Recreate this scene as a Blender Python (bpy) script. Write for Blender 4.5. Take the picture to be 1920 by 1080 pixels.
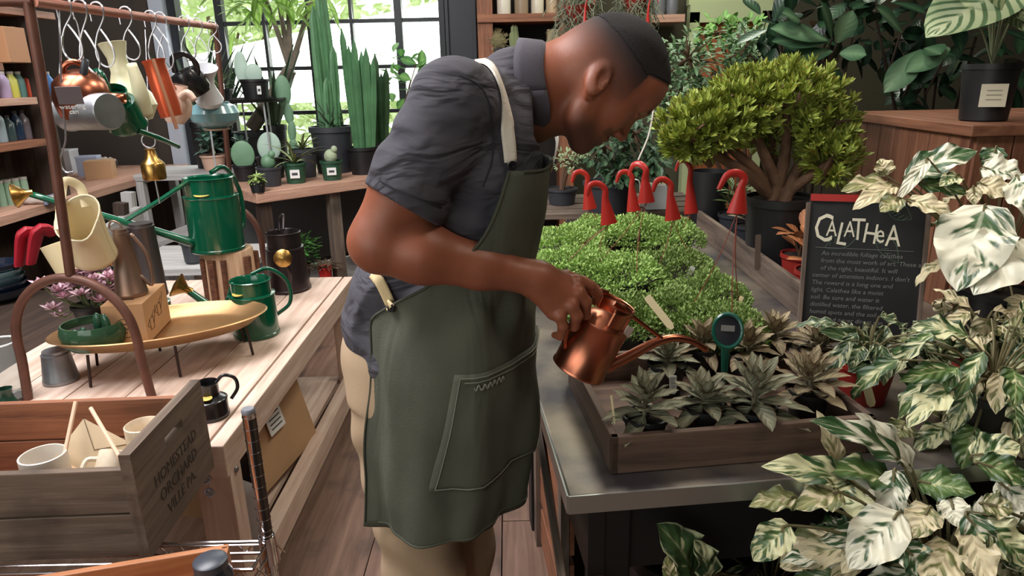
import bpy, math, random
import numpy as np
from mathutils import Vector, Matrix, Euler, noise as mnoise
for _o in list(bpy.data.objects): bpy.data.objects.remove(_o)
SC = bpy.context.scene
COL = SC.collection
random.seed(7)
R = math.radians
# ---------------------------------------------------------------- camera
F = 1300.0
CAM = Vector((0.0, 0.0, 1.45))
_d = Vector((90, -4225, -1300)).normalized()
_z = -_d
_f = Vector((0, 0, -1))
_y = (_f - _f.dot(_z) * _z).normalized()
_x = _y.cross(_z)
RW = Matrix((_x, _y, _z))                    # world = RW @ camera space
cam = bpy.data.objects.new('camera', bpy.data.cameras.new('camera'))
COL.objects.link(cam)
cam.data.sensor_width = 36.0
cam.data.lens = F / 1920.0 * 36.0
cam.data.clip_start = 0.05
cam.matrix_world = Matrix.Translation(CAM) @ RW.to_4x4()
SC.camera = cam
# ---------------------------------------------------------------- light and exposure
SC.view_settings.view_transform = 'Standard'
SC.view_settings.look = 'None'
SC.view_settings.gamma = 1.0
SC.view_settings.use_curve_mapping = False
SC.view_settings.exposure = 0.0
SC.cycles.use_denoising = True
SC.cycles.max_bounces = 6
SC.cycles.diffuse_bounces = 3
SC.cycles.glossy_bounces = 3
SC.cycles.transmission_bounces = 6
SC.cycles.sample_clamp_indirect = 6.0
W = bpy.data.worlds.new('daylight'); SC.world = W
W.use_nodes = True
_bg = W.node_tree.nodes['Background']
_bg.inputs['Color'].default_value = (0.93, 1.0, 0.93, 1)
_bg.inputs['Strength'].default_value = 2.5

def area(name, loc, target, sx, sy, power, color):
    l = bpy.data.lights.new(name, 'AREA'); l.shape = 'RECTANGLE'
    l.size = sx; l.size_y = sy; l.energy = power; l.color = color
    o = bpy.data.objects.new(name, l); COL.objects.link(o)
    o.location = loc
    o.rotation_euler = (Vector(target) - Vector(loc)).to_track_quat('-Z', 'Y').to_euler()
    return o
area('bench_overhead_fill', (-1.55, 1.5, 3.2), (-1.35, 2.0, 0.6), 1.3, 2.2, 128, (1.0, 0.97, 1.0))  # added area light that brightens the left benches, no real skylight known
area('shop_window_daylight', (-2.55, -1.0, 2.1), (0.4, 1.5, 0.9), 1.8, 1.2, 14, (1.0, 0.93, 0.87))
area('ceiling_lamp_glow', (1.2, 0.7, 3.0), (0.9, 1.4, 0.8), 0.5, 0.5, 13, (1.0, 0.86, 0.72))  # added fill over the front of the right table, no actual lamp there
area('moss_table_fill', (0.7, 2.4, 3.1), (0.6, 2.2, 0.8), 0.5, 0.5, 26, (1.0, 0.95, 0.82))  # added from above to brighten the sedum pots, not a real lamp
area('rear_plants_fill', (1.0, 4.2, 3.0), (0.9, 4.0, 0.8), 0.8, 0.8, 24, (0.95, 1.0, 0.85))  # added fill for the plants at the back, no lamp hangs here
area('garden_window_daylight', (-1.2, 5.45, 2.0), (-1.0, 3.0, 0.9), 2.4, 1.6, 42, (0.97, 1.0, 0.98))

# ---------------------------------------------------------------- pixel helpers (photo 1920x1080)
def ray(px, py): return RW @ Vector(((px - 960) / F, (540 - py) / F, -1.0))
def Zp(px, py, z):
    r = ray(px, py); return CAM + r * ((z - CAM.z) / r.z)
def Yp(px, py, Y):
    r = ray(px, py); return CAM + r * (Y / r.y)
def Xp(px, py, X):
    r = ray(px, py); return CAM + r * (X / r.x)
def ppm(p):                                   # pixels per metre at a point
    v = RW.transposed() @ (Vector(p) - CAM); return F / -v.z

# ---------------------------------------------------------------- materials
MT = {}
def lin(c):
    return tuple(((v / 255) / 12.92 if v / 255 <= 0.04045 else ((v / 255 + 0.055) / 1.055) ** 2.4) for v in c)
def mat(name, rgb, rough=0.5, metal=0.0, var=0.0, vscale=8.0, bump=0.0, bscale=60.0, coat=0.0, spec=None, rgb2=None, trans=0.0, emit=None, aniso=None):
    if name in MT: return MT[name]
    m = bpy.data.materials.new(name); m.use_nodes = True; MT[name] = m
    nt = m.node_tree; N = nt.nodes; L = nt.links; b = N['Principled BSDF']
    c = lin(rgb)
    b.inputs['Base Color'].default_value = (*c, 1)
    b.inputs['Roughness'].default_value = rough
    b.inputs['Metallic'].default_value = metal
    if spec is not None: b.inputs['Specular IOR Level'].default_value = spec
    if coat: b.inputs['Coat Weight'].default_value = coat; b.inputs['Coat Roughness'].default_value = 0.08
    if trans: b.inputs['Transmission Weight'].default_value = trans
    if emit: b.inputs['Emission Color'].default_value = (*lin(emit[0]), 1); b.inputs['Emission Strength'].default_value = emit[1]
    tc = N.new('ShaderNodeTexCoord')
    if var > 0 or rgb2:
        n = N.new('ShaderNodeTexNoise'); n.inputs['Scale'].default_value = vscale; n.inputs['Detail'].default_value = 5
        L.new(tc.outputs['Object'], n.inputs['Vector'])
        r = N.new('ShaderNodeValToRGB'); L.new(n.outputs['Fac'], r.inputs['Fac'])
        c2 = lin(rgb2) if rgb2 else tuple(min(1, v * (1 + var)) for v in c)
        c1 = c if rgb2 else tuple(v * (1 - var) for v in c)
        r.color_ramp.elements[0].position = 0.35; r.color_ramp.elements[1].position = 0.65
        r.color_ramp.elements[0].color = (*c1, 1); r.color_ramp.elements[1].color = (*c2, 1)
        L.new(r.outputs['Color'], b.inputs['Base Color'])
    if bump > 0:
        n2 = N.new('ShaderNodeTexNoise'); n2.inputs['Scale'].default_value = bscale; n2.inputs['Detail'].default_value = 4
        L.new(tc.outputs['Object'], n2.inputs['Vector'])
        bp = N.new('ShaderNodeBump'); bp.inputs['Strength'].default_value = bump; bp.inputs['Distance'].default_value = 0.01
        L.new(n2.outputs['Fac'], bp.inputs['Height']); L.new(bp.outputs['Normal'], b.inputs['Normal'])
    return m
def wood(name, a, b_, rough=0.65, scale=1.0, stain=0.0, bump=0.35, stainc=(45, 38, 34)):
    """grain runs along UV x (metres)"""
    if name in MT: return MT[name]
    m = bpy.data.materials.new(name); m.use_nodes = True; MT[name] = m
    nt = m.node_tree; N = nt.nodes; L = nt.links; p = N['Principled BSDF']; p.inputs['Roughness'].default_value = rough
    uv = N.new('ShaderNodeTexCoord')
    mp = N.new('ShaderNodeMapping'); mp.inputs['Scale'].default_value = (3.0 * scale, 45.0 * scale, 1)
    L.new(uv.outputs['UV'], mp.inputs['Vector'])
    n = N.new('ShaderNodeTexNoise'); n.inputs['Scale'].default_value = 1.0; n.inputs['Detail'].default_value = 6; n.inputs['Roughness'].default_value = 0.62
    n.inputs['Distortion'].default_value = 0.6
    L.new(mp.outputs['Vector'], n.inputs['Vector'])
    r = N.new('ShaderNodeValToRGB'); L.new(n.outputs['Fac'], r.inputs['Fac'])
    r.color_ramp.elements[0].position = 0.3; r.color_ramp.elements[1].position = 0.7
    r.color_ramp.elements[0].color = (*lin(a), 1); r.color_ramp.elements[1].color = (*lin(b_), 1)
    out = r.outputs['Color']
    if stain > 0:
        n3 = N.new('ShaderNodeTexNoise'); n3.inputs['Scale'].default_value = 5.0; n3.inputs['Detail'].default_value = 5
        L.new(uv.outputs['UV'], n3.inputs['Vector'])
        r3 = N.new('ShaderNodeMapRange'); r3.inputs['From Min'].default_value = 0.52; r3.inputs['From Max'].default_value = 0.72; r3.inputs['To Max'].default_value = stain
        L.new(n3.outputs['Fac'], r3.inputs['Value'])
        mx = N.new('ShaderNodeMix'); mx.data_type = 'RGBA'; L.new(r3.outputs['Result'], mx.inputs['Factor'])
        L.new(out, mx.inputs['A']); mx.inputs['B'].default_value = (*lin(stainc), 1)
        out = mx.outputs['Result']
    L.new(out, p.inputs['Base Color'])
    bp = N.new('ShaderNodeBump'); bp.inputs['Strength'].default_value = bump; bp.inputs['Distance'].default_value = 0.004
    L.new(n.outputs['Fac'], bp.inputs['Height']); L.new(bp.outputs['Normal'], p.inputs['Normal'])
    return m
def leafmat(name, edge, mid, rough=0.4, patch=None, thr=0.5, vein=1.0, back=None, soft=0.06, trans=0.0, stripe=0, rim=None, bump=.35):
    """leaf blades: U = leaf index + across, V = along.  patch = second colour in vein-following blotches"""
    if name in MT: return MT[name]
    m = bpy.data.materials.new(name); m.use_nodes = True; MT[name] = m
    nt = m.node_tree; N = nt.nodes; L = nt.links; p = N['Principled BSDF']; p.inputs['Roughness'].default_value = rough
    tc = N.new('ShaderNodeTexCoord'); sp = N.new('ShaderNodeSeparateXYZ'); L.new(tc.outputs['UV'], sp.inputs[0])
    def M(op, a, b=None, c=None):
        n = N.new('ShaderNodeMath'); n.operation = op
        for i, v in enumerate((a, b, c)):
            if v is None: continue
            if isinstance(v, (int, float)): n.inputs[i].default_value = v
            else: L.new(v, n.inputs[i])
        return n.outputs[0]
    fr = M('FRACT', sp.outputs['X']); idx = M('FLOOR', sp.outputs['X'])
    a = M('MULTIPLY', M('ABSOLUTE', M('SUBTRACT', fr, 0.5)), 2.0)
    v = sp.outputs['Y']
    def mix(f, A, B):
        x = N.new('ShaderNodeMix'); x.data_type = 'RGBA'
        L.new(f, x.inputs['Factor'])
        for key, val in (('A', A), ('B', B)):
            if isinstance(val, tuple): x.inputs[key].default_value = (*lin(val), 1)
            else: L.new(val, x.inputs[key])
        return x.outputs['Result']
    def sstep(val, lo, hi):
        r = N.new('ShaderNodeMapRange'); r.interpolation_type = 'SMOOTHSTEP'
        L.new(val, r.inputs['Value']); r.inputs['From Min'].default_value = lo; r.inputs['From Max'].default_value = hi
        return r.outputs['Result']
    rnd = N.new('ShaderNodeTexWhiteNoise'); rnd.noise_dimensions = '1D'; L.new(idx, rnd.inputs['W'])
    base = mix(sstep(M('ADD', a, M('MULTIPLY', rnd.outputs['Value'], 0.5)), 0.0, 1.2), mid, edge)
    vv = M('SUBTRACT', M('MULTIPLY', v, 7.0), M('MULTIPLY', a, 2.2))
    if patch:
        cb = N.new('ShaderNodeCombineXYZ'); L.new(vv, cb.inputs[0]); L.new(M('MULTIPLY', fr, 2.6), cb.inputs[1]); L.new(M('MULTIPLY', idx, 3.7), cb.inputs[2])
        n = N.new('ShaderNodeTexNoise'); n.inputs['Scale'].default_value = 1.0; n.inputs['Detail'].default_value = 2.5
        L.new(cb.outputs[0], n.inputs['Vector'])
        val = M('ADD', n.outputs['Fac'], M('MULTIPLY', M('SUBTRACT', rnd.outputs['Value'], 0.5), 0.22))
        base = mix(sstep(val, thr - soft, thr + soft), base, patch)
    if stripe:
        w = M('SINE', M('MULTIPLY', vv, stripe))
        base = mix(sstep(w, 0.1, 0.6), base, back or mid)
    if rim: base = mix(sstep(a, 0.80, 0.92), base, rim)
    if vein > 0:
        base = mix(M('MULTIPLY', M('SUBTRACT', 1.0, sstep(a, 0.03, 0.10)), vein * 0.6), base, mid if not patch else patch)
    L.new(base, p.inputs['Base Color'])
    bp = N.new('ShaderNodeBump'); bp.inputs['Strength'].default_value = bump; bp.inputs['Distance'].default_value = 0.003
    L.new(M('SINE', M('MULTIPLY', vv, 5.0)), bp.inputs['Height']); L.new(bp.outputs['Normal'], p.inputs['Normal'])
    if trans > 0:
        tr = N.new('ShaderNodeBsdfTranslucent'); L.new(base, tr.inputs['Color'])
        mxs = N.new('ShaderNodeMixShader'); mxs.inputs[0].default_value = trans
        L.new(p.outputs[0], mxs.inputs[1]); L.new(tr.outputs[0], mxs.inputs[2])
        L.new(mxs.outputs[0], N['Material Output'].inputs['Surface'])
    return m

def folds(m, scale, strength, stretch=(1, 1, 1), dist=.03):
    """cloth creases as a second bump in front of the material's own"""
    nt = m.node_tree; N = nt.nodes; L = nt.links; b = N['Principled BSDF']
    tc = N.new('ShaderNodeTexCoord'); mp = N.new('ShaderNodeMapping'); mp.inputs['Scale'].default_value = stretch; mp.inputs['Rotation'].default_value = (0, R(32), 0)
    n = N.new('ShaderNodeTexNoise'); n.inputs['Scale'].default_value = scale; n.inputs['Detail'].default_value = 2.5; n.inputs['Distortion'].default_value = 1.4
    L.new(tc.outputs['Object'], mp.inputs['Vector']); L.new(mp.outputs['Vector'], n.inputs['Vector'])
    bp = N.new('ShaderNodeBump'); bp.inputs['Strength'].default_value = strength; bp.inputs['Distance'].default_value = dist
    L.new(n.outputs['Fac'], bp.inputs['Height'])
    old = b.inputs['Normal'].links
    if old: L.new(old[0].from_socket, bp.inputs['Normal'])
    L.new(bp.outputs['Normal'], b.inputs['Normal'])
# ---------------------------------------------------------------- objects
def tag(o, label=None, cat=None, group=None, kind=None):
    if label: o['label'] = label
    if cat: o['category'] = cat
    if group: o['group'] = group
    if kind: o['kind'] = kind
    return o
def thing(name, label, cat, loc=(0, 0, 0), rot=(0, 0, 0), group=None):
    o = bpy.data.objects.new(name, None); COL.objects.link(o)
    o.empty_display_size = 0.05
    o.location = loc
    o.rotation_euler = rot if not isinstance(rot, (int, float)) else (0, 0, rot)
    return tag(o, label, cat, group)
def kids(o): return [c for c in COL.objects if c.parent == o]
def dup(o, loc=None, rot=None, label=None, parent=None, scale=None):
    c = o.copy(); COL.objects.link(c)
    if parent is not None: c.parent = parent
    if loc is not None: c.location = loc
    if rot is not None: c.rotation_euler = rot if not isinstance(rot, (int, float)) else (0, 0, rot)
    if scale is not None: c.scale = (scale,) * 3 if isinstance(scale, (int, float)) else scale
    if label: c['label'] = label
    for k in kids(o): dup(k, parent=c)
    return c

class B:
    def __init__(s): s.v = []; s.f = []; s.uv = []; s.n = 0
    def add(s, vs, fs, uvs=None):
        k = len(s.v); s.v += [tuple(q) for q in vs]
        for i, f in enumerate(fs):
            s.f.append([a + k for a in f])
            s.uv += uvs[i] if uvs else [(0.0, 0.0)] * len(f)
        return s
    def box(s, c, d, rot=None):
        c = Vector(c); h = [x / 2 for x in d]
        if isinstance(rot, (int, float)): rot = Matrix.Rotation(rot, 3, 'Z')
        elif rot is not None and not isinstance(rot, Matrix): rot = Euler(rot).to_matrix()
        P = [Vector((sx * h[0], sy * h[1], sz * h[2])) for sx in (-1, 1) for sy in (-1, 1) for sz in (-1, 1)]
        fs = [(0, 1, 3, 2), (4, 6, 7, 5), (0, 4, 5, 1), (2, 3, 7, 6), (0, 2, 6, 4), (1, 5, 7, 3)]
        la = max(range(3), key=lambda i: d[i]); ox, oy = random.uniform(0, 9), random.uniform(0, 9)
        uvs = []
        for f in fs:
            e = [P[i] for i in f]
            nrm = (e[1] - e[0]).cross(e[2] - e[1]); na = max(range(3), key=lambda i: abs(nrm[i]))
            if na == la: ax = [i for i in range(3) if i != na]; uvs.append([(ox + p[ax[0]] * 6, oy + p[ax[1]] * .6) for p in e])
            else:
                oa = [i for i in range(3) if i not in (na, la)][0]
                uvs.append([(ox + p[la], oy + p[oa] + na * .37) for p in e])
        return s.add([(rot @ p if rot else p) + c for p in P], fs, uvs)
    def beam(s, a, b, w, h, up=(0, 0, 1)):
        a = Vector(a); b = Vector(b); d = b - a; x = d.normalized()
        y = Vector(up).cross(x)
        if y.length < 1e-4: y = Vector((0, 1, 0)).cross(x)
        y.normalize(); z = x.cross(y)
        return s.box((a + b) / 2, (d.length, w, h), Matrix((x, y, z)).transposed())
    def tube(s, pts, r, n=10, cap=True, flat=1.0, upv=None):
        pts = [Vector(p) for p in pts]; m = len(pts)
        rs = r if isinstance(r, (list, tuple)) else [r] * m
        if len(rs) != m: rs = list(np.interp(np.linspace(0, 1, m), np.linspace(0, 1, len(rs)), rs))
        vs = []; T = [(pts[min(i + 1, m - 1)] - pts[max(i - 1, 0)]).normalized() for i in range(m)]
        u = Vector(upv) if upv else (Vector((0, 0, 1)) if abs(T[0].z) < .9 else Vector((1, 0, 0)))
        u = (u - u.dot(T[0]) * T[0]).normalized(); dist = 0; D = []
        for i in range(m):
            u = (u - u.dot(T[i]) * T[i]).normalized(); w = T[i].cross(u)
            if i: dist += (pts[i] - pts[i - 1]).length
            D.append(dist)
            for k in range(n):
                a = 2 * math.pi * k / n
                vs.append(pts[i] + (u * math.cos(a) * flat + w * math.sin(a)) * rs[i])
        fs = []; uvs = []
        for i in range(m - 1):
            for k in range(n):
                k2 = (k + 1) % n
                fs.append((i * n + k, i * n + k2, (i + 1) * n + k2, (i + 1) * n + k))
                uvs.append([(D[i], k / n), (D[i], (k + 1) / n), (D[i + 1], (k + 1) / n), (D[i + 1], k / n)])
        if cap:
            fs.append(tuple(range(n - 1, -1, -1))); uvs.append([(0, 0)] * n)
            fs.append(tuple((m - 1) * n + k for k in range(n))); uvs.append([(0, 0)] * n)
        return s.add(vs, fs, uvs)
    def lathe(s, prof, n=28, c=(0, 0, 0), sx=1.0, sy=1.0, rot=None, cap0=False, cap1=False):
        c = Vector(c); vs = []
        for (r, z) in prof:
            for k in range(n):
                a = 2 * math.pi * k / n; p = Vector((math.cos(a) * r * sx, math.sin(a) * r * sy, z))
                vs.append((rot @ p if rot else p) + c)
        fs = []; uvs = []
        for i in range(len(prof) - 1):
            for k in range(n):
                k2 = (k + 1) % n
                fs.append((i * n + k, i * n + k2, (i + 1) * n + k2, (i + 1) * n + k))
                uvs.append([(prof[i][1], k / n), (prof[i][1], (k + 1) / n), (prof[i + 1][1], (k + 1) / n), (prof[i + 1][1], k / n)])
        if cap0: fs.append(tuple(range(n - 1, -1, -1))); uvs.append([(vs[k][0], vs[k][1]) for k in range(n - 1, -1, -1)])
        if cap1: q = (len(prof) - 1) * n; fs.append(tuple(q + k for k in range(n))); uvs.append([(vs[q + k][0], vs[q + k][1]) for k in range(n)])
        return s.add(vs, fs, uvs)
    def ball(s, c, r, n=12, m=8, rot=None):
        r = (r, r, r) if isinstance(r, (int, float)) else r
        vs = []; c = Vector(c)
        for i in range(m + 1):
            t = math.pi * i / m
            for k in range(n):
                a = 2 * math.pi * k / n
                p = Vector((r[0] * math.sin(t) * math.cos(a), r[1] * math.sin(t) * math.sin(a), r[2] * math.cos(t)))
                vs.append((rot @ p if rot else p) + c)
        fs = [(i * n + k, (i + 1) * n + k, (i + 1) * n + (k + 1) % n, i * n + (k + 1) % n) for i in range(m) for k in range(n)]
        return s.add(vs, fs)
    def grid(s, P, uvf=None, closed=False):
        m = len(P); n = len(P[0]); vs = [p for row in P for p in row]; fs = []; uvs = []
        for i in range(m - 1):
            for j in range(n - 1 + (1 if closed else 0)):
                j2 = (j + 1) % n
                fs.append((i * n + j, i * n + j2, (i + 1) * n + j2, (i + 1) * n + j))
                uvs.append([(j / (n - 1), i / (m - 1)), ((j + 1) / (n - 1), i / (m - 1)), ((j + 1) / (n - 1), (i + 1) / (m - 1)), (j / (n - 1), (i + 1) / (m - 1))])
        return s.add(vs, fs, uvs)
    def leaf(s, base, d, L, w, up=(0, 0, 1), droop=0.3, fold=0.25, nu=4, nv=7, shape=0, wave=0.0, twist=0.0, petiole=0.0, curl=0.0):
        """blade from base along d; up = side the top face looks to; droop bends the tip away from up"""
        base = Vector(base); d = Vector(d).normalized(); up = Vector(up)
        up = up - up.dot(d) * d
        if up.length < 1e-3: up = Vector((1, 0, 0)) - d.x * d
        up.normalize(); side = d.cross(up); s.n += 1; ph = random.uniform(0, 6.28)
        rows = []; p = base.copy(); cd = d.copy(); cu = up.copy(); step = L / nv; q = Matrix.Rotation(-droop / nv, 3, side)
        tw = twist / nv
        for i in range(nv + 1):
            t = i / nv
            if t < petiole: wd = 0.03 * w
            else:
                tt = (t - petiole) / (1 - petiole)
                if shape == 0: wd = w * (math.sin(math.pi * tt ** 0.8) ** 0.75 if 0 < tt < 1 else 0.0)
                elif shape == 1: wd = w * (math.sin(math.pi * min(1, tt * .93 + .07) ** 1.25) ** .8 if tt < 1 else 0.0)   # widest near the tip
                elif shape == 2: wd = w * (1 - tt) ** .7 * (1 if tt > .05 else .8)                      # strap
                else: wd = w * (math.sin(math.pi * tt ** 0.62) ** 0.8 if 0 < tt < 1 else 0)              # widest near base
                wd = max(wd, 0.012 * w)
            row = []
            for j in range(nu + 1):
                u = j / nu * 2 - 1
                wv = wave * wd * math.sin(t * 17 + ph + (0 if u < 0 else 1.9)) * abs(u) ** 1.5
                row.append(p + side * (u * wd / 2 * (1 - curl * abs(u) * .4)) + cu * (abs(u) * fold * wd / 2 - (u * u) * curl * wd * .4 + wv))
            rows.append(row)
            p = p + cd * step
            cd = q @ cd; cu = q @ cu
            if tw: T = Matrix.Rotation(tw, 3, cd); side = T @ side; cu = T @ cu; q = Matrix.Rotation(-droop / nv, 3, side)
        vs = [a for r_ in rows for a in r_]; n = nu + 1; fs = []; uvs = []
        for i in range(nv):
            for j in range(nu):
                fs.append((i * n + j, i * n + j + 1, (i + 1) * n + j + 1, (i + 1) * n + j))
                a0 = s.n + .01 + .98 * j / nu; a1 = s.n + .01 + .98 * (j + 1) / nu
                uvs.append([(a0, i / nv), (a1, i / nv), (a1, (i + 1) / nv), (a0, (i + 1) / nv)])
        s.add(vs, fs, uvs)
        return p
    def out(s, name, m, parent=None, smooth=True, bevel=0.0, solid=0.0, sub=0, loc=None, rot=None, angle=40):
        me = bpy.data.meshes.new(name); me.from_pydata(s.v, [], s.f)
        uvl = me.uv_layers.new(name='UVMap'); uvl.data.foreach_set('uv', [c for t in s.uv for c in t])
        me.materials.append(m)
        if smooth:
            me.polygons.foreach_set('use_smooth', [True] * len(me.polygons))
            if angle < 180:
                try: me.set_sharp_from_angle(angle=R(angle))
                except Exception: pass
        o = bpy.data.objects.new(name, me); COL.objects.link(o)
        if parent is not None: o.parent = parent
        if loc is not None: o.location = loc
        if rot is not None: o.rotation_euler = rot
        if solid: md = o.modifiers.new('s', 'SOLIDIFY'); md.thickness = solid; md.offset = 0
        if bevel:
            md = o.modifiers.new('b', 'BEVEL'); md.width = bevel; md.segments = 2; md.limit_method = 'ANGLE'; md.angle_limit = R(40)
        if sub: md = o.modifiers.new('u', 'SUBSURF'); md.levels = sub; md.render_levels = sub
        return o
def spline(pts, n=24):
    P = [Vector(p) for p in pts]; P = [P[0] * 2 - P[1]] + P + [P[-1] * 2 - P[-2]]; out = []; m = len(P) - 3
    for i in range(n + 1):
        t = i / n * m; k = min(int(t), m - 1); t -= k; a, b, c, d = P[k:k + 4]
        out.append(0.5 * ((2 * b) + (c - a) * t + (2 * a - 5 * b + 4 * c - d) * t * t + (3 * b - a - 3 * c + d) * t ** 3))
    return out
def text(name, body, size, m, parent, loc, rot, depth=0.0006, align='CENTER', shear=0.0, space=1.0):
    cu = bpy.data.curves.new(name, 'FONT'); cu.body = body; cu.size = size; cu.extrude = depth; cu.align_x = align; cu.shear = shear
    cu.space_character = space; cu.resolution_u = 2
    t = bpy.data.objects.new(name, cu); COL.objects.link(t)
    me = bpy.data.meshes.new_from_object(t.evaluated_get(bpy.context.evaluated_depsgraph_get()))
    bpy.data.objects.remove(t)
    o = bpy.data.objects.new(name, me); COL.objects.link(o); me.materials.append(m)
    o.parent = parent; o.location = loc; o.rotation_euler = rot
    return o
# common materials
M_soil = mat('soil', (38, 30, 25), .95, bump=.8, bscale=90, var=.4, vscale=60)
M_blackpot = mat('black_plastic', (26, 26, 28), .45)
M_darkpot = mat('charcoal_pot_plastic', (52, 54, 60), .5)
M_greenpot = mat('green_pot_plastic', (42, 78, 58), .45)
M_redpot = mat('terracotta_red_plastic', (150, 42, 34), .5)
M_tagw = mat('white_tag_card', (225, 225, 222), .6)
M_ink = mat('dark_print', (60, 62, 66), .7)
M_steel = mat('galvanised_zinc', (150, 152, 156), .42, .85, var=.18, vscale=14)
M_chrome = mat('chrome', (205, 205, 210), .12, 1.0)
M_copper = mat('polished_copper', (188, 116, 90), .3, 1.0, var=.12, vscale=9)
M_brass = mat('brass', (190, 150, 86), .3, 1.0, var=.1)
M_green = mat('green_enamel', (4, 84, 58), .22, 0, coat=.7)
M_cream = mat('cream_enamel', (226, 208, 168), .4, 0, coat=.2)
M_white = mat('white_enamel', (222, 222, 228), .3, coat=.3)
M_black = mat('black_enamel', (22, 21, 23), .28, coat=.4)
M_darkcan = mat('dark_bronze', (62, 54, 56), .32, .7)
M_labelyel = mat('yellow_sticker', (214, 190, 96), .5)
M_wire = mat('zinc_wire', (190, 190, 196), .3, .9)
M_board = mat('cardboard', (178, 140, 104), .85, bump=.08, var=.05, vscale=5)
M_lightwood = wood('pale_pine', (192, 160, 142), (232, 208, 192), .6, .8, stain=.25, stainc=(150, 118, 98))
M_greywood = wood('weathered_grey_wood', (74, 62, 54), (128, 110, 96), .8, 1, stain=.7, stainc=(38, 30, 27))
M_redwood = wood('warm_brown_wood', (104, 62, 42), (160, 104, 74), .6, 1, stain=.3)
M_shelfwood = wood('pinkish_shelf_wood', (160, 116, 96), (206, 164, 142), .6, 1)
M_darkwood = wood('dark_stained_wood', (40, 30, 26), (72, 54, 44), .6, 1)
# ================================================================ the room
def struct(name, b, m, **k): return tag(b.out(name, m, smooth=False, **k), kind='structure')
WY = 5.5
# floor: wide worn planks running away from the camera, with one cross joint
def floormat():
    m = wood('worn_floor_planks', (92, 66, 54), (138, 108, 92), .62, .6, stain=.85, stainc=(44, 36, 34), bump=.2)
    return m
fb = B()
for i in range(20):
    x = -4.1 + i * .42 + .06
    ys = sorted([-2.2, WY + .2] + [(-1.3 + (i * 1.37) % 3.1), (2.02 + .9 * ((i * 7) % 3 - 1))])
    for a, b_ in zip(ys[:-1], ys[1:]):
        fb.box((x, (a + b_) / 2, -.02), (.416, b_ - a - .004, .04))
struct('floor', fb, floormat())
ub = B(); ub.box((0, 1.65, -.06), (8.8, 7.9, .03)); struct('floor_under', ub, mat('floor_gap', (30, 24, 22), .9))
M_wall = mat('taupe_wall', (74, 66, 60), .85, var=.08, vscale=3)
M_wdark = mat('dark_wall', (40, 36, 34), .85, var=.1, vscale=3)
M_frame = mat('black_window_frame', (30, 32, 38), .45)
M_ceil = mat('pale_ceiling', (176, 170, 160), .9)
xl = Yp(322, 40, WY).x; xr = Yp(834, 40, WY).x
zs = .55; zt = 2.95
b = B(); b.box(((-4.3 + xl) / 2, WY + .08, 1.65), (4.3 + xl, .16, 3.5)); struct('wall_back_left', b, M_wall)
b = B(); b.box(((xl + xr) / 2, WY + .08, (zs - .1) / 2), (xr - xl, .16, zs + .1)); struct('wall_back_sill', b, M_wall)
b = B(); b.box(((xl + xr) / 2, WY + .08, (zt + 3.4) / 2), (xr - xl, .16, 3.4 - zt)); struct('wall_back_head', b, M_wall)
b = B(); b.box(((xr + 4.3) / 2, WY + .08, 1.65), (4.3 - xr, .16, 3.5)); struct('wall_back_right', b, mat('olive_wall', (70, 66, 50), .85))
b = B(); b.box((-4.2, 1.65, 1.65), (.16, 7.8, 3.5)); struct('wall_left', b, M_wdark)
b = B(); b.box((4.2, 1.65, 1.65), (.16, 7.8, 3.5)); struct('wall_right', b, M_wdark)
b = B(); b.box((0, -2.2, .35), (8.4, .16, .9)); b.box((0, -2.2, 3.05), (8.4, .16, .7)); b.box((-3.9, -2.2, 1.75), (.7, .16, 1.95)); b.box((1.9, -2.2, 1.75), (4.7, .16, 1.95)); struct('wall_front', b, M_wall)
b = B()  # unseen ceiling with an added opening for the overhead fill above the left benches
b.box((-3.28, 1.65, 3.44), (2.0, 7.8, .1)); b.box((1.7, 1.65, 3.44), (5.0, 7.8, .1)); b.box((-1.54, -1.0, 3.44), (1.48, 2.5, .1)); b.box((-1.54, 4.3, 3.44), (1.48, 2.6, .1))
struct('ceiling', b, M_ceil)
# steel framed garden window
cx = [Yp(q, 45, WY).x for q in (415, 497, 585, 660, 748)]
wide = [.055, .022, .06, .022, .055]
b = B()
b.box((xl + .03, WY, (zs + zt) / 2), (.06, .1, zt - zs)); b.box((xr - .02, WY, (zs + zt) / 2), (.04, .1, zt - zs))
b.box(((xl + xr) / 2, WY, zs + .03), (xr - xl, .1, .06)); b.box(((xl + xr) / 2, WY, zt - .03), (xr - xl, .1, .06))
for x, w in zip(cx, wide): b.box((x, WY, (zs + zt) / 2), (w, .07, zt - zs))
zb = Yp(660, 40, WY).z; dz = zb - Yp(660, 126, WY).z
z = zb
while z > zs + .1: b.box(((xl + xr) / 2, WY, z), (xr - xl, .05, .028)); z -= dz
z = zb + dz
while z < zt - .1: b.box(((xl + xr) / 2, WY, z), (xr - xl, .05, .028)); z += dz
wf = struct('window_1', b, M_frame)
g = B(); g.box(((xl + xr) / 2, WY + .02, (zs + zt) / 2), (xr - xl - .05, .006, zt - zs - .05))
gm = mat('window_glass', (255, 255, 255), .0, trans=1.0); gm.node_tree.nodes['Principled BSDF'].inputs['IOR'].default_value = 1.02
tag(g.out('window_pane', gm, wf, smooth=False), kind='structure')
b = B(); b.box((xl - .05, WY - .06, (zs + zt) / 2), (.1, .12, zt - zs)); struct('trim_1', b, mat('pale_window_reveal', (196, 202, 216), .6))
b = B(); b.box((xl - .16, WY - .05, (zs + zt) / 2), (.09, .1, zt - zs)); struct('trim_2', b, mat('brown_reveal', (70, 60, 52), .7))
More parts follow.
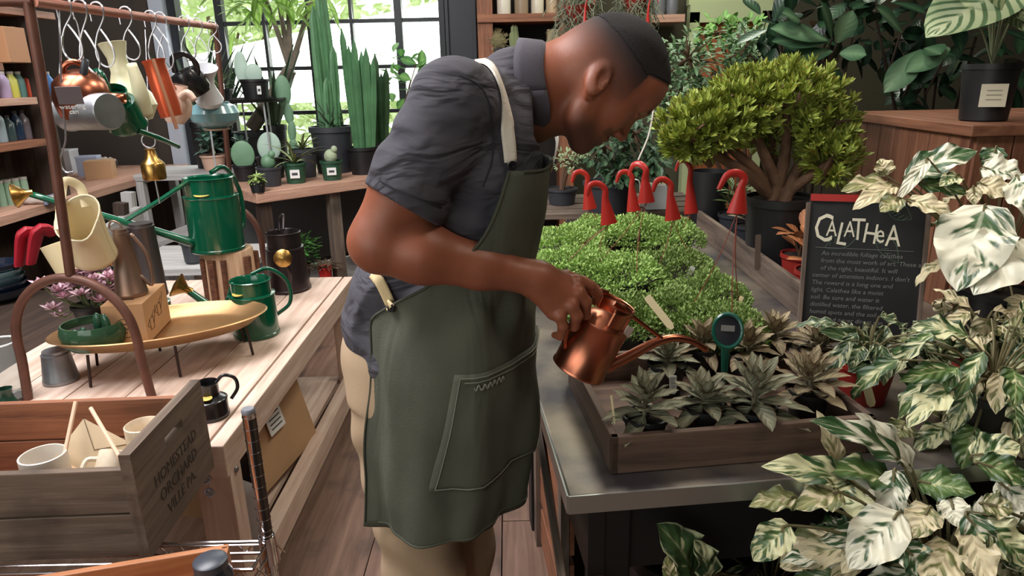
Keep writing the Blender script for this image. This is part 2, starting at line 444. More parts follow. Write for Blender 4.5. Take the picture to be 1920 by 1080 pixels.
# tall dark steel column right of the window
c0 = Yp(836, 60, 5.0); c1 = Yp(893, 60, 5.0)
b = B(); b.box(((c0.x + c1.x) / 2, 5.08, 1.7), (c1.x - c0.x, .16, 3.4)); b.box((c0.x + .01, 4.99, 1.7), (.02, .03, 3.4)); b.box((c1.x - .01, 4.99, 1.7), (.02, .03, 3.4))
struct('trim_3', b, mat('dark_blue_steel', (38, 40, 48), .5))
# the garden seen through the window
b = B(); b.box((-1.5, 12, -.12), (22, 12.6, .04)); struct('ground_outside', b, mat('pale_gravel', (226, 224, 214), .9, var=.05, vscale=3))
M_gard = leafmat('garden_leaves', (206, 222, 168), (232, 242, 204), .8, vein=0, trans=.5)
def bush(name, label, c, r, n, lf, m, trunk=True, grp=None, cat='tree', L=(.1, .16)):
    t = thing(name, label, cat, (c[0], c[1], -.1), 0, grp)
    q = B()
    for i in range(n):
        v = Vector((random.gauss(0, 1), random.gauss(0, 1), random.gauss(0, 1))).normalized() * random.uniform(.45, 1)
        p = Vector((v.x * r[0], v.y * r[1], c[2] + .1 + v.z * r[2]))
        q.leaf(p, (random.gauss(0, 1), random.gauss(0, 1), random.gauss(-.2, .6)), random.uniform(*L) * lf, .45 * lf * L[1], nu=2, nv=3)
    q.out('foliage', m, t)
    if trunk:
        k = B(); k.tube([(0, 0, 0), (.05, .02, c[2] * .5), (0, 0, c[2] + .1)], [.09, .07, .03], 8)
        for j in range(5): a = j * 1.3; k.tube([(0, 0, c[2] * .55), (math.cos(a) * r[0] * .5, math.sin(a) * r[1] * .5, c[2] * .9 + .2)], [.04, .015], 6)
        k.out('trunk', mat('garden_bark', (110, 92, 74), .9), t)
    return t
bush('garden_tree', 'yellow-green leafy tree outside, behind the left window panes', (-3.6, 9.0, 2.2), (1.5, .9, 1.5), 1500, 1.6, M_gard)
bush('garden_tree', 'pale green tree outside behind the right half of the window', (-.7, 9.6, 1.5), (1.2, .9, 1.1), 1000, 1.6, M_gard)
bush('hedge', 'tall pale hedge filling the far garden behind the window', (-3.0, 12.5, 2.2), (6.5, .8, 3.2), 2600, 3.2, M_gard, cat='hedge', trunk=False)
bush('garden_tree', 'low green shrub outside behind the potted snake plants', (-2.0, 8.4, .5), (1.4, .7, .7), 700, 1.4, M_gard, cat='shrub', trunk=False)

# ---------------------------------------------------------------- shelving on the left (front edge along y, x = SX)
SX = -2.42
def shelf_items():
    t = thing('wall_shelving', 'tall brown wooden shelving along the left wall full of small goods', 'shelving', (SX, 3.4, 0))
    zA = Xp(60, 183, SX).z
    zB = Xp(60, 266, SX).z
    zC = .85
    zD = Xp(30, 118, SX).z
    zE = Xp(40, 12, SX).z
    for k, z in enumerate((zA, zB, zC, zD, zE)):
        w = .2 if k != 2 else .62
        y1 = (3.80, 3.80, 5.3, 3.6, 4.1)[k]
        y0 = 2.95 if k != 2 else 2.0
        if k == 2: y1 = 5.3
        q = B(); q.box((-w / 2 - (0 if k == 2 else .06), (y0 + y1) / 2 - 3.4, z - .018), (w, y1 - y0, .036 if k != 2 else .045))
        q.out('shelf', M_shelfwood if k in (2, 0) else M_redwood, t, smooth=False, bevel=.002)
    q = B(); q.box((-.32, 3.4 - 3.4, 1.3), (.05, .98, 2.6)); q.out('back_panel', M_darkwood, t, smooth=False)
    for y in (3.88, 2.93, 5.25):
        q = B(); q.box((-.2, y - 3.4, 1.1 if y < 4 else .42), (.3, .04, 2.2 if y < 4 else .84)); q.out('upright', M_darkwood, t, smooth=False)
    return zA, zB, zC, zD, zE
zA, zB, zC, zD, zE = shelf_items()
def bottle(name, label, cat, p, h, r, col, neck=.45, grp=None, capc=None, rough=.35):
    t = thing(name, label, cat, p, random.uniform(0, 6), grp)
    q = B(); q.lathe([(0, 0), (r * .92, 0), (r, h * .03), (r, h * .68), (r * neck * 1.1, h * .84), (r * neck, h * .9), (r * neck, h * .92)], 16, cap1=True)
    q.out('body', mat('glaze_%d_%d_%d' % col, col, rough), t)
    q = B(); q.lathe([(r * neck * 1.15, h * .9), (r * neck * 1.15, h), (0, h)], 14); q.out('cap', mat('cap_grey', (190, 186, 180), .4) if capc is None else mat('cap_%d_%d_%d' % capc, capc, .4), t)
    return t
names = ['lilac', 'yellow-green', 'teal green', 'orange red', 'blue']
cols = [(190, 170, 206), (206, 204, 96), (92, 132, 128), (216, 88, 62), (70, 134, 206)]
px = [8, 24, 38, 56, 92]
for nm, c, x in zip(names, cols, px):
    p = Xp(x, 166, SX - .14); p.z = zA
    k = .13
    bottle('soap_bottle', nm + ' bottle standing on the upper left shelf', 'bottle', p, k, .028, c, .5, 'coloured bottles on the upper left shelf')
for i, (x, c, h) in enumerate([(0, (160, 178, 186), .17), (18, (64, 84, 86), .13), (34, (40, 60, 86), .15), (48, (120, 110, 118), .15)]):
    p = Xp(x, 250, SX - .16); p.z = zB
    bottle('glass_bottle', ['pale grey', 'dark green', 'navy blue', 'mauve grey'][i] + ' bottle on the shadowed middle left shelf', 'bottle', p, h, .03, c, .4, 'bottles on the middle left shelf', (60, 56, 54), .15)
# lower shelf goods
for i in range(4):
    p = Zp(7 + i * 15, 388 - i * 3, zC)
    bottle('candle', ['leftmost', 'second from left', 'third from left', 'rightmost'][i] + ' of four pale green candles standing on the low left shelf', 'candle', p, .135, .02, (150 + 4 * i, 190, 164), .9, 'pale green candles on the low left shelf')
def basket(p):
    t = thing('wire_basket', 'white wire basket on the low left shelf', 'basket', p)
    q = B()
    for k in range(7): z = .02 + k * .028; q.tube([(.06 * math.cos(a), .06 * math.sin(a), z) for a in np.linspace(0, 6.283, 17)], .0028, 5, cap=False)
    for k in range(14): a = k * .449; q.tube([(.06 * math.cos(a), .06 * math.sin(a), 0), (.06 * math.cos(a), .06 * math.sin(a), .19)], .0025, 5)
    q.out('wire_body', mat('white_wire', (224, 218, 204), .5), t)
    q = B(); q.lathe([(0, .004), (.056, .004), (.05, .15), (0, .16)], 14); q.out('liner', mat('liner_cloth', (196, 184, 170), .9), t)
basket(Zp(20, 345, zC))
def cloth_roll(name, label, p, d, col, rot):
    t = thing(name, label, 'towel', p, rot)
    q = B()
    P = []
    for i in range(10):
        a = i / 9 * 2 - 1
        P.append([(d[0] / 2 * a, math.cos(j / 11 * 6.283) * d[1] / 2, d[2] / 2 + math.sin(j / 11 * 6.283) * d[2] / 2 + .004 * math.sin(i * 2 + j)) for j in range(12)])
    q.grid(P, closed=False); q.out('cloth', mat(name + 'c%d' % col[0], col, .9, bump=.3, bscale=150), t, sub=1)
    q = B(); q.box((d[0] * .2, 0, d[2] / 2), (.02, d[1] * 1.03, d[2] * 1.05)); q.out('paper_band', mat('paper_band', (120, 126, 150), .8), t, bevel=.006)
cloth_roll('folded_towel', 'pinkish grey folded cloth at the edge of the low left shelf', Zp(66, 366, zC), (.16, .09, .04), (196, 170, 160), .3)
cloth_roll('folded_towel', 'beige folded cloth with a dark band at the right end of the low left shelf', Zp(78, 384, zC) + Vector((0, .02, .0)), (.17, .1, .045), (176, 160, 150), .1)
def carton(name, label, p, d, col, rot, cat='box', flap=True):
    t = thing(name, label, cat, p, rot)
    q = B(); q.box((0, 0, d[2] / 2), d); q.out('carton_body', col, t, smooth=False, bevel=.003)
    q = B(); q.box((0, 0, d[2] + .0006), (d[0] * .99, .03, .001)); q.out('tape', mat('kraft_tape', (196, 164, 124), .4), t, smooth=False)
    return t
carton('cardboard_box', 'orange-brown cardboard box at the back of the low left shelf', Zp(70, 345, zC) + Vector((-.1, .15, 0)), (.2, .2, .2), mat('orange_carton', (190, 120, 80), .8), .1)
carton('cardboard_box', 'small open-looking brown carton on the shelf behind the cream pitcher', Zp(165, 345, zC) + Vector((-.05, .25, 0)), (.16, .14, .12), M_board, .3)
carton('storage_box', 'pale wooden crate high on the left shelf beside the brown pole', Xp(14, 118, SX - .12) * 1.0, (.14, .16, .17), mat('ply_box', (178, 128, 92), .7), 0)
# things further along the low shelf
def glass_block(label, p, d, col, rot, name='gift_box'):
    t = thing(name, label, 'box', p, rot); q = B(); q.box((0, 0, d[2] / 2), d); q.out('box_body', mat('gift_%d%d' % (col[0], col[2]), col, .5), t, smooth=False, bevel=.003)
    q = B(); q.box((0, 0, d[2]), (d[0] * 1.03, d[1] * 1.03, .014)); q.out('lid', mat('gift_lid%d' % col[2], tuple(min(255, c + 18) for c in col), .5), t, smooth=False, bevel=.002)
glass_block('pale blue-grey gift box on the far left shelf behind the cream pitcher', Zp(172, 330, zC), (.13, .1, .13), (156, 166, 190), .25)
glass_block('white domed gift box on the far left shelf by the brown pole', Zp(128, 325, zC), (.13, .13, .16), (206, 208, 214), .1)
def pebbly(name, label, p, r, n, col, cat):
    t = thing(name, label, cat, p); q = B(); q.lathe([(0, 0), (r * .8, 0), (r, .06), (r * .96, .065), (r * .75, .01)], 18); q.out('bowl', mat('bowl_grey', (90, 84, 80), .6), t)
    q = B()
    for i in range(n): a = random.uniform(0, 6.3); d = random.uniform(0, r * .8); q.ball((math.cos(a) * d, math.sin(a) * d, .05 + random.uniform(0, .03)), random.uniform(.012, .02), 7, 5)
    o = q.out('filling', mat(name + '_fill', col, .7), t); tag(o, kind='stuff')
pebbly('bowl_of_bulbs', 'dark bowl heaped with pale bulbs on the far left shelf', Zp(198, 318, zC), .09, 40, (206, 190, 180), 'bowl')
# brace and board under / past the shelf
t = thing('workbench', 'pale grey wooden bench standing past the left shelves by the window', 'bench', (-2.12, 4.75, 0))
q = B(); q.box((0, 0, .86), (.62, .5, .04)); q.out('bench_top', wood('bleached_board', (150, 146, 144), (196, 192, 190), .6), t, smooth=False, bevel=.003)
for x in (-.28, .28):
    for y in (-.22, .22): q = B(); q.box((x, y, .42), (.05, .05, .84)); q.out('leg', MT['bleached_board'], t, smooth=False)
q = B(); q.beam((-.28, -.26, .42), (.3, -.26, .62), .03, .07); q.out('brace', MT['bleached_board'], t, smooth=False)
t = thing('display_bench', 'grey wooden trestle beneath the left shelf end', 'bench', (-2.05, 3.5, 0))
q = B(); q.beam(Yp(192, 450, 3.4) - Vector(t.location), Yp(262, 405, 3.9) - Vector(t.location), .04, .11); q.out('side_rail', MT['bleached_board'], t, smooth=False)
q = B(); q.beam(Yp(240, 360, 3.9) - Vector(t.location), Yp(262, 560, 3.9) - Vector(t.location), .05, .06); q.out('leg', MT['bleached_board'], t, smooth=False)
q = B(); q.beam(Yp(238, 560, 3.7) - Vector(t.location), Yp(226, 380, 3.7) - Vector(t.location), .05, .06); q.out('leg', M_darkwood, t, smooth=False)
q = B(); q.box((.50, -.13, .60), (.62, .5, .03)); q.out('bench_top', MT['bleached_board'], t, smooth=False)
for x in (.22, .78):
    for y in (-.35, .09): q = B(); q.box((x, y, .29), (.045, .045, .58)); q.out('leg', MT['bleached_board'], t, smooth=False)
# stack of dark enamel bowls and the red garden clogs on a low shelf
p0 = Zp(10, 590, .55)
t = thing('low_table', 'dark low wooden table under the left shelves', 'table', (-2.0, 2.3, 0))
q = B(); q.box((0, .2, .5), (.8, 1.3, .04)); q.out('table_top', M_darkwood, t, smooth=False)
for x in (-.36, .36):
    for y in (-.4, .8): q = B(); q.box((x, y, .24), (.05, .05, .48)); q.out('leg', M_darkwood, t, smooth=False)
for i, (r, c) in enumerate([(.13, (20, 26, 40)), (.125, (28, 36, 56)), (.12, (70, 90, 100)), (.115, (120, 146, 150)), (.12, (26, 34, 50))]):
    q = B(); q.lathe([(0, 0), (r * .5, 0), (r * .9, .03), (r, .06), (r * .97, .06), (r * .86, .034), (0, .008)], 26)
    p = Zp(-2, 560, .53)
    tag(q.out('enamel_bowl', mat('enamel_b%d' % i, c, .2, coat=.5), loc=(p.x, p.y, .521 + i * .028)), ['bottom navy bowl of the stack at the left edge', 'second navy bowl from the bottom of the left stack', 'slate grey bowl in the middle of the left stack', 'pale teal bowl second from the top of the left stack', 'dark top bowl of the stack at the left edge'][i], 'bowl', 'stack of enamel bowls')
for i, (x0, y0, x1, y1) in enumerate([(36, 478, 48, 436), (58, 474, 76, 430)]):
    Y = 3.0
    q = B(); a = Yp(x0, y0 + 20, Y); c = Yp(x1, y1, Y)
    q.tube(spline([a, a * .4 + c * .6 + Vector((0, 0, .02)), c, c + Vector((.02, .05, -.03))], 12), [.03, .042, .045, .03], 10, flat=.5)
    tag(q.out('garden_clog', mat('red_rubber', (176, 36, 52), .4)), ['smaller left', 'taller right'][i] + ' one of the pair of red rubber clogs leaning under the left shelf', 'shoe', 'red rubber clogs')
# ================================================================ pale pine bench on the left
BX0, BX1, BY0, BY1, BZ = -1.62, -.712, 1.505, 2.99, .60
t = thing('pine_bench', 'low bench of pale pine planks with bolted legs, left of the aisle', 'bench', (0, 0, 0))
n = 5
for i in range(n):
    w = (BX1 - .045 - BX0) / n
    q = B(); q.box((BX0 + w * (i + .5), (BY0 + BY1) / 2, BZ - .014), (w - .004, BY1 - BY0, .028)); q.out('plank', M_lightwood, t, smooth=False, bevel=.002)
q = B(); q.box((BX1 - .02, (BY0 + BY1) / 2, BZ - .045), (.04, BY1 - BY0, .09)); q.out('side_rail', M_lightwood, t, smooth=False, bevel=.003)
q = B(); q.box((BX0 + .4, BY0 + .02, BZ - .075), (.8, .035, .09)); q.out('end_rail', M_lightwood, t, smooth=False, bevel=.003)
for (x, y) in ((BX1 - .045, BY0 + .05), (BX1 - .045, BY1 - .04), (BX0 + .05, BY0 + .05), (BX0 + .05, BY1 - .04)):
    q = B(); q.box((x, y, (BZ - .03) / 2), (.088, .07, BZ - .03)); lg = q.out('leg', M_lightwood, t, smooth=False, bevel=.004)
    if y < 2 and x > -1:
        for dx, z in ((-.018, .5), (-.014, .462)):
            q = B(); q.ball((x + dx, y - .037, z), (.009, .006, .009), 12, 8); q.lathe([(0, 0), (.013, 0), (.013, .002), (0, .002)], 14, (x + dx, y - .035, z), rot=Matrix.Rotation(R(90), 3, 'X')); q.out('bolt', M_steel, lg)
        q = B(); q.ball((x + .046, y, .505), (.006, .009, .009), 12, 8); q.out('bolt', M_steel, lg)
q = B(); q.beam((BX1 - .03, BY0 + .1, .12), (BX1 - .03, BY1 + .02, .12), .05, .09); q.out('lower_rail', M_lightwood, t, smooth=False, bevel=.003)
q = B(); q.box(((BX0 + BX1) / 2 - .05, (BY0 + BY1) / 2, .11), (BX1 - BX0 - .1, BY1 - BY0 - .02, .02)); q.out('lower_shelf', M_lightwood, t, smooth=False)
# things on the bench's lower shelf
t = thing('cardboard_box', 'brown cardboard carton with a white shipping label on the low shelf of the pine bench', 'box', (-.91, 2.14, .122), R(-10))
q = B(); q.box((0, 0, .15), (.24, .5, .30)); q.out('carton_body', M_board, t, smooth=False, bevel=.003, rot=(0, R(-14), 0))
q = B(); q.box((.134, .02, .19), (.002, .1, .085)); q.out('shipping_label', M_tagw, t, smooth=False, rot=(0, R(-14), 0))
for k in range(4): q = B(); q.box((.1355, .02, .165 + k * .016), (.001, .07, .004)); q.out('label_print', M_ink, t, smooth=False, rot=(0, R(-14), 0))
t = thing('paper_bag', 'creased grey paper bag leaning behind the chrome post', 'bag', (-.80, 1.78, .125), R(20))
P = []
for i in range(9):
    z = i / 8 * .26
    P.append([Vector((.06 * math.cos(a) * (1 - .3 * i / 8), .13 * math.sin(a), z + (.03 * math.sin(a * 3) if i == 8 else 0) + .004 * math.sin(a * 7 + i))) for a in np.linspace(0, 2 * math.pi, 19)])
q = B(); q.grid(P); q.out('bag_body', mat('grey_paper', (150, 142, 142), .8, bump=.2, bscale=20), t, solid=.003)
q = B(); q.tube(spline([(.03, -.05, .25), (.035, -.03, .3), (.035, .02, .3), (.03, .05, .25)], 12), .004, 6); q.out('handle', mat('bag_cord', (40, 34, 32), .8), t)

# ---------------------------------------------------------------- watering can builder
def can(name, label, loc, rot, r, h, body, spout_m=None, rose=None, neck=(.55, .35), spout=None, brace=None, handle=None, sticker=True, taper=1.0, hr=.007, sr=(.014, .008), filler=True, oval=1.0, cat='watering can', grp=None, rose_dir=None, rose_r=.026, band=True):
    """body on its base at the origin; spout = points from the body side to the tip, in local metres"""
    t = thing(name, label, cat, loc, rot, grp)
    q = B(); hb = h
    prof = [(0, 0), (r * .99, 0), (r * 1.03, .004), (r * 1.03, .012), (r, .014), (r * taper, hb * .97), (r * taper * 1.03, hb * .985), (r * taper * 1.02, hb)]
    nr = r * taper * neck[0]
    prof += [(nr * 1.5 if nr * 1.5 < r * taper else nr, hb + .35 * (r * taper - nr) * .4), (nr, hb + .01)]
    q.lathe(prof, 36, sy=oval, cap1=True); bd = q.out('body', body, t)
    if filler:
        q = B(); z1 = hb + neck[1] * h
        q.lathe([(nr, hb - .005), (nr, z1), (nr * 1.06, z1 + .003), (nr * 1.0, z1 + .006), (nr * .93, z1), (nr * .93, hb)], 30, sy=oval); q.out('filler_neck', body, t)
    if sticker:
        q = B(); rr = r * .24; zz = hb + .012
        q.lathe([(0, 0), (rr, 0), (rr, .0015), (0, .0016)], 20, (r * taper * .62 * sticker if not isinstance(sticker, bool) else 0, -r * taper * .72, zz + .002), sx=1.3, rot=Matrix.Rotation(R(16), 3, 'X')); q.out('round_sticker', M_labelyel, t)
    if spout:
        q = B(); q.tube(spline(spout, 20), list(sr), 12, cap=False); sp = q.out('spout', spout_m or body, t, solid=.001)
        if rose is not None:
            a = Vector(spout[-1]); d = Vector(rose_dir).normalized() if rose_dir else (a - Vector(spout[-2])).normalized()
            rm = d.to_track_quat('Z', 'Y').to_matrix()
            q = B(); q.lathe([(sr[-1] * 1.15, -.015), (sr[-1] * 1.2, .004), (rose_r * .6, .018), (rose_r, .036), (rose_r * 1.05, .04), (rose_r * .96, .043), (0, .048)], 22, a, rot=rm); ro = q.out('rose', rose, sp)
            q = B()
            for ring, cnt in ((.3, 6), (.6, 10), (.85, 16)):
                for k in range(cnt): an = 6.283 * k / cnt; q.lathe([(0, .0485), (.0012, .0485)], 6, a + rm @ Vector((math.cos(an) * rose_r * ring, math.sin(an) * rose_r * ring, .0)), rot=rm)
            q.out('rose_holes', M_ink, sp)
    if brace: q = B(); q.tube(spline(brace, 12), hr * .9, 8); q.out('brace', spout_m or body, t)
    if handle: q = B(); q.tube(spline(handle, 26), hr, 10, flat=1.0); q.out('handle', body, t)
    return t
# medium green can
p = Zp(482, 626, BZ)
can('watering_can', 'green enamel watering can with a brass rose, standing directly on the pine bench', (p.x, p.y, BZ), R(-25), .078, .15, M_green, rose=M_brass, neck=(.86, .3), oval=.95,
    spout=[(-.07, -.02, .03), (-.13, -.05, .09), (-.20, -.09, .165)], sr=(.017, .011), rose_dir=(-.6, -.55, .55), rose_r=.042,
    brace=[(-.05, -.03, .19), (-.07, -.045, .13), (-.11, -.05, .075)],
    handle=[(.03, .07, .05), (.06, .115, .09), (.06, .11, .17), (.03, .06, .225), (0, .01, .215)])
# stump and the big green can
p = Zp(442, 556, BZ) 
st = Yp(440, 500, 2.66)
t = thing('log_stool', 'short sawn log block with bark, carrying the big green can', 'stool', (-1.105, 2.62, BZ + .001), .2)
zst = Yp(438, 468, 2.6).z - BZ
q = B(); q.lathe([(0, 0), (.098, 0), (.1, .01), (.097, zst - .006), (.094, zst), (0, zst)], 26, sx=1.0); q.out('log', wood('log_wood', (176, 134, 104), (216, 182, 150), .8, .8), t)
q = B()
for k in (0, 1, 4, 5, 8, 9, 10, 12):
    a = k * .45 + .2; q.tube([(.099 * math.cos(a), .099 * math.sin(a), .0), (.101 * math.cos(a + .05), .101 * math.sin(a + .05), zst * .9)], .011 if k % 3 else .016, 6)
q.out('bark', mat('bark', (104, 66, 46), .95, var=.3, vscale=40, bump=.5, bscale=80), t)
can('watering_can', 'large long-spouted green enamel watering can on top of the log', (-1.125, 2.60, BZ + zst + .002), R(0), .098, .21, M_green, rose=M_brass, neck=(.88, .30), oval=.95,
    spout=[(-.06, -.065, .04), (-.16, -.12, .10), (-.25, -.16, .145), (-.5, -.26, .27)], sr=(.016, .010), rose_dir=(-.8, -.35, -.1), rose_r=.04,
    brace=[(-.04, -.07, .275), (-.14, -.12, .21), (-.245, -.16, .15)], hr=.009,
    handle=[(.03, .09, .04), (.05, .15, .07), (.05, .155, .2), (.03, .09, .30), (.0, .03, .29)])
# dark bronze can
p = Zp(549, 538, BZ)
can('watering_can', 'dark bronze watering can with a brass rose at the far end of the bench', (p.x - .005, p.y - .03, BZ), R(0), .088, .185, M_darkcan, rose=M_brass, neck=(.9, .32), sticker=False, taper=.86,
    spout=[(.03, -.082, .03), (.05, -.13, .10), (.042, -.14, .175)], sr=(.009, .007), rose_dir=(.15, -.9, .12), rose_r=.034,
    handle=[(-.03, .05, .24), (-.03, .07, .29), (-.0, .03, .31), (.01, -.02, .26)], hr=.006)
# small black can at the near end
p = Zp(384, 792, BZ)
can('small_watering_can', 'small black enamel watering can with ring handle at the near end of the bench', (p.x + .005, p.y + .035, BZ), R(15), .044, .052, M_black, neck=(.62, .8), oval=1,
    handle=[(.02, .01, .09), (.04, .012, .107), (.066, .015, .095), (.07, .016, .065), (.052, .012, .038)], hr=.0048, sticker=True)
# small black pot further back
t = thing('flower_pot', 'empty small black pot on the bench behind the cardboard gift box', 'pot', Zp(366, 492, .616), 0)
q = B(); q.lathe([(0, 0), (.04, 0), (.05, .09), (.056, .092), (.056, .105), (.05, .105), (.045, .01)], 24); q.out('pot_body', M_darkpot, t)
q = B(); q.lathe([(0, .085), (.047, .085)], 20); q.out('soil', M_soil, t)

# ---------------------------------------------------------------- copper-brown pipe rack with hooks
RM = mat('rust_brown_pipe', (98, 62, 50), .5, .3, var=.15, vscale=20)
RY0, RY1 = 1.79, 2.95
t = thing('pipe_rack', 'rust-brown pipe rack standing on the bench, with a high rail hung with cans', 'rack', (0, 0, 0))
z_r = 1.655
tl = Yp(62, 3, RY0); tr = Yp(404, 50, RY1)
pb = Yp(132, 515, RY0)
for Y, xx0, xx1, top, nm in ((RY0, -1.365, -1.035, pb, 'hoop_foot'), (RY1, -1.30, -1.085, None, 'hoop_foot')):
    zc_ = .955 if Y < 2 else .93
    xm = (xx0 + xx1) / 2; hw = (xx1 - xx0) / 2
    pts = [(xx0 - .01, Y, BZ)] + [(xx0 + .0, Y, BZ + .12)]
    for k in range(0, 11):
        a = math.pi * (1 - k / 10); pts.append((xm + hw * math.cos(a), Y, BZ + .17 + (zc_ - BZ - .17) * math.sin(a)))
    pts += [(xx1, Y, BZ + .12), (xx1 + .01, Y, BZ)]
    q = B(); q.tube(spline(pts, 50), .0125, 12); q.out(nm, RM, t)
q = B(); q.tube([pb, (pb.x * .5 + tl.x * .5, RY0, (pb.z + z_r) / 2), (tl.x, RY0, z_r + .25)], .0125, 12); q.out('pole', RM, t)
ht = Yp(430, 330, RY1)
q = B(); q.tube([(-1.19, RY1, .93), (tr.x + .0, RY1, tr.z)], .0105, 12); q.out('pole', RM, t)
q = B(); q.tube([(tl.x, RY0, tl.z), tr], .0125, 12); q.out('rail', mat('copper_pink_pipe', (176, 118, 100), .4, .6), t)
q = B(); q.tube([(tl.x - .6, RY0, tl.z + .02), (tl.x, RY0, tl.z)], .0125, 12); q.out('side_rail', RM, t)
def railpt(px):
    # point of the rail seen at photo column px
    best = None
    for k in range(401):
        s = k / 400; P_ = Vector(tl) * (1 - s) + Vector(tr) * s
        v = RW.transposed() @ (P_ - CAM); u = 960 + F * v.x / -v.z
        if best is None or abs(u - px) < best[0]: best = (abs(u - px), P_)
    return best[1].copy()
def hook(label, pr, drop, side=1, grp='wire hooks on the rack rail'):
    """twisted wire S hook over the rail, ring at the bottom"""
    q = B(); s = side; r = .018
    pts = [(-s * .02, 0, -.028), (-s * .02, 0, .0), (-s * .012, 0, .018), (s * .004, 0, .021), (s * .016, 0, .01), (s * .014, 0, -.02), (-s * .012, 0, -drop * .42), (-s * .024, 0, -drop * .7), (-s * .02, 0, -drop * .9), (0, 0, -drop), (s * .02, 0, -drop * .92), (s * .026, 0, -drop * .72), (s * .014, 0, -drop * .5), (s * .0, 0, -drop * .33)]
    q.tube(spline(pts, 44), .0026, 6); o = q.out('wire_hook', M_wire, loc=pr); tag(o, label, 'hook', grp); return pr + Vector((0, 0, -drop))
# hanging wares: (rail column, drop)
def hang(px, drop, label, side=1): return hook(label, railpt(px), drop, side)
# 1 round copper kettle turned to the camera
h = hang(120, .135, 'wire hook nearest the brown pole, holding the copper kettle')
t = thing('copper_kettle', 'round hanging copper can with a grey swing tag in front', 'watering can', h + Vector((.0, 0, -.085)), (R(18), 0, R(20)))
q = B(); q.lathe([(0, -.055), (.06, -.055), (.066, -.045), (.07, 0), (.062, .035), (.04, .055), (.024, .062)], 30, cap1=True); q.out('body', M_copper, t)
q = B(); q.tube(spline([(-.028, 0, .045), (-.024, 0, .075), (0, 0, .088), (.022, 0, .075), (.03, 0, .045)], 16), .007, 8); q.out('handle', M_copper, t)
q = B(); q.tube([(.05, -.02, -.005), (.105, -.03, -.002)], [.016, .012], 14, cap=False); q.out('spout', M_copper, t, solid=.002)
q = B(); q.box((-.0, -.135, .045), (.055, .002, .044)); tg = q.out('swing_tag', mat('grey_tag_card', (106, 98, 102), .6), t, smooth=False)
for k, ln in enumerate(('watering', 'can')):
    text('tag_lettering', ln, .016, M_tagw, t, (0, -.136, .012 - .013 * k), (R(90), 0, 0))
# 2 galvanised cylinder, lying on its side
p = Yp(158, 214, 1.98)
hh = hang(150, .17, 'second wire hook on the rail, with a long shank above the zinc can')
t = thing('galvanised_can', 'zinc cylinder can hanging on its side below the copper kettle', 'watering can', (0, 0, 0)); t.location = Yp(166, 210, 1.9)
ax = Vector((-.9, .42, -.02)).normalized(); rm = ax.to_track_quat('Z', 'Y').to_matrix()
q = B(); q.lathe([(0, -.085), (.044, -.085), (.047, -.08), (.047, .07), (.05, .074), (.05, .08), (.046, .082), (.044, .078), (0, .074)], 32, rot=rm); q.out('body', M_steel, t)
q = B(); q.tube([rm @ Vector((0, .045, .0)), rm @ Vector((0, .075, .0)), rm @ Vector((.0, .13, -.03))], [.012, .008], 10, cap=False); q.out('spout', mat('dark_zinc', (62, 64, 68), .45, .7), t, solid=.001)
q = B(); q.tube([Vector((-.05, .0, .05)), Vector((-.055, 0, .1)), Vector((-.03, 0, .19))], .0025, 6); q.out('hanging_wire', M_wire, t)
# 3 green can
h = hang(182, .15, 'third wire hook on the rail, holding the green can by its handle')
t = can('watering_can', 'small green enamel can hanging mouth forward from the rack', h + Vector((.03, -.0, -.165)), (R(38), R(0), R(0)), .056, .09, M_green, neck=(.86, .3), sticker=True, oval=.8,
        spout=[(.04, -.03, .01), (.07, -.0, -.05), (.08, .05, -.13)], sr=(.009, .006), handle=[(-.02, .03, .12), (-.03, .04, .16), (-.0, .02, .17), (.01, -.01, .12)], hr=.0065)
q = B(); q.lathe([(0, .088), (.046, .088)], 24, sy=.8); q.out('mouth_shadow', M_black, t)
# 4 cream vase-like can
h = hang(236, .13, 'wire hook holding the tall cream can by its flared neck')
t = thing('cream_can', 'pale cream bottle-shaped can with flared neck hanging on the rack', 'watering can', (0, 0, 0)); t.location = Yp(252, 190, 2.12)
q = B(); q.lathe([(0, -.062), (.045, -.058), (.07, -.02), (.064, .015), (.042, .045), (.027, .085), (.026, .125), (.038, .165), (.036, .166), (.024, .125), (.02, .08)], 32, (-.012, 0, 0), rot=Matrix.Rotation(R(-8), 3, 'Y')); q.out('body', mat('pale_cream', (214, 208, 172), .35, coat=.3), t)
q = B(); q.tube(spline([(.03, -.035, -.03), (.046, -.05, .03), (.036, -.05, .105)], 12), [.034, .02, .012], 14, cap=False); q.out('spout', MT['pale_cream'], t, solid=.002)
# 5 copper red can
h = hang(282, .15, 'wire hook carrying the orange-red copper can')
t = thing('red_copper_can', 'orange-red enamel and copper can with long side handle hanging in the row', 'watering can', (0, 0, 0), 0); t.location = Yp(303, 160, 2.35)
q = B(); q.lathe([(0, -.1), (.034, -.1), (.036, -.06), (.034, .02), (.032, .065), (.037, .078), (.034, .079), (.03, .06), (.03, 0)], 28, rot=Matrix.Rotation(R(-10), 3, 'Y')); q.out('body', mat('red_copper', (206, 92, 58), .3, .6), t)
q = B(); q.lathe([(.028, .02), (.031, .075), (.0345, .0795)], 24, rot=Matrix.Rotation(R(-10), 3, 'Y')); q.out('inner_enamel', mat('red_enamel', (196, 48, 30), .4), t)
q = B(); q.tube([(.01, -.05, .08), (.055, -.06, -.135)], .006, 8); q.out('handle', mat('pale_copper', (214, 150, 118), .35, .7), t)
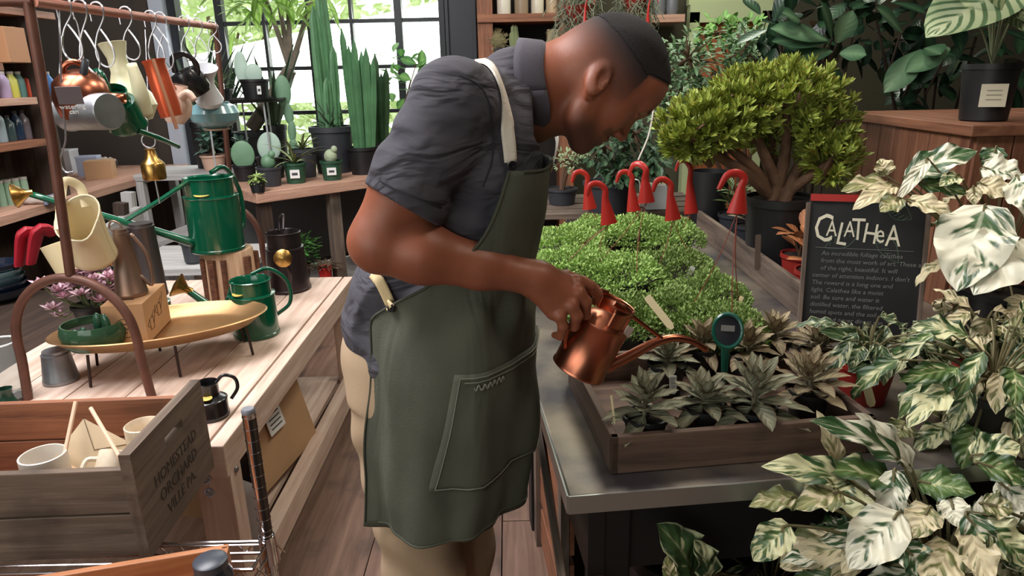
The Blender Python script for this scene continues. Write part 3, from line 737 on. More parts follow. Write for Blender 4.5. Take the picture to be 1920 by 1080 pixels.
# 6 white and copper jug
t = thing('cream_copper_jug', 'cream-and-copper pot hanging between the red can and the white jug', 'watering can', (0, 0, 0)); t.location = Yp(331, 200, 2.5)
q = B(); q.lathe([(0, -.06), (.03, -.055), (.05, -.02), (.05, .015), (.035, .045), (.03, .075), (.028, .075)], 28, rot=Matrix.Rotation(R(14), 3, 'Y')); q.out('body', mat('blush_enamel', (222, 190, 172), .35, coat=.3), t)
q = B(); q.tube(spline([(.03, -.02, .03), (.06, -.03, .045), (.08, -.03, .02)], 10), [.014, .01], 10, cap=False); q.out('spout', MT['blush_enamel'], t, solid=.002)
q = B(); q.tube(spline([(-.03, -.02, .04), (-.01, -.04, .1), (.02, -.03, .06)], 12), .006, 8); q.out('handle', M_copper, t)
hang(300, .16, 'wire hook behind the orange-red can', -1)
# 7 black kettle
h = hang(345, .13, 'thin wire hook holding the black kettle')
t = thing('black_kettle', 'black enamel kettle with a hoop handle hanging by the window', 'watering can', (0, 0, 0), (R(20), R(15), 0)); t.location = Yp(355, 150, 2.62)
q = B(); q.lathe([(0, -.06), (.045, -.058), (.056, -.04), (.056, .02), (.05, .035), (.02, .04)], 28, cap1=True, rot=Matrix.Rotation(R(-35), 3, 'Y')); q.out('body', M_black, t)
q = B(); q.tube(spline([(-.045, -.01, .02), (-.05, -.01, .07), (-.01, -.01, .098), (.03, -.01, .075), (.035, -.01, .02)], 24), .007, 8, flat=1.6); q.out('handle', M_black, t)
# 8 white jug
h = hang(370, .13, 'wire hook holding the white jug near the far end of the rail')
t = thing('white_jug', 'white enamel jug with flared mouth hanging near the far end of the rack', 'watering can', (0, 0, 0), (R(24), R(4), 0)); t.location = Yp(390, 170, 2.72)
q = B(); q.lathe([(0, -.055), (.045, -.053), (.052, -.035), (.036, 0), (.026, .025), (.028, .05), (.046, .09), (.044, .091), (.024, .05)], 30, rot=Matrix.Rotation(R(6), 3, 'Y')); q.out('body', M_white, t)
q = B(); q.tube(spline([(-.03, 0, .06), (-.062, 0, .05), (-.065, 0, -.0), (-.04, 0, -.03)], 16), .006, 8); q.out('handle', M_white, t)
# 9 teal pot upside down with bracket
h = hang(398, .1, 'last short wire hook at the far end of the rail')
t = thing('teal_planter', 'blue-green glazed squat planter hanging lowest at the far end of the rack', 'planter', (0, 0, 0)); t.location = Yp(402, 212, 2.8)
q = B(); q.lathe([(.03, -.058), (.045, -.055), (.085, -.03), (.094, .0), (.08, .028), (.06, .036), (.06, .042), (.05, .042), (.052, .03), (.03, -.05)], 34); q.out('body', mat('teal_glaze', (112, 150, 156), .3, coat=.5, var=.1), t)
q = B(); q.lathe([(.032, -.06), (.05, -.058), (.048, -.064), (.034, -.066)], 24); q.out('foot_ring', mat('foot_clay', (186, 160, 140), .6), t)
hang(415, .05, 'empty wire hook pushed to the far end of the rail') if False else None
# straps hanging (white ribbon tag)
q = B(); q.tube(spline([Yp(128, 15, 1.95), Yp(145, 45, 1.95), Yp(153, 95, 1.95), Yp(158, 118, 1.95), Yp(176, 138, 1.95), Yp(182, 150, 1.96)], 20), [.002, .002, .005, .006, .002], 6, flat=.5)
tag(q.out('price_ribbon', mat('white_ribbon', (226, 224, 228), .7)), 'white ribbon with a paper slip hanging from the rail between copper and green cans', 'ribbon')
# long wire and cream pitcher hanging low by the pole
w0 = railpt(118)
q = B(); q.tube(spline([w0 + Vector((-.01, 0, .01)), Yp(112, 60, 1.86), Yp(114, 130, 1.86), Yp(118, 200, 1.86), Yp(123, 260, 1.86), Yp(113, 300, 1.86), Yp(122, 322, 1.86), Yp(138, 322, 1.86)], 40), .0024, 6)
tag(q.out('long_wire_hook', M_wire), 'long wire hook hanging in front of the zinc can down to the cream pitcher', 'hook')
t = thing('cream_pitcher', 'big cream enamel pitcher hanging open-mouthed beside the brown pole', 'pitcher', (0, 0, 0)); t.location = Yp(160, 440, 1.9)
q = B()
rings = []
for i in range(15):
    s = i / 14; r = .058 * (1 - .07 * math.sin(s * 3.1)) * (1 + .05 * s)
    row = []
    for k in range(37):
        a = 2 * math.pi * k / 36
        lip = math.exp(-((a - 5.35) / .38) ** 2) * .02 * s ** 4
        hi = (.028 * math.sin(a) + .012 * math.cos(a)) * s ** 3
        row.append(Vector((math.cos(a) * (r + lip), math.sin(a) * (r + lip), -.085 + s * .15 + hi)))
    rings.append(row)
rot_ = Matrix.Rotation(R(8), 3, 'Y') @ Matrix.Rotation(R(30), 3, 'X')
rings = [[rot_ @ v for v in r_] for r_ in rings]
q.grid(rings); q.lathe([(0, -.084), (.058, -.085)], 36, rot=rot_); q.out('body', M_cream, t, solid=.0025)
q = B(); q.tube([v * 1.0 for v in rings[-1]], .0025, 6); q.out('rolled_rim', mat('cream_rim', (232, 220, 186), .35), t)
q = B(); q.tube(spline([rot_ @ Vector((-.035, -.04, .05)), (-.04, -.0, .12), (-.022, .0, .15), (.0, .02, .13), rot_ @ Vector((-.0, .05, .06))], 24), .012, 8, flat=.3); q.out('handle', M_cream, t)
q = B(); q.tube(spline([rot_ @ Vector((-.055, .0, .02)), (-.06, 0, .07), (-.045, 0, .13)], 12), .014, 8, flat=.3); q.out('side_strap', mat('cream_leather', (232, 206, 150), .6), t)
t = thing('cream_pitcher', 'cream enamel pitcher mostly hidden behind the brown pole', 'pitcher', (0, 0, 0), (0, R(-16), 0)); t.location = Yp(118, 478, 2.05)
q = B(); q.lathe([(0, -.05), (.04, -.05), (.046, .04), (.044, .04), (.038, -.045)], 28); q.out('body', M_cream, t)
q = B(); q.tube(spline([(.04, 0, .03), (.06, 0, .03), (.062, 0, -.02), (.042, 0, -.03)], 12), .006, 8); q.out('handle', M_cream, t)
# lower hanging copper/brass can with ring
t = thing('brass_dipper', 'shiny brass and copper dipper hanging from a ring above the zinc jug', 'dipper', (0, 0, 0)); t.location = Yp(289, 325, 2.3)
q = B(); q.lathe([(0, -.02), (.034, -.02), (.036, -.015), (.037, .03), (.033, .036), (.02, .05), (.014, .075), (.018, .08), (.0, .082)], 26, cap1=False); q.out('body', M_brass, t)
q = B(); q.tube([(math.cos(a) * .022, 0, .105 + math.sin(a) * .022) for a in np.linspace(0, 6.283, 19)], .0022, 6, cap=False); q.out('ring', M_wire, t)
q = B(); q.tube([(0, 0, -.02), (.002, 0, -.1)], .003, 6); q.out('stem', M_wire, t)
q = B(); q.tube([(0, 0, .125), (0, .05, .26), (0, .1, .45)], .0018, 6); q.out('hanging_wire', M_wire, t)

# ---------------------------------------------------------------- brass tray on legs
TC = Vector((-1.085, 2.03, 0)); ta = R(24); tz = .70
t = thing('brass_tray', 'oval brass tray raised on thin dark legs, standing on the pine bench', 'tray', (TC.x, TC.y, tz), ta)
q = B(); sx, sy = .31, .17
q.lathe([(0, 0), (.72, .0), (.84, .006), (.97, .036), (1.0, .04), (.985, .043), (.95, .037), (.82, .009), (.7, .004), (0, .004)], 64, sx=sx, sy=sy)
q.out('dish', mat('brushed_brass', (184, 146, 104), .42, .9, var=.1, vscale=6, bump=.05), t)
for (x, y) in ((-.2, -.09), (.03, -.13), (-.03, .12), (.235, -.05), (-.2, .08), (.22, .08)):
    q = B(); q.tube([(x, y, .0), (x * 1.04, y * 1.04, BZ - tz + .003)], .0042, 8); q.out('leg', mat('dark_iron', (52, 38, 34), .5, .5), t)
# cardboard gift box on the tray
cA = Zp(250, 665, tz + .006); cB = Zp(330, 652, tz + .006); cC = Zp(398, 610, tz + .006)
bx = Vector((cB.x, cB.y, tz + .007)); ux = (Vector((cA.x, cA.y, bx.z)) - bx).normalized(); ang = R(9)
bw, bl, bh = .115, .215, .125
bx = Vector((TC.x - .0, TC.y - .095, tz + .006))
t = thing('cardboard_gift_box', 'kraft gift box printed with drawings, standing on the brass tray', 'box', bx, ang + R(0))
q = B(); q.box((-bw / 2, bl / 2, bh / 2), (bw, bl, bh)); q.out('carton_body', mat('kraft_card', (186, 142, 102), .8, var=.04), t, smooth=False, bevel=.0015)
MI = mat('brown_print', (92, 66, 48), .8)
q = B()
for k in range(4): q.box((-bw * .5 - .012 + k * .0, .05 + k * .016, bh + .0006), (.062, .007, .0008))
q.out('top_print', MI, t, smooth=False)
q = B(); q.lathe([(.028, 0), (.03, 0), (.03, .0006), (.028, .0006)], 40, (-bw * .5, -.0006, bh * .42), rot=Matrix.Rotation(R(90), 3, 'X')); q.out('round_emblem', MI, t)
text('box_lettering', 'HAWS', .017, MI, t, (-bw * .5, -.0008, bh * .36), (R(90), 0, 0))
text('box_lettering', 'THE', .008, MI, t, (-bw * .5, -.0008, bh * .5), (R(90), 0, 0))
text('box_lettering', 'EST', .008, MI, t, (-bw * .5, -.0008, bh * .28), (R(90), 0, 0))
q = B()   # line drawing of long-spouted cans on the side
for s in (0, 1):
    o = Vector((.0006, .035 + s * .075, .03 + s * .02))
    for a, b_ in (((0, 0, 0), (0, .03, 0)), ((0, .03, 0), (0, .03, .035)), ((0, .03, .035), (0, 0, .035)), ((0, 0, .035), (0, 0, 0)), ((0, .03, .01), (0, .06, .06)), ((0, 0, .035), (0, -.02, .02)), ((0, -.02, .02), (0, 0, .008)), ((0, .015, .035), (0, .045, .05))):
        q.beam(o + Vector(a), o + Vector(b_), .0012, .0012)
q.out('side_drawing', MI, t, smooth=False)
# tall zinc jug on the box
pj = bx + Matrix.Rotation(ang, 3, 'Z') @ Vector((-.06, .10, bh + .001))
t = can('zinc_jug', 'tall tapering zinc jug with copper sheen standing on the kraft gift box', pj, R(0), .045, .195, mat('zinc_copper', (140, 120, 110), .4, .75, rgb2=(168, 132, 112), vscale=7), taper=.48, neck=(.9, .0), filler=False, sticker=False,
        spout=[(.035, .0, .06), (.062, .01, .03), (.062, .01, .12), (.03, .0, .19)], sr=(.005, .005), handle=[(-.018, 0, .195), (-.03, 0, .21), (-.02, 0, .228), (0, 0, .222), (.01, 0, .2)], hr=.003)
pj2 = Zp(285, 560, tz + .01)
t = can('zinc_jug', 'dark zinc jug half hidden behind the taller jug on the tray', (pj2.x - .02, pj2.y + .05, tz + .006), 0, .05, .26, mat('zinc_dark', (100, 92, 92), .4, .8), taper=.85, neck=(.9, .0), filler=False, sticker=False)
# small zinc can under the tray
pz = Zp(104, 722, BZ)
can('zinc_pot', 'small plain zinc pot standing under the left end of the brass tray', (pz.x, pz.y + .03, BZ), 0, .047, .09, M_steel, taper=.8, neck=(.9, 0), filler=False, sticker=False)
# green glass and succulents on the tray
pg = Zp(168, 655, tz + .01)
t = thing('glass_bowl_planter', 'green glass bowl planted with dark green fleshy leaves at the left of the tray', 'planter', (pg.x, pg.y + .035, tz + .006))
gm2 = mat('green_glass', (70, 110, 80), .08, spec=.6); gm2.node_tree.nodes['Principled BSDF'].inputs['Transmission Weight'].default_value = .45
q = B(); q.lathe([(0, 0), (.06, 0), (.075, .015), (.082, .05), (.074, .075), (.07, .075), (.076, .05), (.07, .018), (0, .006)], 34, sx=1.15); q.out('bowl', gm2, t)
q = B(); q.lathe([(0, .05), (.078, .05)], 24, sx=1.12); q.out('soil', M_soil, t)
q = B()
for (x, y, z, a, w, h) in ((.035, -.03, .085, .1, .026, .05), (.06, -.03, .08, -.1, .026, .052), (.0, -.05, .06, .3, .024, .03), (-.03, -.045, .05, .5, .03, .034), (.02, -.06, .045, .2, .02, .03), (.05, -.05, .05, -.5, .022, .03)):
    q.ball((x, y, z), (w * .5, w * .3, h * .6), 12, 9, rot=Euler((0, a, 0)).to_matrix())
q.out('fleshy_leaves', mat('dark_jade', (38, 78, 56), .25, coat=.4), t)
M_pink = leafmat('pink_leaves', (176, 122, 144), (234, 208, 212), .45, vein=.6)
M_lime = leafmat('lime_leaves', (142, 168, 92), (196, 208, 150), .5, vein=.3)
def rosettes(name, label, loc, spots, m, L, W_, n=14, pot=None, cat='succulent', upw=.6, stalk=True, shape=1, grp=None):
    t = thing(name, label, cat, loc, 0, grp)
    if pot: q = B(); r, h = pot[:2]; q.lathe([(0, 0), (r * .8, 0), (r * .97, h * .85), (r * 1.05, h * .86), (r * 1.05, h), (r * .98, h), (r * .75, .01)], 24); q.out('pot', pot[2], t); q = B(); q.lathe([(0, h * .88), (r * .97, h * .88)], 20); q.out('soil', M_soil, t)
    q = B(); s_ = B(); base = pot[1] * .88 if pot else 0
    for (x, y, z, sc) in spots:
        if stalk: s_.tube([(x * .3, y * .3, base), (x * .8, y * .8, z * .7), (x, y, z)], .003, 5)
        for k in range(n):
            a = k * 2.4; el = .15 + 1.25 * (k / n)
            q.leaf((x, y, z), (math.cos(a) * math.cos(el), math.sin(a) * math.cos(el), math.sin(el) * upw), L * sc * (1.1 - .55 * k / n), W_ * sc * (1.1 - .5 * k / n), up=(0, 0, 1), droop=-.35, fold=.25, nu=2, nv=4, shape=shape)
    q.out('foliage', m, t)
    if stalk: s_.out('stalks', mat('green_stalk', (96, 104, 70), .7), t)
    return t
ps = Zp(150, 610, tz + .01)
sp = [(random.uniform(-.12, .11), random.uniform(-.05, .06), random.uniform(.07, .17), random.uniform(.9, 1.25)) for _ in range(26)] + [(-.12, -.02, .05, 1), (-.115, .0, .02, .8)]
rosettes('pink_echeveria', 'pink and mauve rosette succulents heaped behind the green glass bowl', (ps.x + .02, ps.y + .05, tz + .006), sp, M_pink, .042, .02, 12, pot=(.06, .06, M_blackpot))
pl = Zp(235, 560, BZ + .1)
rosettes('lime_succulent', 'lime green spiky succulents on the bench behind the tray', (pl.x - .02, pl.y + .02, BZ), [(random.uniform(-.12, .12), random.uniform(-.05, .05), random.uniform(.13, .19), 1) for _ in range(12)], M_lime, .05, .014, 16, pot=(.09, .1, M_darkpot), shape=2)
# small spout standing in the greenery
t = thing('brass_rose_spout', 'green can spout tipped with a brass rose rising behind the tray', 'watering can', (0, 0, 0)); a = Yp(238, 535, 2.25); c = Yp(205, 492, 2.2)
q = B(); q.tube([a, c], [.009, .007], 10); q.out('spout', M_green, t)
rm = (c - a).normalized().to_track_quat('Z', 'Y').to_matrix()
q = B(); q.lathe([(.007, -.01), (.01, .004), (.022, .025), (.023, .03), (0, .034)], 20, c, rot=rm); q.out('rose', M_brass, t)
q = B(); q.lathe([(0, 0), (.055, 0), (.056, .12), (.03, .125)], 26, (a.x + .05, a.y + .05, BZ), cap1=True); q.out('body', M_green, t)
# glass cloche at the left edge
t = thing('glass_cloche', 'clear glass jar at the left edge of the bench', 'jar', (-1.43, 1.80, BZ))
gl = mat('clear_glass', (235, 240, 240), .03, trans=.9); gl.node_tree.nodes['Principled BSDF'].inputs['IOR'].default_value = 1.2
q = B(); q.lathe([(0, 0), (.05, 0), (.055, .01), (.055, .15), (.05, .17), (.047, .17), (.052, .15), (.052, .012), (0, .006)], 30); q.out('jar_body', gl, t)
q = B(); q.tube([(math.cos(x) * .0485, math.sin(x) * .0485, .17) for x in np.linspace(0, 6.283, 25)], .003, 6); q.out('rim', mat('white_rim', (226, 230, 232), .2), t)
t = thing('dark_green_vase', 'dark green ribbed vase neck at the very left edge', 'vase', (-1.33, 1.66, BZ))
q = B(); q.lathe([(0, 0), (.03, 0), (.034, .03), (.02, .06), (.014, .08), (.018, .095), (.016, .095)], 20); q.out('body', mat('dark_green_glaze', (30, 66, 52), .25), t)

# ---------------------------------------------------------------- chrome wire cart, crates
t = thing('wire_shelf_cart', 'chrome wire shelving with a ringed post at the lower left', 'shelving', (0, 0, 0))
PX, PY = -.513, 1.21
pf_ = [(.0128, 0)]
for k in range(31):
    z_ = .065 + .0255 * k; pf_ += [(.0128, z_), (.0138, z_ + .0008), (.0128, z_ + .0018)]
pf_.append((.0128, .838))
q = B(); q.lathe(pf_, 22, (PX, PY, 0)); po = q.out('post', M_chrome, t)
q = B(); q.lathe([(.0132, 0), (.0132, .006), (.011, .009), (0, .01)], 18, (PX, PY, .838)); q.out('end_cap', mat('grey_cap', (120, 122, 130), .4), po)
q2 = B()
P = []
for i in range(2):
    P.append([Vector((PX + math.cos(a) * .01325, PY + math.sin(a) * .01325, .565 + i * .262)) for a in np.linspace(-1.35, .1, 9)])
q2.grid(P); q2.out('black_sleeve', M_black, po)
q = B(); q.lathe([(.014, -.05), (.021, -.05), (.018, .0), (.016, .012), (.014, .012)], 22, (PX, PY, .548)); q.out('collar', M_chrome, t)
def deck(z, x0, x1, y0, y1, nm):
    q = B()
    for y in (y0, y1):
        for dz in (0, -.028): q.tube([(x0, y, z + dz), (x1, y, z + dz)], .0035, 8)
        k = 0; x = x0
        while x < x1: q.tube([(x, y, z - .028), (x + .02, y, z)], .002, 6); q.tube([(x + .02, y, z), (x + .04, y, z - .028)], .002, 6); x += .04
    for x in (x0, x1):
        for dz in (0, -.028): q.tube([(x, y0, z + dz), (x, y1, z + dz)], .0035, 8)
    y = y0 + .025
    while y < y1: q.tube([(x0, y, z), (x1, y, z)], .0022, 6); y += .025
    q.out(nm, M_chrome, t)
deck(.545, -1.6, PX, 1.125, 1.21, 'upper_deck')
deck(.30, -1.6, PX, .4, 1.21, 'lower_deck')
for (x, y) in ((-1.6, 1.21), (-1.6, 1.125), (-1.6, .4), (PX, .4)): q = B(); q.tube([(x, y, 0), (x, y, .56 if y > .5 else .32)], .0125, 14); q.out('post', M_chrome, t)
# weathered crate with stencil
CR = wood('old_crate_grey', (84, 70, 60), (124, 106, 92), .85, 1.0, stain=.8, stainc=(48, 38, 32))
t = thing('fruit_crate', 'weathered grey wooden fruit crate with a stencilled end, holding mugs', 'crate', (-.745, 1.165, .553), R(2))
H = .195; L_ = .62; Wd = .31
for k in range(2): q = B(); q.box((-L_ / 2, 0, .052 + k * .098), (L_, .016, .094)); q.out('side_slat', CR, t, smooth=False, bevel=.002)
for k in range(2): q = B(); q.box((-L_ / 2, Wd, .052 + k * .098), (L_, .016, .094)); q.out('side_slat', MT['warm_brown_wood'], t, smooth=False, bevel=.002)
q = B(); q.box((-L_ / 2, Wd / 2, .004), (L_, Wd, .008)); q.out('bottom_board', MT['warm_brown_wood'], t, smooth=False)
# end board with a real hand hole: frame of boxes around the slot
def endboard(x, nm, th=.022, z1=.232):
    q = B(); y0, y1 = -.014, Wd + .014
    hy0, hy1, hz0, hz1 = .12, .205, .172, .192
    q.box((x, (y0 + y1) / 2, hz0 / 2 + .0), (th, y1 - y0, hz0)); q.box((x, (y0 + y1) / 2, (hz1 + z1) / 2), (th, y1 - y0, z1 - hz1))
    q.box((x, (y0 + hy0) / 2, (hz0 + hz1) / 2), (th, hy0 - y0, hz1 - hz0)); q.box((x, (y1 + hy1) / 2, (hz0 + hz1) / 2), (th, y1 - hy1, hz1 - hz0))
    return q.out(nm, CR, t, smooth=False)
e1 = endboard(.012, 'end_board'); endboard(-L_ + .0, 'end_board')
q = B(); q.box((-L_ + .02, .012, .1), (.03, .03, .19)); q.out('corner_post', CR, t, smooth=False)
for k, (ln, sz) in enumerate((('HOMESTEAD', .036), ('ORCHARD', .038), ('VILLE PA.', .036))):
    text('stencil_lettering', ln, sz, mat('faded_stencil', (62, 54, 50), .9), e1, (.0236, Wd / 2, .118 - k * .042), (R(90), 0, R(90)), .0003)
# mugs etc. in the crate
def mug(label, loc, rot, r, h, m, name='stoneware_mug'):
    t = thing(name, label, 'mug', loc, rot, None)
    q = B(); q.lathe([(0, 0), (r * .82, 0), (r, .012), (r, h), (r * .95, h + .0015), (r * .92, h), (r * .92, .014), (0, .006)], 32); q.out('cup_body', m, t)
    q = B(); q.tube(spline([(r * .95, 0, h * .8), (r * 1.5, 0, h * .72), (r * 1.5, 0, h * .3), (r * .95, 0, h * .2)], 14), .005, 8); q.out('handle', m, t)
    return t
M_mug = mat('speckled_cream', (226, 208, 184), .45, var=.05, vscale=80)
M_mugw = mat('chalk_white_glaze', (224, 216, 206), .4)
floorz = .562
mug('white stoneware mug at the front left inside the crate', (-.955, 1.245, floorz + .075), R(160), .043, .1, M_mugw)
mug('cream beige mug against the stencilled end board inside the crate', (-.80, 1.345, floorz + .09), R(100), .038, .095, M_mug)
mug('tilted tan mug with a looped handle lying between the others in the crate', (-.835, 1.235, floorz + .085), (R(34), R(-20), R(200)), .036, .085, M_mug)
t = thing('card_envelope', 'cream paper envelope propped diagonally inside the crate', 'envelope', (-.9, 1.32, floorz + .14), (R(52), R(40), R(10)))
q = B(); q.box((0, 0, 0), (.11, .09, .003)); q.out('paper', mat('cream_paper', (220, 198, 166), .8), t, smooth=False)
q = B(); q.beam((-.055, .045, .002), (0, -.0, .002), .001, .001); q.beam((.055, .045, .002), (0, 0, .002), .001, .001); q.out('flap_edge', MI, t, smooth=False)
for i, (x0, y0, x1, y1) in enumerate([(142, 753, 122, 848), (170, 765, 214, 840)]):
    q = B(); a = Yp(x0, y0, 1.33); c = Yp(x1, y1, 1.26); d = (c - a) * .35; q.tube([a, c + d], .0042, 8)
    tag(q.out('wooden_spoon_handle', mat('pale_dowel', (222, 186, 158), .6)), ['left upright', 'right slanting'][i] + ' pale wooden stick standing in the crate', 'stick')
for i in range(3):   # what the mugs stand on
    t = carton('packing_box', ['left', 'middle', 'right'][i] + ' brown packing box hidden under the mugs in the crate', (-1.05 + i * .118, 1.315, floorz), (.11, .24, .072 if i != 1 else .08), M_board, 0)
# orange crate below
t = thing('orange_crate', 'orange-brown wooden crate at the bottom left corner', 'crate', (Zp(430, 1019, .6).x, Zp(430, 1019, .6).y - .005, .305), R(14))
OC = wood('orange_pine', (150, 88, 52), (190, 128, 84), .55, 1.0)
L2, W2, H2 = .75, .36, .294
q = B(); q.box((-L2 / 2, 0, H2 / 2), (L2, .014, H2)); q.out('back_board', OC, t, smooth=False, bevel=.002)
q = B(); q.box((-.006, -W2 / 2, H2 / 2), (.014, W2, H2)); q.out('end_board', OC, t, smooth=False, bevel=.002)
q = B(); q.box((-L2, -W2 / 2, H2 / 2), (.014, W2, H2)); q.out('end_board', OC, t, smooth=False, bevel=.002)
q = B(); q.box((-L2 / 2, -W2, H2 / 2), (L2, .014, H2)); q.out('front_board', OC, t, smooth=False, bevel=.002)
q = B(); q.box((-L2 / 2, -W2 / 2, .006), (L2, W2, .01)); q.out('bottom_board', OC, t, smooth=False)
pj = Yp(398, 1075, 1.0)
t = thing('storage_jar', 'dark lidded jar inside the orange crate', 'jar', (pj.x, 1.0, .318))
hj = Yp(398, 1050, 1.0).z - .318
q = B(); q.lathe([(0, 0), (.03, 0), (.033, .01), (.033, hj - .03), (.024, hj - .015)], 26, cap1=True); q.out('jar_body', mat('smoked_glass', (50, 56, 66), .15), t)
q = B(); q.lathe([(.025, hj - .015), (.028, hj - .014), (.028, hj), (.024, hj + .003), (0, hj + .003)], 26); q.out('lid', mat('slate_lid', (64, 68, 78), .35), t)
# ================================================================ the man
class SDF:
    def __init__(s, lo, hi, h):
        s.lo = np.array(lo, float); s.h = h; s.n = np.ceil((np.array(hi, float) - s.lo) / h).astype(int) + 1
        s.d = np.full(s.n, 0.25, np.float32)
        s.ax = [s.lo[i] + h * np.arange(s.n[i]) for i in range(3)]
    def _sl(s, a, b, m):
        i0 = np.clip(np.floor((np.array(a) - m - s.lo) / s.h).astype(int), 0, s.n); i1 = np.clip(np.ceil((np.array(b) + m - s.lo) / s.h).astype(int) + 1, 0, s.n)
        return tuple(slice(int(p), int(q)) for p, q in zip(i0, i1))
    def _pts(s, sl): return np.stack(np.meshgrid(*[s.ax[i][sl[i]] for i in range(3)], indexing='ij'), -1).astype(np.float32)
    def _op(s, sl, e, k, op):
        d = s.d[sl]
        if op == 'add':
            h = np.clip(.5 + .5 * (d - e) / k, 0, 1); s.d[sl] = d * (1 - h) + e * h - k * h * (1 - h)
        elif op == 'sub':
            e = -e; h = np.clip(.5 - .5 * (d - e) / k, 0, 1); s.d[sl] = d * (1 - h) + e * h + k * h * (1 - h)
        elif op == 'int':
            h = np.clip(.5 - .5 * (d - e) / k, 0, 1); s.d[sl] = d * (1 - h) + e * h + k * h * (1 - h)
    def ell(s, c, r, rot=None, k=.01, op='add'):
        c = np.array(c, float); r = np.array(r, float); m = r.max() + k * 2 + .03
        sl = s._sl(c, c, m); p = s._pts(sl)
        if p.size == 0: return s
        p = p - c
        if rot is not None: p = p @ np.array(rot)         # rot columns = ellipsoid axes
        q = p / r; l = np.sqrt((q * q).sum(-1)); g = np.sqrt(((q / r) ** 2).sum(-1)) + 1e-9
        s._op(sl, l * (l - 1) / g, k, op); return s
    def cone(s, a, b, ra, rb, k=.01, op='add', flat=None):
        a = np.array(a, float); b = np.array(b, float)
        sl = s._sl(np.minimum(a, b), np.maximum(a, b), max(ra, rb) + k * 2 + .03); p = s._pts(sl)
        if p.size == 0: return s
        ab = b - a; pa = p - a
        t = np.clip((pa @ ab) / (ab @ ab), 0, 1)
        q = pa - t[..., None] * ab
        if flat is not None:
            ax, f = flat; ax = np.array(ax, float); ax /= np.linalg.norm(ax); q = q + (q @ ax)[..., None] * ax * (1 / f - 1)
        e = np.sqrt((q * q).sum(-1)) - (ra + (rb - ra) * t)
        s._op(sl, e, k, op); return s
    def chain(s, pts, rs, k=.006, flat=None):
        for i in range(len(pts) - 1): s.cone(pts[i], pts[i + 1], rs[i], rs[i + 1], k, flat=flat)
        return s
    def plane(s, p0, nrm, k=.004):
        """keep the side the normal points away from"""
        nrm = np.array(nrm, float); nrm /= np.linalg.norm(nrm)
        p = s._pts((slice(None),) * 3); s._op((slice(None),) * 3, ((p - np.array(p0)) @ nrm).astype(np.float32), k, 'int'); return s
    def mesh(s):
        d = s.d; ins = d < 0; nx, ny, nz = d.shape
        cnt = np.zeros((nx - 1, ny - 1, nz - 1), np.int8)
        for i in (0, 1):
            for j in (0, 1):
                for k in (0, 1): cnt += ins[i:nx - 1 + i, j:ny - 1 + j, k:nz - 1 + k]
        act = (cnt > 0) & (cnt < 8); ix = -np.ones(act.shape, np.int64); A = np.argwhere(act); ix[act] = np.arange(len(A))
        P = np.zeros((len(A), 3)); C_ = np.zeros(len(A)); co = [(i, j, k) for i in (0, 1) for j in (0, 1) for k in (0, 1)]
        vals = {c: d[A[:, 0] + c[0], A[:, 1] + c[1], A[:, 2] + c[2]] for c in co}
        for c in co:
            for a in range(3):
                if c[a] == 0:
                    c2 = list(c); c2[a] = 1; c2 = tuple(c2); v0, v1 = vals[c], vals[c2]; m = (v0 < 0) != (v1 < 0)
                    t = np.where(m, v0 / np.where(m, v0 - v1, 1), 0); q = np.zeros((len(A), 3)); q[:] = c; q[:, a] = t; P[m] += q[m]; C_[m] += 1
        V = (P / C_[:, None] + A) * s.h + s.lo
        Fs = []
        for a in range(3):
            b, c = (a + 1) % 3, (a + 2) % 3
            s0 = [slice(None)] * 3; s1 = [slice(None)] * 3; s0[a] = slice(0, -1); s1[a] = slice(1, None)
            i0 = ins[tuple(s0)]; i1 = ins[tuple(s1)]; E_ = np.argwhere(i0 != i1)
            E_ = E_[(E_[:, b] > 0) & (E_[:, c] > 0) & (E_[:, b] < d.shape[b] - 1) & (E_[:, c] < d.shape[c] - 1)]
            def at(ob, oc): q = E_.copy(); q[:, b] -= ob; q[:, c] -= oc; return ix[q[:, 0], q[:, 1], q[:, 2]]
            f = np.stack([at(1, 1), at(0, 1), at(0, 0), at(1, 0)], 1)
            fl = i0[E_[:, 0], E_[:, 1], E_[:, 2]]; f[~fl] = f[~fl][:, ::-1]; Fs.append(f)
        Fq = np.concatenate(Fs); return V, Fq[(Fq >= 0).all(1)]
def sdf_obj(name, V, Fq, m, parent=None, smooth=2, loc=None):
    me = bpy.data.meshes.new(name)
    me.vertices.add(len(V)); me.vertices.foreach_set('co', V.astype(np.float32).ravel())
    me.loops.add(Fq.size); me.loops.foreach_set('vertex_index', Fq.astype(np.int32).ravel())
    me.polygons.add(len(Fq)); me.polygons.foreach_set('loop_start', np.arange(0, Fq.size, 4, dtype=np.int32))
    try: me.polygons.foreach_set('loop_total', np.full(len(Fq), 4, np.int32))
    except Exception: pass
    me.update(calc_edges=True); me.validate(); me.polygons.foreach_set('use_smooth', [True] * len(me.polygons))
    me.materials.append(m); o = bpy.data.objects.new(name, me); COL.objects.link(o)
    if parent is not None: o.parent = parent
    if loc is not None: o.location = loc
    if smooth: md = o.modifiers.new('s', 'SMOOTH'); md.factor = .5; md.iterations = smooth
    return o
MANP = Vector((-.16, 1.2, 0))
man = thing('person', 'man in grey polo shirt and olive apron bending over, holding a copper watering can', 'person', MANP)
def m_(px, py, Y): return np.array(Yp(px, py, Y) - MANP)
HY = 1.2
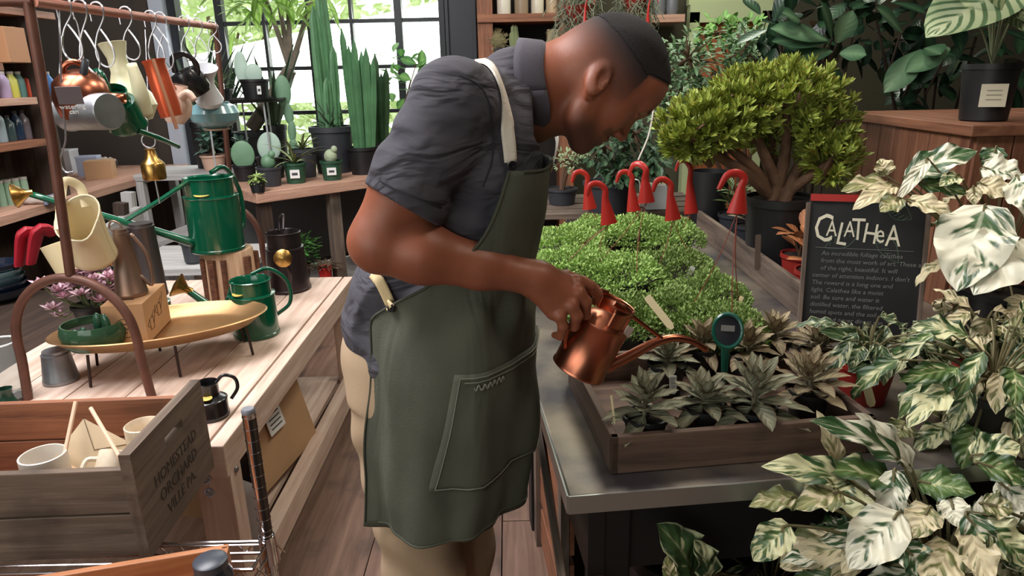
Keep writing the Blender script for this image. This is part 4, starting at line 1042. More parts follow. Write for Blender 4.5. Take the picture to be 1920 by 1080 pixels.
# head frame
hp, hyaw, hroll = R(48), R(4), 0
fw = Vector((math.cos(hp) * math.cos(hyaw), math.cos(hp) * math.sin(hyaw), -math.sin(hp)))
lf = Vector((-math.sin(hyaw), math.cos(hyaw), 0)); upv = fw.cross(lf)
HR = np.array([fw, lf, upv]).T
HO = np.array(Yp(1150, 140, HY) - MANP)
def hd(x, y, z): return HR @ np.array([x, y, z]) + HO
BODY = SDF((-.32, -.36, .70), (.52, .36, 1.60), .0026)
def ellh(c, r, k=.01, op='add', tilt=None):
    rot = HR if tilt is None else HR @ np.array(Euler(tilt).to_matrix())
    BODY.ell(hd(*c), r, rot, k, op)
def coneh(a, b, ra, rb, k=.01, op='add', flat=None): BODY.cone(hd(*a), hd(*b), ra, rb, k, op, flat=None if flat is None else (HR @ np.array(flat[0]), flat[1]))
# skull
ellh((-.004, 0, .010), (.089, .075, .084), .01)
ellh((-.046, 0, -.020), (.046, .060, .048), .03)
ellh((.040, 0, .022), (.042, .056, .044), .02)
ellh((.026, 0, -.048), (.046, .056, .070), .025)
for s in (-1, 1):
    coneh((-.010, s * .052, -.050), (.004, s * .048, -.090), .020, .018, .02)
    coneh((.004, s * .048, -.090), (.044, s * .014, -.112), .018, .016, .02)
    ellh((.040, s * .043, -.044), (.022, .017, .020), .018)
coneh((.047, -.008, -.113), (.047, .008, -.113), .014, .014, .014)
ellh((.044, 0, -.084), (.024, .030, .028), .014)
# brow, sockets, eyes
for s in (-1, 1):
    coneh((.076, s * .006, -.002), (.066, s * .040, -.001), .0105, .009, .012)
    ellh((.076, s * .030, -.023), (.012, .015, .011), .010, 'sub')
    ellh((.0605, s * .031, -.0235), (.0125, .0135, .0125), .004)
    ellh((.0665, s * .031, -.0190), (.0085, .0145, .0062), .003)     # upper lid
    ellh((.0655, s * .031, -.0305), (.0070, .0130, .0040), .004)     # lower lid
# nose
coneh((.072, 0, -.018), (.084, 0, -.050), .0065, .0085, .008)
ellh((.0865, 0, -.0555), (.0085, .0100, .0085), .006)
for s in (-1, 1):
    ellh((.076, s * .0125, -.0585), (.0095, .0070, .0075), .005)
    ellh((.079, s * .0065, -.0660), (.0042, .0030, .0040), .003, 'sub')
# mouth
ellh((.0640, 0, -.0790), (.0105, .0230, .0070), .006)
ellh((.0600, 0, -.0905), (.0105, .0200, .0070), .006)
ellh((.0730, 0, -.0850), (.0080, .0240, .0012), .003, 'sub')
ellh((.0600, 0, -.1000), (.0080, .0160, .0040), .006, 'sub')
# ears
for s in (-1, 1):
    ellh((-.024, s * .074, -.032), (.0185, .0115, .031), .005, 'add', (R(8) * s, R(-20), R(18) * s))
    ellh((-.018, s * .086, -.026), (.0110, .0085, .018), .003, 'sub', (0, R(-20), R(18) * s))
    ellh((-.029, s * .083, -.012), (.0060, .0040, .011), .003, 'sub', (0, R(-42), R(18) * s))
    ellh((-.012, s * .080, -.033), (.0050, .0050, .0065), .004)
    ellh((-.014, s * .072, -.058), (.0090, .0060, .0095), .005)
# neck and hidden trunk
nb = m_(930, 215, HY)
BODY.cone(hd(-.040, 0, -.030), m_(985, 168, HY), .056, .064, .022)
BODY.cone(m_(985, 168, HY), nb, .062, .060, .02)
BODY.cone(hd(-.010, 0, -.085), m_(1010, 215, HY), .036, .045, .02)
BODY.cone(nb, m_(860, 350, HY), .07, .09, .03)
BODY.cone(m_(860, 350, HY), m_(830, 560, HY), .09, .10, .03)
# near arm (his right)
SH = m_(852, 195, 1.055); EL = m_(703, 452, 1.01); EL2 = m_(712, 470, 1.01); WR = m_(985, 518, 1.045)
BODY.cone(nb, SH, .05, .052, .02)
BODY.cone(SH, m_(762, 352, 1.025), .050, .049, .02)
BODY.cone(m_(762, 352, 1.025), EL, .049, .040, .02)
BODY.ell(EL + np.array([.004, 0, .002]), (.034, .034, .040), None, .015)
BODY.cone(m_(715, 462, 1.01), m_(790, 474, 1.015), .040, .045, .02)
BODY.cone(m_(790, 474, 1.015), m_(900, 500, 1.03), .044, .034, .02)
BODY.cone(m_(900, 500, 1.03), WR, .034, .0255, .015)
BODY.cone(WR, m_(1012, 522, 1.048), .0255, .026, .012)
# hand (right): palm edge-on, knuckles top right, fingers wrapped down round the handle
ya = 1.05
kn = {'index': m_(1082, 528, 1.062), 'middle': m_(1085, 548, 1.047), 'ring': m_(1072, 572, 1.038), 'little': m_(1050, 592, 1.036)}
wr2 = m_(1008, 522, 1.048)
BODY.cone(wr2, m_(1066, 530, 1.064), .024, .015, .012)
BODY.cone(wr2, m_(1072, 549, 1.052), .024, .0155, .012)
BODY.cone(m_(1006, 530, 1.048), m_(1058, 570, 1.044), .022, .0145, .012)
BODY.cone(m_(1004, 534, 1.048), m_(1038, 586, 1.044), .020, .0130, .012)
for k_ in kn: BODY.ell(kn[k_], (.0112,) * 3, None, .006)
def finger(pts, rs): BODY.chain(pts, rs, .0035)
finger([kn['index'], m_(1106, 536, 1.072), m_(1121, 552, 1.088), m_(1116, 566, 1.096)], [.0105, .0095, .0083, .0068])
finger([kn['middle'], m_(1098, 566, 1.052), m_(1098, 590, 1.070), m_(1085, 596, 1.086)], [.0108, .0098, .0086, .0070])
finger([kn['ring'], m_(1082, 592, 1.040), m_(1077, 612, 1.054), m_(1062, 611, 1.070)], [.0104, .0095, .0084, .0068])
finger([kn['little'], m_(1056, 612, 1.038), m_(1051, 630, 1.050), m_(1040, 628, 1.062)], [.0092, .0084, .0074, .0060])
finger([m_(1022, 528, 1.070), m_(1060, 520, 1.094), m_(1095, 530, 1.106), m_(1118, 543, 1.106)], [.0150, .0125, .0105, .0082])
# far arm (his left): bent, forearm resting behind the apron
FS = m_(885, 185, 1.36); FE = m_(800, 470, 1.42); FW = m_(905, 560, 1.36)
BODY.cone(nb, FS, .05, .05, .02); BODY.cone(FS, FE, .058, .044, .02); BODY.cone(FE, FW, .044, .026, .02)
pf = m_(935, 572, 1.35); BODY.cone(FW, pf, .024, .020, .012)
for j in range(4): BODY.chain([pf + np.array([.01, 0, .018 - j * .014]), pf + np.array([.045, -.006, .014 - j * .016]), pf + np.array([.066, -.014, .002 - j * .015])], [.0095, .0085, .007], .0035)
BODY.chain([pf + np.array([0, 0, .02]), pf + np.array([.02, -.02, .035]), pf + np.array([.045, -.028, .03])], [.012, .010, .008], .004)
V, Fq = BODY.mesh()
SKIN = mat('brown_skin', (148, 86, 62), .47, var=.07, vscale=26, bump=.06, bscale=320)
bo = sdf_obj('body', V, Fq, SKIN, man, 2)
# stubble / short hair tint stored per vertex: 0 skin, 1 hair
Lh = (V - HO) @ HR
sx_, sy_, sz_ = Lh[:, 0], np.abs(Lh[:, 1]), Lh[:, 2]
def ss(v, a, b): t = np.clip((v - a) / (b - a), 0, 1); return t * t * (3 - 2 * t)
hairline = .047 - .9 * np.clip(sy_ - .045, 0, 1)                      # front edge across the brow
vf = ss(sz_ + .10 * sx_, -.058, .036)                               # skin fade up the sides and back
fr_ = np.where(sx_ > .030, ss(sz_ - (.028 + .50 * (sx_ - .033)), -.002, .006), 1.0)
hair = vf * fr_ * (ss(.036 - sx_, -.003, .004) + (sx_ > .033)).clip(0, 1)
sideb = ss(sz_, -.05, -.01) * ss(.030 - np.abs(sx_ - .012), 0, .02) * (sy_ > .04) * .55
beard = ss(-sz_, .066, .100) * ss(sx_, -.03, .02) * .62
must = ss(.011 - np.abs(sz_ + .0715), 0, .006) * (sx_ > .05) * .5
tint = np.clip(np.maximum.reduce([hair * 1.0, sideb, beard, must]), 0, 1) * (sx_ > -.14) * (np.linalg.norm(Lh, axis=1) < .19)
lips = ss(.0125 - np.abs(sz_ + .085), 0, .004) * ss(.022 - sy_, 0, .005) * (sx_ > .060)
brow = ss(.0052 - np.abs(sz_ - .0005 + .12 * np.abs(sy_ - .03)), 0, .003) * ss(sy_, .008, .013) * ss(.044 - sy_, 0, .006) * (sx_ > .05)
tint = np.maximum(tint, brow * .85)
for nm, arr in (('hair_tint', tint), ('lip_tint', lips)):
    at = bo.data.attributes.new(nm, 'FLOAT', 'POINT')
    at.data.foreach_set('value', arr.astype(np.float32)[:len(at.data)])
nt = SKIN.node_tree; N = nt.nodes; L_n = nt.links; pb_ = N['Principled BSDF']
prev = pb_.inputs['Base Color'].links[0].from_socket
for nm, c in (('lip_tint', (128, 62, 56)), ('hair_tint', (34, 28, 29))):
    an = N.new('ShaderNodeAttribute'); an.attribute_name = nm; mx = N.new('ShaderNodeMix'); mx.data_type = 'RGBA'
    L_n.new(an.outputs['Fac'], mx.inputs['Factor']); L_n.new(prev, mx.inputs['A']); mx.inputs['B'].default_value = (*lin(c), 1); prev = mx.outputs['Result']
L_n.new(prev, pb_.inputs['Base Color'])
rr_ = N.new('ShaderNodeMapRange'); rr_.inputs['To Min'].default_value = .47; rr_.inputs['To Max'].default_value = .85; L_n.new(an.outputs['Fac'], rr_.inputs['Value']); L_n.new(rr_.outputs['Result'], pb_.inputs['Roughness'])
pb_.inputs['Subsurface Weight'].default_value = .08; pb_.inputs['Subsurface Radius'].default_value = (.02, .008, .004)
# cropped hair: its own thin shell over the hair area of the scalp
hm = hair * (Lh[:, 0] > -.14) * (np.linalg.norm(Lh, axis=1) < .19)
keep = Fq[(hm[Fq] > .985).all(1)]
ids, inv = np.unique(keep.ravel(), return_inverse=True)
Vl = Lh[ids]; nrm = (Vl - np.array([-.01, 0, -.005])) / np.array([.09, .075, .085]) ** 2; nrm /= np.linalg.norm(nrm, axis=1)[:, None]
hv = V[ids] + (nrm @ HR.T) * .0011
ho_ = sdf_obj('cropped_hair', hv, inv.reshape(keep.shape), mat('cropped_black_hair', (34, 28, 29), .85, bump=1.0, bscale=700), man, 2); tag(ho_, 'very short black hair')

# shirt
SHIRT = SDF((-.36, -.40, .80), (.30, .40, 1.56), .0042)
S_ = SHIRT
S_.ell(m_(918, 275, HY), (.104, .165, .130), Euler((0, R(32), 0)).to_matrix(), .03)
S_.ell(m_(893, 350, HY), (.112, .168, .150), Euler((0, R(20), 0)).to_matrix(), .03)
S_.ell(m_(853, 460, HY), (.128, .165, .180), Euler((0, R(12), 0)).to_matrix(), .035)
S_.ell(m_(808, 600, HY), (.156, .172, .180), Euler((0, R(3), 0)).to_matrix(), .035)
S_.cone(m_(968, 172, HY), m_(920, 215, HY), .072, .085, .02)
for (sh, e1, r0, r1) in ((SH, m_(748, 388, 1.018), .0630, .0650), (FS, m_(840, 360, 1.40), .066, .064)):
    S_.cone(m_(940, 205, HY), sh, .062, r0, .022)
    S_.cone(sh, e1, r0, r1, .02)
    ax_ = e1 - sh
    S_.plane
hem_o = m_(757, 392, 1.02)
# cut sleeves: remove everything past the hem near the arm with a big capped region, then hollow the opening
p_all = S_._pts((slice(None),) * 3)
# creases
X_, Y_, Z_ = p_all[..., 0], p_all[..., 1], p_all[..., 2]
wob = np.sin(X_ * 31 + 1.3 * np.sin(Z_ * 23)) * .5
crease = .0044 * np.sin((Z_ * 66 + X_ * 52) + 2.2 * wob) * np.clip(1.1 - np.abs(Z_ - 1.28) / .18, 0, 1) + .0044 * np.sin(Z_ * 48 - X_ * 30 + 3 * wob) * np.clip((1.15 - Z_) / .1, 0, 1)
S_.d = S_.d + crease.astype(np.float32)
for (sh, el, hc, r_, sgn) in ((SH, EL, m_(757, 386, 1.02), .115, -1), (FS, FE, m_(838, 350, 1.40), .10, 1)):
    ax_ = (el - sh) / np.linalg.norm(el - sh); rel = p_all - hc; tt = rel @ ax_
    radial = np.sqrt(np.maximum((rel * rel).sum(-1) - tt * tt, 0))
    zone = np.maximum(-(tt), radial - r_); mid_ = (p_all[..., 1] + 0 ) * sgn - .115
    zone = np.maximum(zone, -mid_)
    S_.d = np.maximum(S_.d, -zone)
    cav = np.maximum(radial - (.0545), -(tt + .018)); cav = np.maximum(cav, -mid_); S_.d = np.maximum(S_.d, -cav)
# collar opening
nk = m_(1012, 168, HY); na = (hd(-.02, 0, -.05) - nk); na /= np.linalg.norm(na)
rel = p_all - m_(985, 172, HY); tt = rel @ na; radial = np.sqrt(np.maximum((rel * rel).sum(-1) - tt * tt, 0))
S_.d = np.maximum(S_.d, -np.maximum(radial - .067, -(tt + .01)))
S_.d = np.maximum(S_.d, np.maximum(tt - .012, radial - .14) * (radial < .14) + -1 * (radial >= .14))
# hem at the back
hb_ = m_(660, 668, HY)
S_.plane((0, 0, hb_[2] - .012), (-.12, 0, -1))
Vs, Fs_ = S_.mesh()
M_shirt = mat('slate_grey_jersey', (72, 69, 77), .9, var=.05, vscale=30, bump=.12, bscale=500)
folds(M_shirt, 7, .9, (1, 1, 2.6))
so = sdf_obj('polo_shirt', Vs, Fs_, M_shirt, man, 3)
# sleeve seam and armhole seam
def seam(pts, nm, r, m, par): q = B(); q.tube(spline(pts, 30), r, 6); return q.out(nm, m, par)
# collar: standing band and folded flap
def ring(cen, axis, r, n=40, a0=0, a1=2 * math.pi):
    axis = Vector(axis).normalized(); u = Vector((0, -1, 0)); u = (u - u.dot(axis) * axis).normalized(); w = axis.cross(u)
    return [Vector(cen) + (u * math.cos(a) + w * math.sin(a)) * r for a in np.linspace(a0, a1, n)]
na_v = Vector(na); kc = Vector(m_(1000, 168, HY))
sd = Vector(hd(0, 0, 0)) 
q = B(); P = []
for (off, r_) in ((.000, .0665), (.016, .0675), (.021, .071), (.014, .0755), (-.012, .0800), (-.024, .0815)):
    row = []
    for i in range(49):
        a = i / 48 * 2 * math.pi
        uu = Vector((0, -1, 0)); uu = (uu - uu.dot(na_v) * na_v).normalized(); ww = na_v.cross(uu)
        vv = uu * math.cos(a) + ww * math.sin(a)
        front = max(0.0, vv.dot(Vector((.55, 0, -.83))))          # throat side dips and opens
        ro = r_ * (1 - .08 * front)
        o2 = off - (.020 if off < 0 else 0) * front ** 2 * 1.0 + .004 * math.sin(a * 3)
        row.append(kc + vv * ro + na_v * o2)
    P.append(row)
q.grid(P); q.out('collar', mat('collar_grey', (82, 78, 88), .9, bump=.15, bscale=400), man, solid=.003)
# trousers
TR = SDF((-.40, -.36, .02), (.30, .36, 1.06), .006)
hipc = m_(808, 640, HY)
TR.ell((-.022, 0, hipc[2] - .02), (.135, .155, .13), None, .03)
def px0(px, z, Y): p_ = Zp(px, 500, z); return None
for s, xo in ((-1, 0.0), (1, .055)):
    hj = np.array([-.050 + xo * .3, s * .066, .90]); kn_ = np.array([-.02 + xo, s * .074, .50]); an_ = np.array([-.05 + xo, s * .09, .07])
    TR.cone(hj, kn_, .088, .076, .02); TR.cone(kn_, an_, .076, .060, .02)
pt = TR._pts((slice(None),) * 3)
TR.d += (.0035 * np.sin(pt[..., 2] * 60 + 3 * np.sin(pt[..., 0] * 20)) + .002 * np.sin(pt[..., 0] * 70 + pt[..., 2] * 25)).astype(np.float32) * (pt[..., 2] < .9)
TR.plane((0, 0, .075), (0, 0, -1)); TR.plane((0, 0, 1.03), (0, 0, 1))
Vt, Ft = TR.mesh()
sdf_obj('trousers', Vt, Ft, mat('khaki_twill', (176, 150, 122), .85, bump=.1, bscale=400, var=.04), man, 3)
for s, xo in ((-1, 0), (1, .055)):
    SHO = SDF((-.2 + xo, s * .1 - .08, -.01), (.3 + xo, s * .1 + .08, .16), .005)
    SHO.cone((-.065 + xo, s * .1, .045), (.04 + xo, s * .1, .045), .042, .046, .02); SHO.cone((.04 + xo, s * .1, .04), (.13 + xo, s * .105, .032), .044, .032, .02); SHO.cone((-.05 + xo, s * .1, .05), (-.04 + xo, s * .1, .11), .04, .045, .02)
    SHO.plane((0, 0, .002), (0, 0, -1)); a_, b__ = SHO.mesh(); sdf_obj('shoe', a_, b__, mat('dark_leather', (44, 34, 30), .5), man, 2)

# apron ------------------------------------------------------------
rows = [  # z, cx (local), front-back radius, side radius, near edge angle, far edge angle (degrees from the front)
    # filled from photo outline: front x and tie x at Y=1.2
]
def lx(px, py): return Yp(px, py, HY).x - MANP.x
APT = [  # photo row, front edge px, back (or bib edge) px, half width b
    (296, 1036, 955, .178), (345, 1032, 941, .188), (400, 1023, 917, .194), (450, 1014, 888, .196), (500, 1008, 838, .194), (540, 1004, 770, .188), (585, 1001, 708, .190),
    (640, 1000, 700, .198), (700, 1001, 694, .204), (780, 1002, 690, .207), (860, 997, 687, .207), (930, 988, 687, .206), (990, 975, 694, .204)]
AYS = [r_[0] for r_ in APT]
def ap_raw(v):
    I = lambda k: float(np.interp(v, AYS, [r_[k] for r_ in APT]))
    yr = float(np.interp(v, [303, 450, 585, 985], [1.13, 1.07, 1.045, 1.04]))
    z = Yp(840, v, yr).z
    fx = Yp(I(1), v, 1.16).x - MANP.x
    a = float(np.interp(v, [303, 345, 400, 450, 500, 585], [.108, .120, .130, .136, .142, .150])) if v < 585 else (fx - (Yp(I(2), v, 1.06).x - MANP.x)) / 1.80
    if v >= 500: a = max(a, .150) if v < 585 else a
    if v < 585:
        a585 = (Yp(1001, 585, 1.16).x - Yp(708, 585, 1.06).x) / 1.80
        a = float(np.interp(v, [303, 345, 400, 450, 500, 585], [.108, .120, .132, .142, .152, a585]))
    return fx - a, z, a, I(3), I(2)
def ap_base(cx_, z, a, b_, v, th):
    c, s = math.cos(th), math.sin(th); e = 2 / 2.3
    rx = (abs(c) ** e) * (1 if c > 0 else -1); ry = (abs(s) ** e) * (1 if s > 0 else -1)
    tilt = float(np.interp(v, [303, 560], [.10, 0]))
    return Vector((cx_ + a * rx, -b_ * ry, z - tilt * a * rx)), Vector((c / a, -s / b_, 0)).normalized()
_an = {}
def ap_ang(v):
    k = round(v)
    if k not in _an:
        cx_, z, a, b_, ex = ap_raw(v); best = None
        for d_ in range(300, 1450, 5):
            p_, n_ = ap_base(cx_, z, a, b_, v, R(d_ / 10)); w = RW.transposed() @ (p_ + MANP - CAM); u = 960 + F * w.x / -w.z
            if best is None or abs(u - ex) < best[0]: best = (abs(u - ex), d_ / 10)
        _an[k] = best[1]
    return _an[k]
AKS = list(range(303, 991, 12)) + [990]; AAN = [ap_ang(v) for v in AKS]
AAN = [sum(AAN[max(0, i - 2):i + 3]) / len(AAN[max(0, i - 2):i + 3]) for i in range(len(AAN))]
def ap_at(v): return (*ap_raw(v)[:4], float(np.interp(v, AKS, AAN)))
def ap_pt(v, th, off=0.0):
    cx_, z, a, b_, ex = ap_raw(v)
    low = max(0.0, (v - 540) / 450)
    f = low * (.011 * math.sin(th * 5.0 + .6) + .008 * math.sin(th * 8 + v * .006) + .004 * math.sin(th * 15 + 2)) + .003 * math.sin(th * 6 + v * .03)
    f += .006 * math.exp(-((v - 590) / 40) ** 2) * math.sin(th * 11)
    p_, n_ = ap_base(cx_, z, a, b_, v, th)
    return p_ + n_ * (f + off)
q = B(); P = []
NV, NT = 64, 90
for i in range(NV + 1):
    v = 303 + (990 - 303) * i / NV; an = ap_at(v)[4]
    row = []
    for j in range(NT + 1):
        th = R(-min(an, 82) + (an + min(an, 82)) * j / NT)
        row.append(ap_pt(v + (4 * math.sin(th * 3) if i == NV else 0), th))
    P.append(row)
q.grid(P)
M_apron = mat('olive_waxed_canvas', (82, 84, 72), .8, var=.12, vscale=7, bump=.2, bscale=420)
folds(M_apron, 5, .45, (1.6, 1.6, .45))
ap = q.out('apron', M_apron, man, solid=.0035, angle=180)
# pocket
q = B(); P = []
for i in range(17):
    v = 680 + (890 - 680) * i / 16
    P.append([ap_pt(v, R(84 - i * -.55 * 1) + (R(-2) - R(84)) * j / 20, .0045) for j in range(21)])
q.grid(P); pk = q.out('pocket', M_apron, ap, solid=.003, angle=180)
q = B()
def apline(pts, r=.0011, off=.008):
    out = []
    for (v0, a0), (v1, a1) in zip(pts[:-1], pts[1:]):
        for k in range(13): t_ = k / 12; out.append(ap_pt(v0 + (v1 - v0) * t_, R(a0 + (a1 - a0) * t_), off))
    q.tube(out, r, 5)
apline([(686, -1), (686, 81)]); apline([(686, 81), (884, 90)]); apline([(884, 90), (884, -1)]); apline([(694, -1), (694, 79)])
q.out('stitching', mat('pale_stitching', (120, 122, 108), .9), pk)
q = B()
for k in range(5):
    pts = [ap_pt(703 + 5 * math.sin(t_ * 9 + k), R(74 - k * 4 - t_ * 4), .009) for t_ in np.linspace(0, 1, 12)]
    q.tube(pts, .0010, 5)
q.out('script_mark', mat('grey_embroidery', (150, 150, 140), .9), pk)
# hems
q = B()
for sgn in (-1, 1): q.tube([ap_pt(v, R(ap_at(v)[4] * .992 if sgn > 0 else -min(81, ap_at(v)[4])), .003) for v in np.linspace(303, 985, 60)], .0022, 6)
q.tube([ap_pt(304, R(a_), .002) for a_ in np.linspace(-61, 61, 30)], .0022, 6); q.tube([ap_pt(984, R(a_), .002) for a_ in np.linspace(-81, 134, 60)], .0024, 6)
q.out('hem', mat('apron_hem', (70, 72, 60), .85), ap)
# neck straps, grommets, waist tie
M_strap = mat('cream_webbing', (232, 222, 208), .8, bump=.2, bscale=300)
def band(name, pts, w, m, par, up=(0, -1, 0), th=.003):
    pts = spline(pts, 40); P = []; n_ = len(pts)
    for i, p_ in enumerate(pts):
        T_ = (pts[min(i + 1, n_ - 1)] - pts[max(i - 1, 0)]).normalized(); nn = Vector(up[i * len(up) // n_] if isinstance(up, list) else up); side_ = T_.cross(nn).normalized()
        P.append([p_ + side_ * (w * (j / 4 - .5)) for j in range(5)])
    q = B(); q.grid(P); return q.out(name, m, par, solid=th)
def mv(px, py, Y): return Vector(m_(px, py, Y))
from mathutils.bvhtree import BVHTree
dg = bpy.context.evaluated_depsgraph_get(); dg.update()
TREES = [BVHTree.FromObject(o_, dg) for o_ in (so, ap)]
def hit(px, py, off=.003):
    """point on the shirt or apron seen at a photo pixel, lifted off the cloth"""
    d_ = ray(px, py).normalized(); best = None
    for tr_ in TREES:
        h_ = tr_.ray_cast(CAM - MANP, d_)
        if h_[0] is not None and (best is None or h_[3] < best[2]): best = (h_[0], h_[1], h_[3])
    if best is None: return None, None
    n_ = best[1] if best[1].dot(d_) < 0 else -best[1]
    return best[0] + n_ * off, n_
def surfband(name, px, w, m, par, n=26, off=.0035):
    P_ = []; Nn = []
    sp_ = spline([(x_, y_, 0) for x_, y_ in px], n)
    for s3 in sp_:
        h_, n_ = hit(s3.x, s3.y, off)
        if h_ is not None: P_.append(h_); Nn.append(n_)
    G = []
    for i in range(len(P_)):
        T_ = (P_[min(i + 1, len(P_) - 1)] - P_[max(i - 1, 0)]).normalized(); nn = sum(Nn[max(0, i - 2):i + 3], Vector()).normalized(); sd_ = T_.cross(nn).normalized()
        G.append([P_[i] + sd_ * (w * (j / 4 - .5)) for j in range(5)])
    q = B(); q.grid(G); return q.out(name, m, par, solid=.003)
surfband('neck_strap', [(955, 304), (953, 270), (948, 222), (941, 180), (930, 148), (916, 126), (900, 115)], .0205, M_strap, man)
g1, n1 = hit(956, 307, .004)
band('neck_strap', [mv(1034, 316, 1.24), mv(1040, 296, 1.27), mv(1045, 268, 1.30), mv(1040, 240, 1.32), mv(1010, 150, 1.33)], .016, M_strap, man, (1, .3, 0))
q = B(); rm = n1.to_track_quat('Z', 'Y').to_matrix(); q.lathe([(.0035, .003), (.0075, .003), (.008, 0), (.0035, .001)], 20, g1 + Vector((.0, -.001, -.003)), rot=rm); q.out('grommet', M_chrome, ap)
surfband('waist_tie', [(737, 577), (728, 556), (714, 527), (704, 514)], .0175, mat('cream_tie', (226, 202, 156), .8), man, off=.006)
g3, n3 = hit(738, 577, .004)
q = B(); q.lathe([(.003, .003), (.007, .003), (.0075, 0), (.003, .001)], 20, g3 + Vector((0, -.001, 0)), rot=n3.to_track_quat('Z', 'Y').to_matrix()); q.out('grommet', M_black, ap)
def surfline(name, px, r, m, par, n=40, off=.0008):
    P_ = [hit(s3.x, s3.y, off)[0] for s3 in spline([(x_, y_, 0) for x_, y_ in px], n)]; P_ = [p_ for p_ in P_ if p_ is not None]
    q = B(); q.tube(P_, r, 6); return q.out(name, m, par)
M_seam = mat('dark_seam', (46, 43, 52), .9)
surfline('armhole_seam', [(862, 142), (895, 158), (915, 188), (924, 240), (922, 300), (905, 350)], .0011, M_seam, so)
surfline('sleeve_hem', [(712, 338), (745, 356), (790, 376), (828, 388)], .0009, M_seam, so, off=.0012)
# seam details on the shirt near side (armhole and cuff)
# ================================================================ the copper can he holds
cb = Yp(1083, 694, 1.10); ct = Yp(1129, 606, 1.10)
axc = (ct - cb).normalized()
cq = axc.to_track_quat('Z', 'X')
# local x toward the spout (down-right in the photo)
zx = axc; xx = Vector((1, .12, 0)); xx = (xx - xx.dot(zx) * zx).normalized(); yy = zx.cross(xx)
crot = Matrix((xx, yy, zx)).transposed()
hgt = (ct - cb).length
t = thing('copper_watering_can', 'small polished copper watering can held and tipped by the man', 'watering can', cb, crot.to_euler())
rc = .0465
q = B(); q.lathe([(0, 0), (rc * .97, 0), (rc * 1.03, .002), (rc * 1.03, .006), (rc, .008), (rc, hgt - .004), (rc * 1.035, hgt - .002), (rc * 1.035, hgt + .003), (rc * .98, hgt + .004), (rc * .6, hgt + .016), (rc * .2, hgt + .022)], 44, cap1=True); bd = q.out('body', M_copper, t)
q = B(); P = []
for i in range(5):
    z0 = hgt + .002 + (.040 if True else 0) * i / 4
    row = []
    for k in range(33):
        a = -1.75 + 3.5 * k / 32 + math.pi * 0      # half-round splash guard opening backwards
        row.append(Vector((math.cos(a) * rc * .84, math.sin(a) * rc * .84, min(z0 + .0, hgt + .002 + .040 * (i / 4)))))
    P.append(row)
q.grid(P); q.out('filler_collar', M_copper, t, solid=.0012)
q = B(); q.tube([Vector((math.cos(a) * rc * .84, math.sin(a) * rc * .84, hgt + .042)) for a in np.linspace(-1.75, 1.75, 30)], .0016, 6); q.out('rolled_edge', M_copper, t)
T_inv = crot.transposed()
def cl(px, py, Y): return T_inv @ (Yp(px, py, Y) - cb)
q = B(); q.tube(spline([cl(1135, 690, 1.10), cl(1180, 668, 1.105), cl(1225, 644, 1.11), cl(1262, 634, 1.115), cl(1298, 640, 1.12), cl(1326, 657, 1.12)], 30), [.0105, .0092, .0078, .0066, .0056, .005], 14, cap=False); q.out('spout', M_copper, t, solid=.0008)
q = B(); q.tube([cl(1152, 568, 1.10), cl(1200, 604, 1.105), cl(1246, 638, 1.11)], [.0042, .0036, .003], 10); q.out('brace', M_copper, t)
q = B(); q.tube(spline([cl(1140, 549, 1.10), cl(1118, 545, 1.092), cl(1095, 560, 1.082), cl(1078, 590, 1.072), cl(1062, 625, 1.072), cl(1058, 648, 1.082), cl(1064, 662, 1.09)], 30), .0042, 10, flat=1.0); q.out('handle', M_copper, t)
q = B(); q.box(cl(1178, 622, 1.075), (.014, .002, .018)); q.out('maker_plate', mat('pale_tin', (206, 190, 180), .4, .6), t, bevel=.0006)
# ================================================================ right-hand metal table and its plants
TA = R(5.5); TZ = .78
TCn = Zp(1066, 931, TZ)
def tw_(a, b, z=0): return Vector((TCn.x + a * math.cos(TA) - b * math.sin(TA), TCn.y + a * math.sin(TA) + b * math.cos(TA), z))
t = thing('metal_table', 'long zinc-topped display table on black legs, right of the aisle', 'table', (TCn.x, TCn.y, 0), TA)
M_zinc = mat('zinc_sheet', (92, 88, 92), .4, .7, rgb2=(158, 146, 132), vscale=6, bump=.04, bscale=14)
q = B(); q.box((.85, 1.0, TZ - .016), (1.7, 2.0, .032)); q.out('table_top', M_zinc, t, smooth=False, bevel=.004)
M_lip = mat('bare_steel_lip', (176, 180, 178), .3, .85)
q = B(); q.box((.85, -.0015, TZ - .016), (1.7, .003, .034)); q.out('edge_strip', M_lip, t, smooth=False); q = B(); q.box((-.0015, 1.0, TZ - .016), (.003, 2.0, .034)); q.out('edge_strip', M_lip, t, smooth=False)
M_blk = mat('black_painted_steel', (20, 20, 22), .5)
for (x, y) in ((.09, .09), (.09, 1.9), (1.6, .09), (1.6, 1.9), (.09, 1.0)):
    q = B(); q.box((x, y, (TZ - .035) / 2), (.07, .07, TZ - .035)); q.out('leg', M_blk, t, smooth=False, bevel=.004)
q = B(); q.box((.85, .08, TZ - .12), (1.6, .03, .17)); q.out('apron_rail', M_blk, t, smooth=False); q = B(); q.box((.06, 1.0, TZ - .12), (.03, 1.9, .17)); q.out('apron_rail', M_blk, t, smooth=False)
q = B(); q.box((.85, 1.0, .2), (1.55, 1.85, .03)); q.out('lower_shelf', M_blk, t, smooth=False)
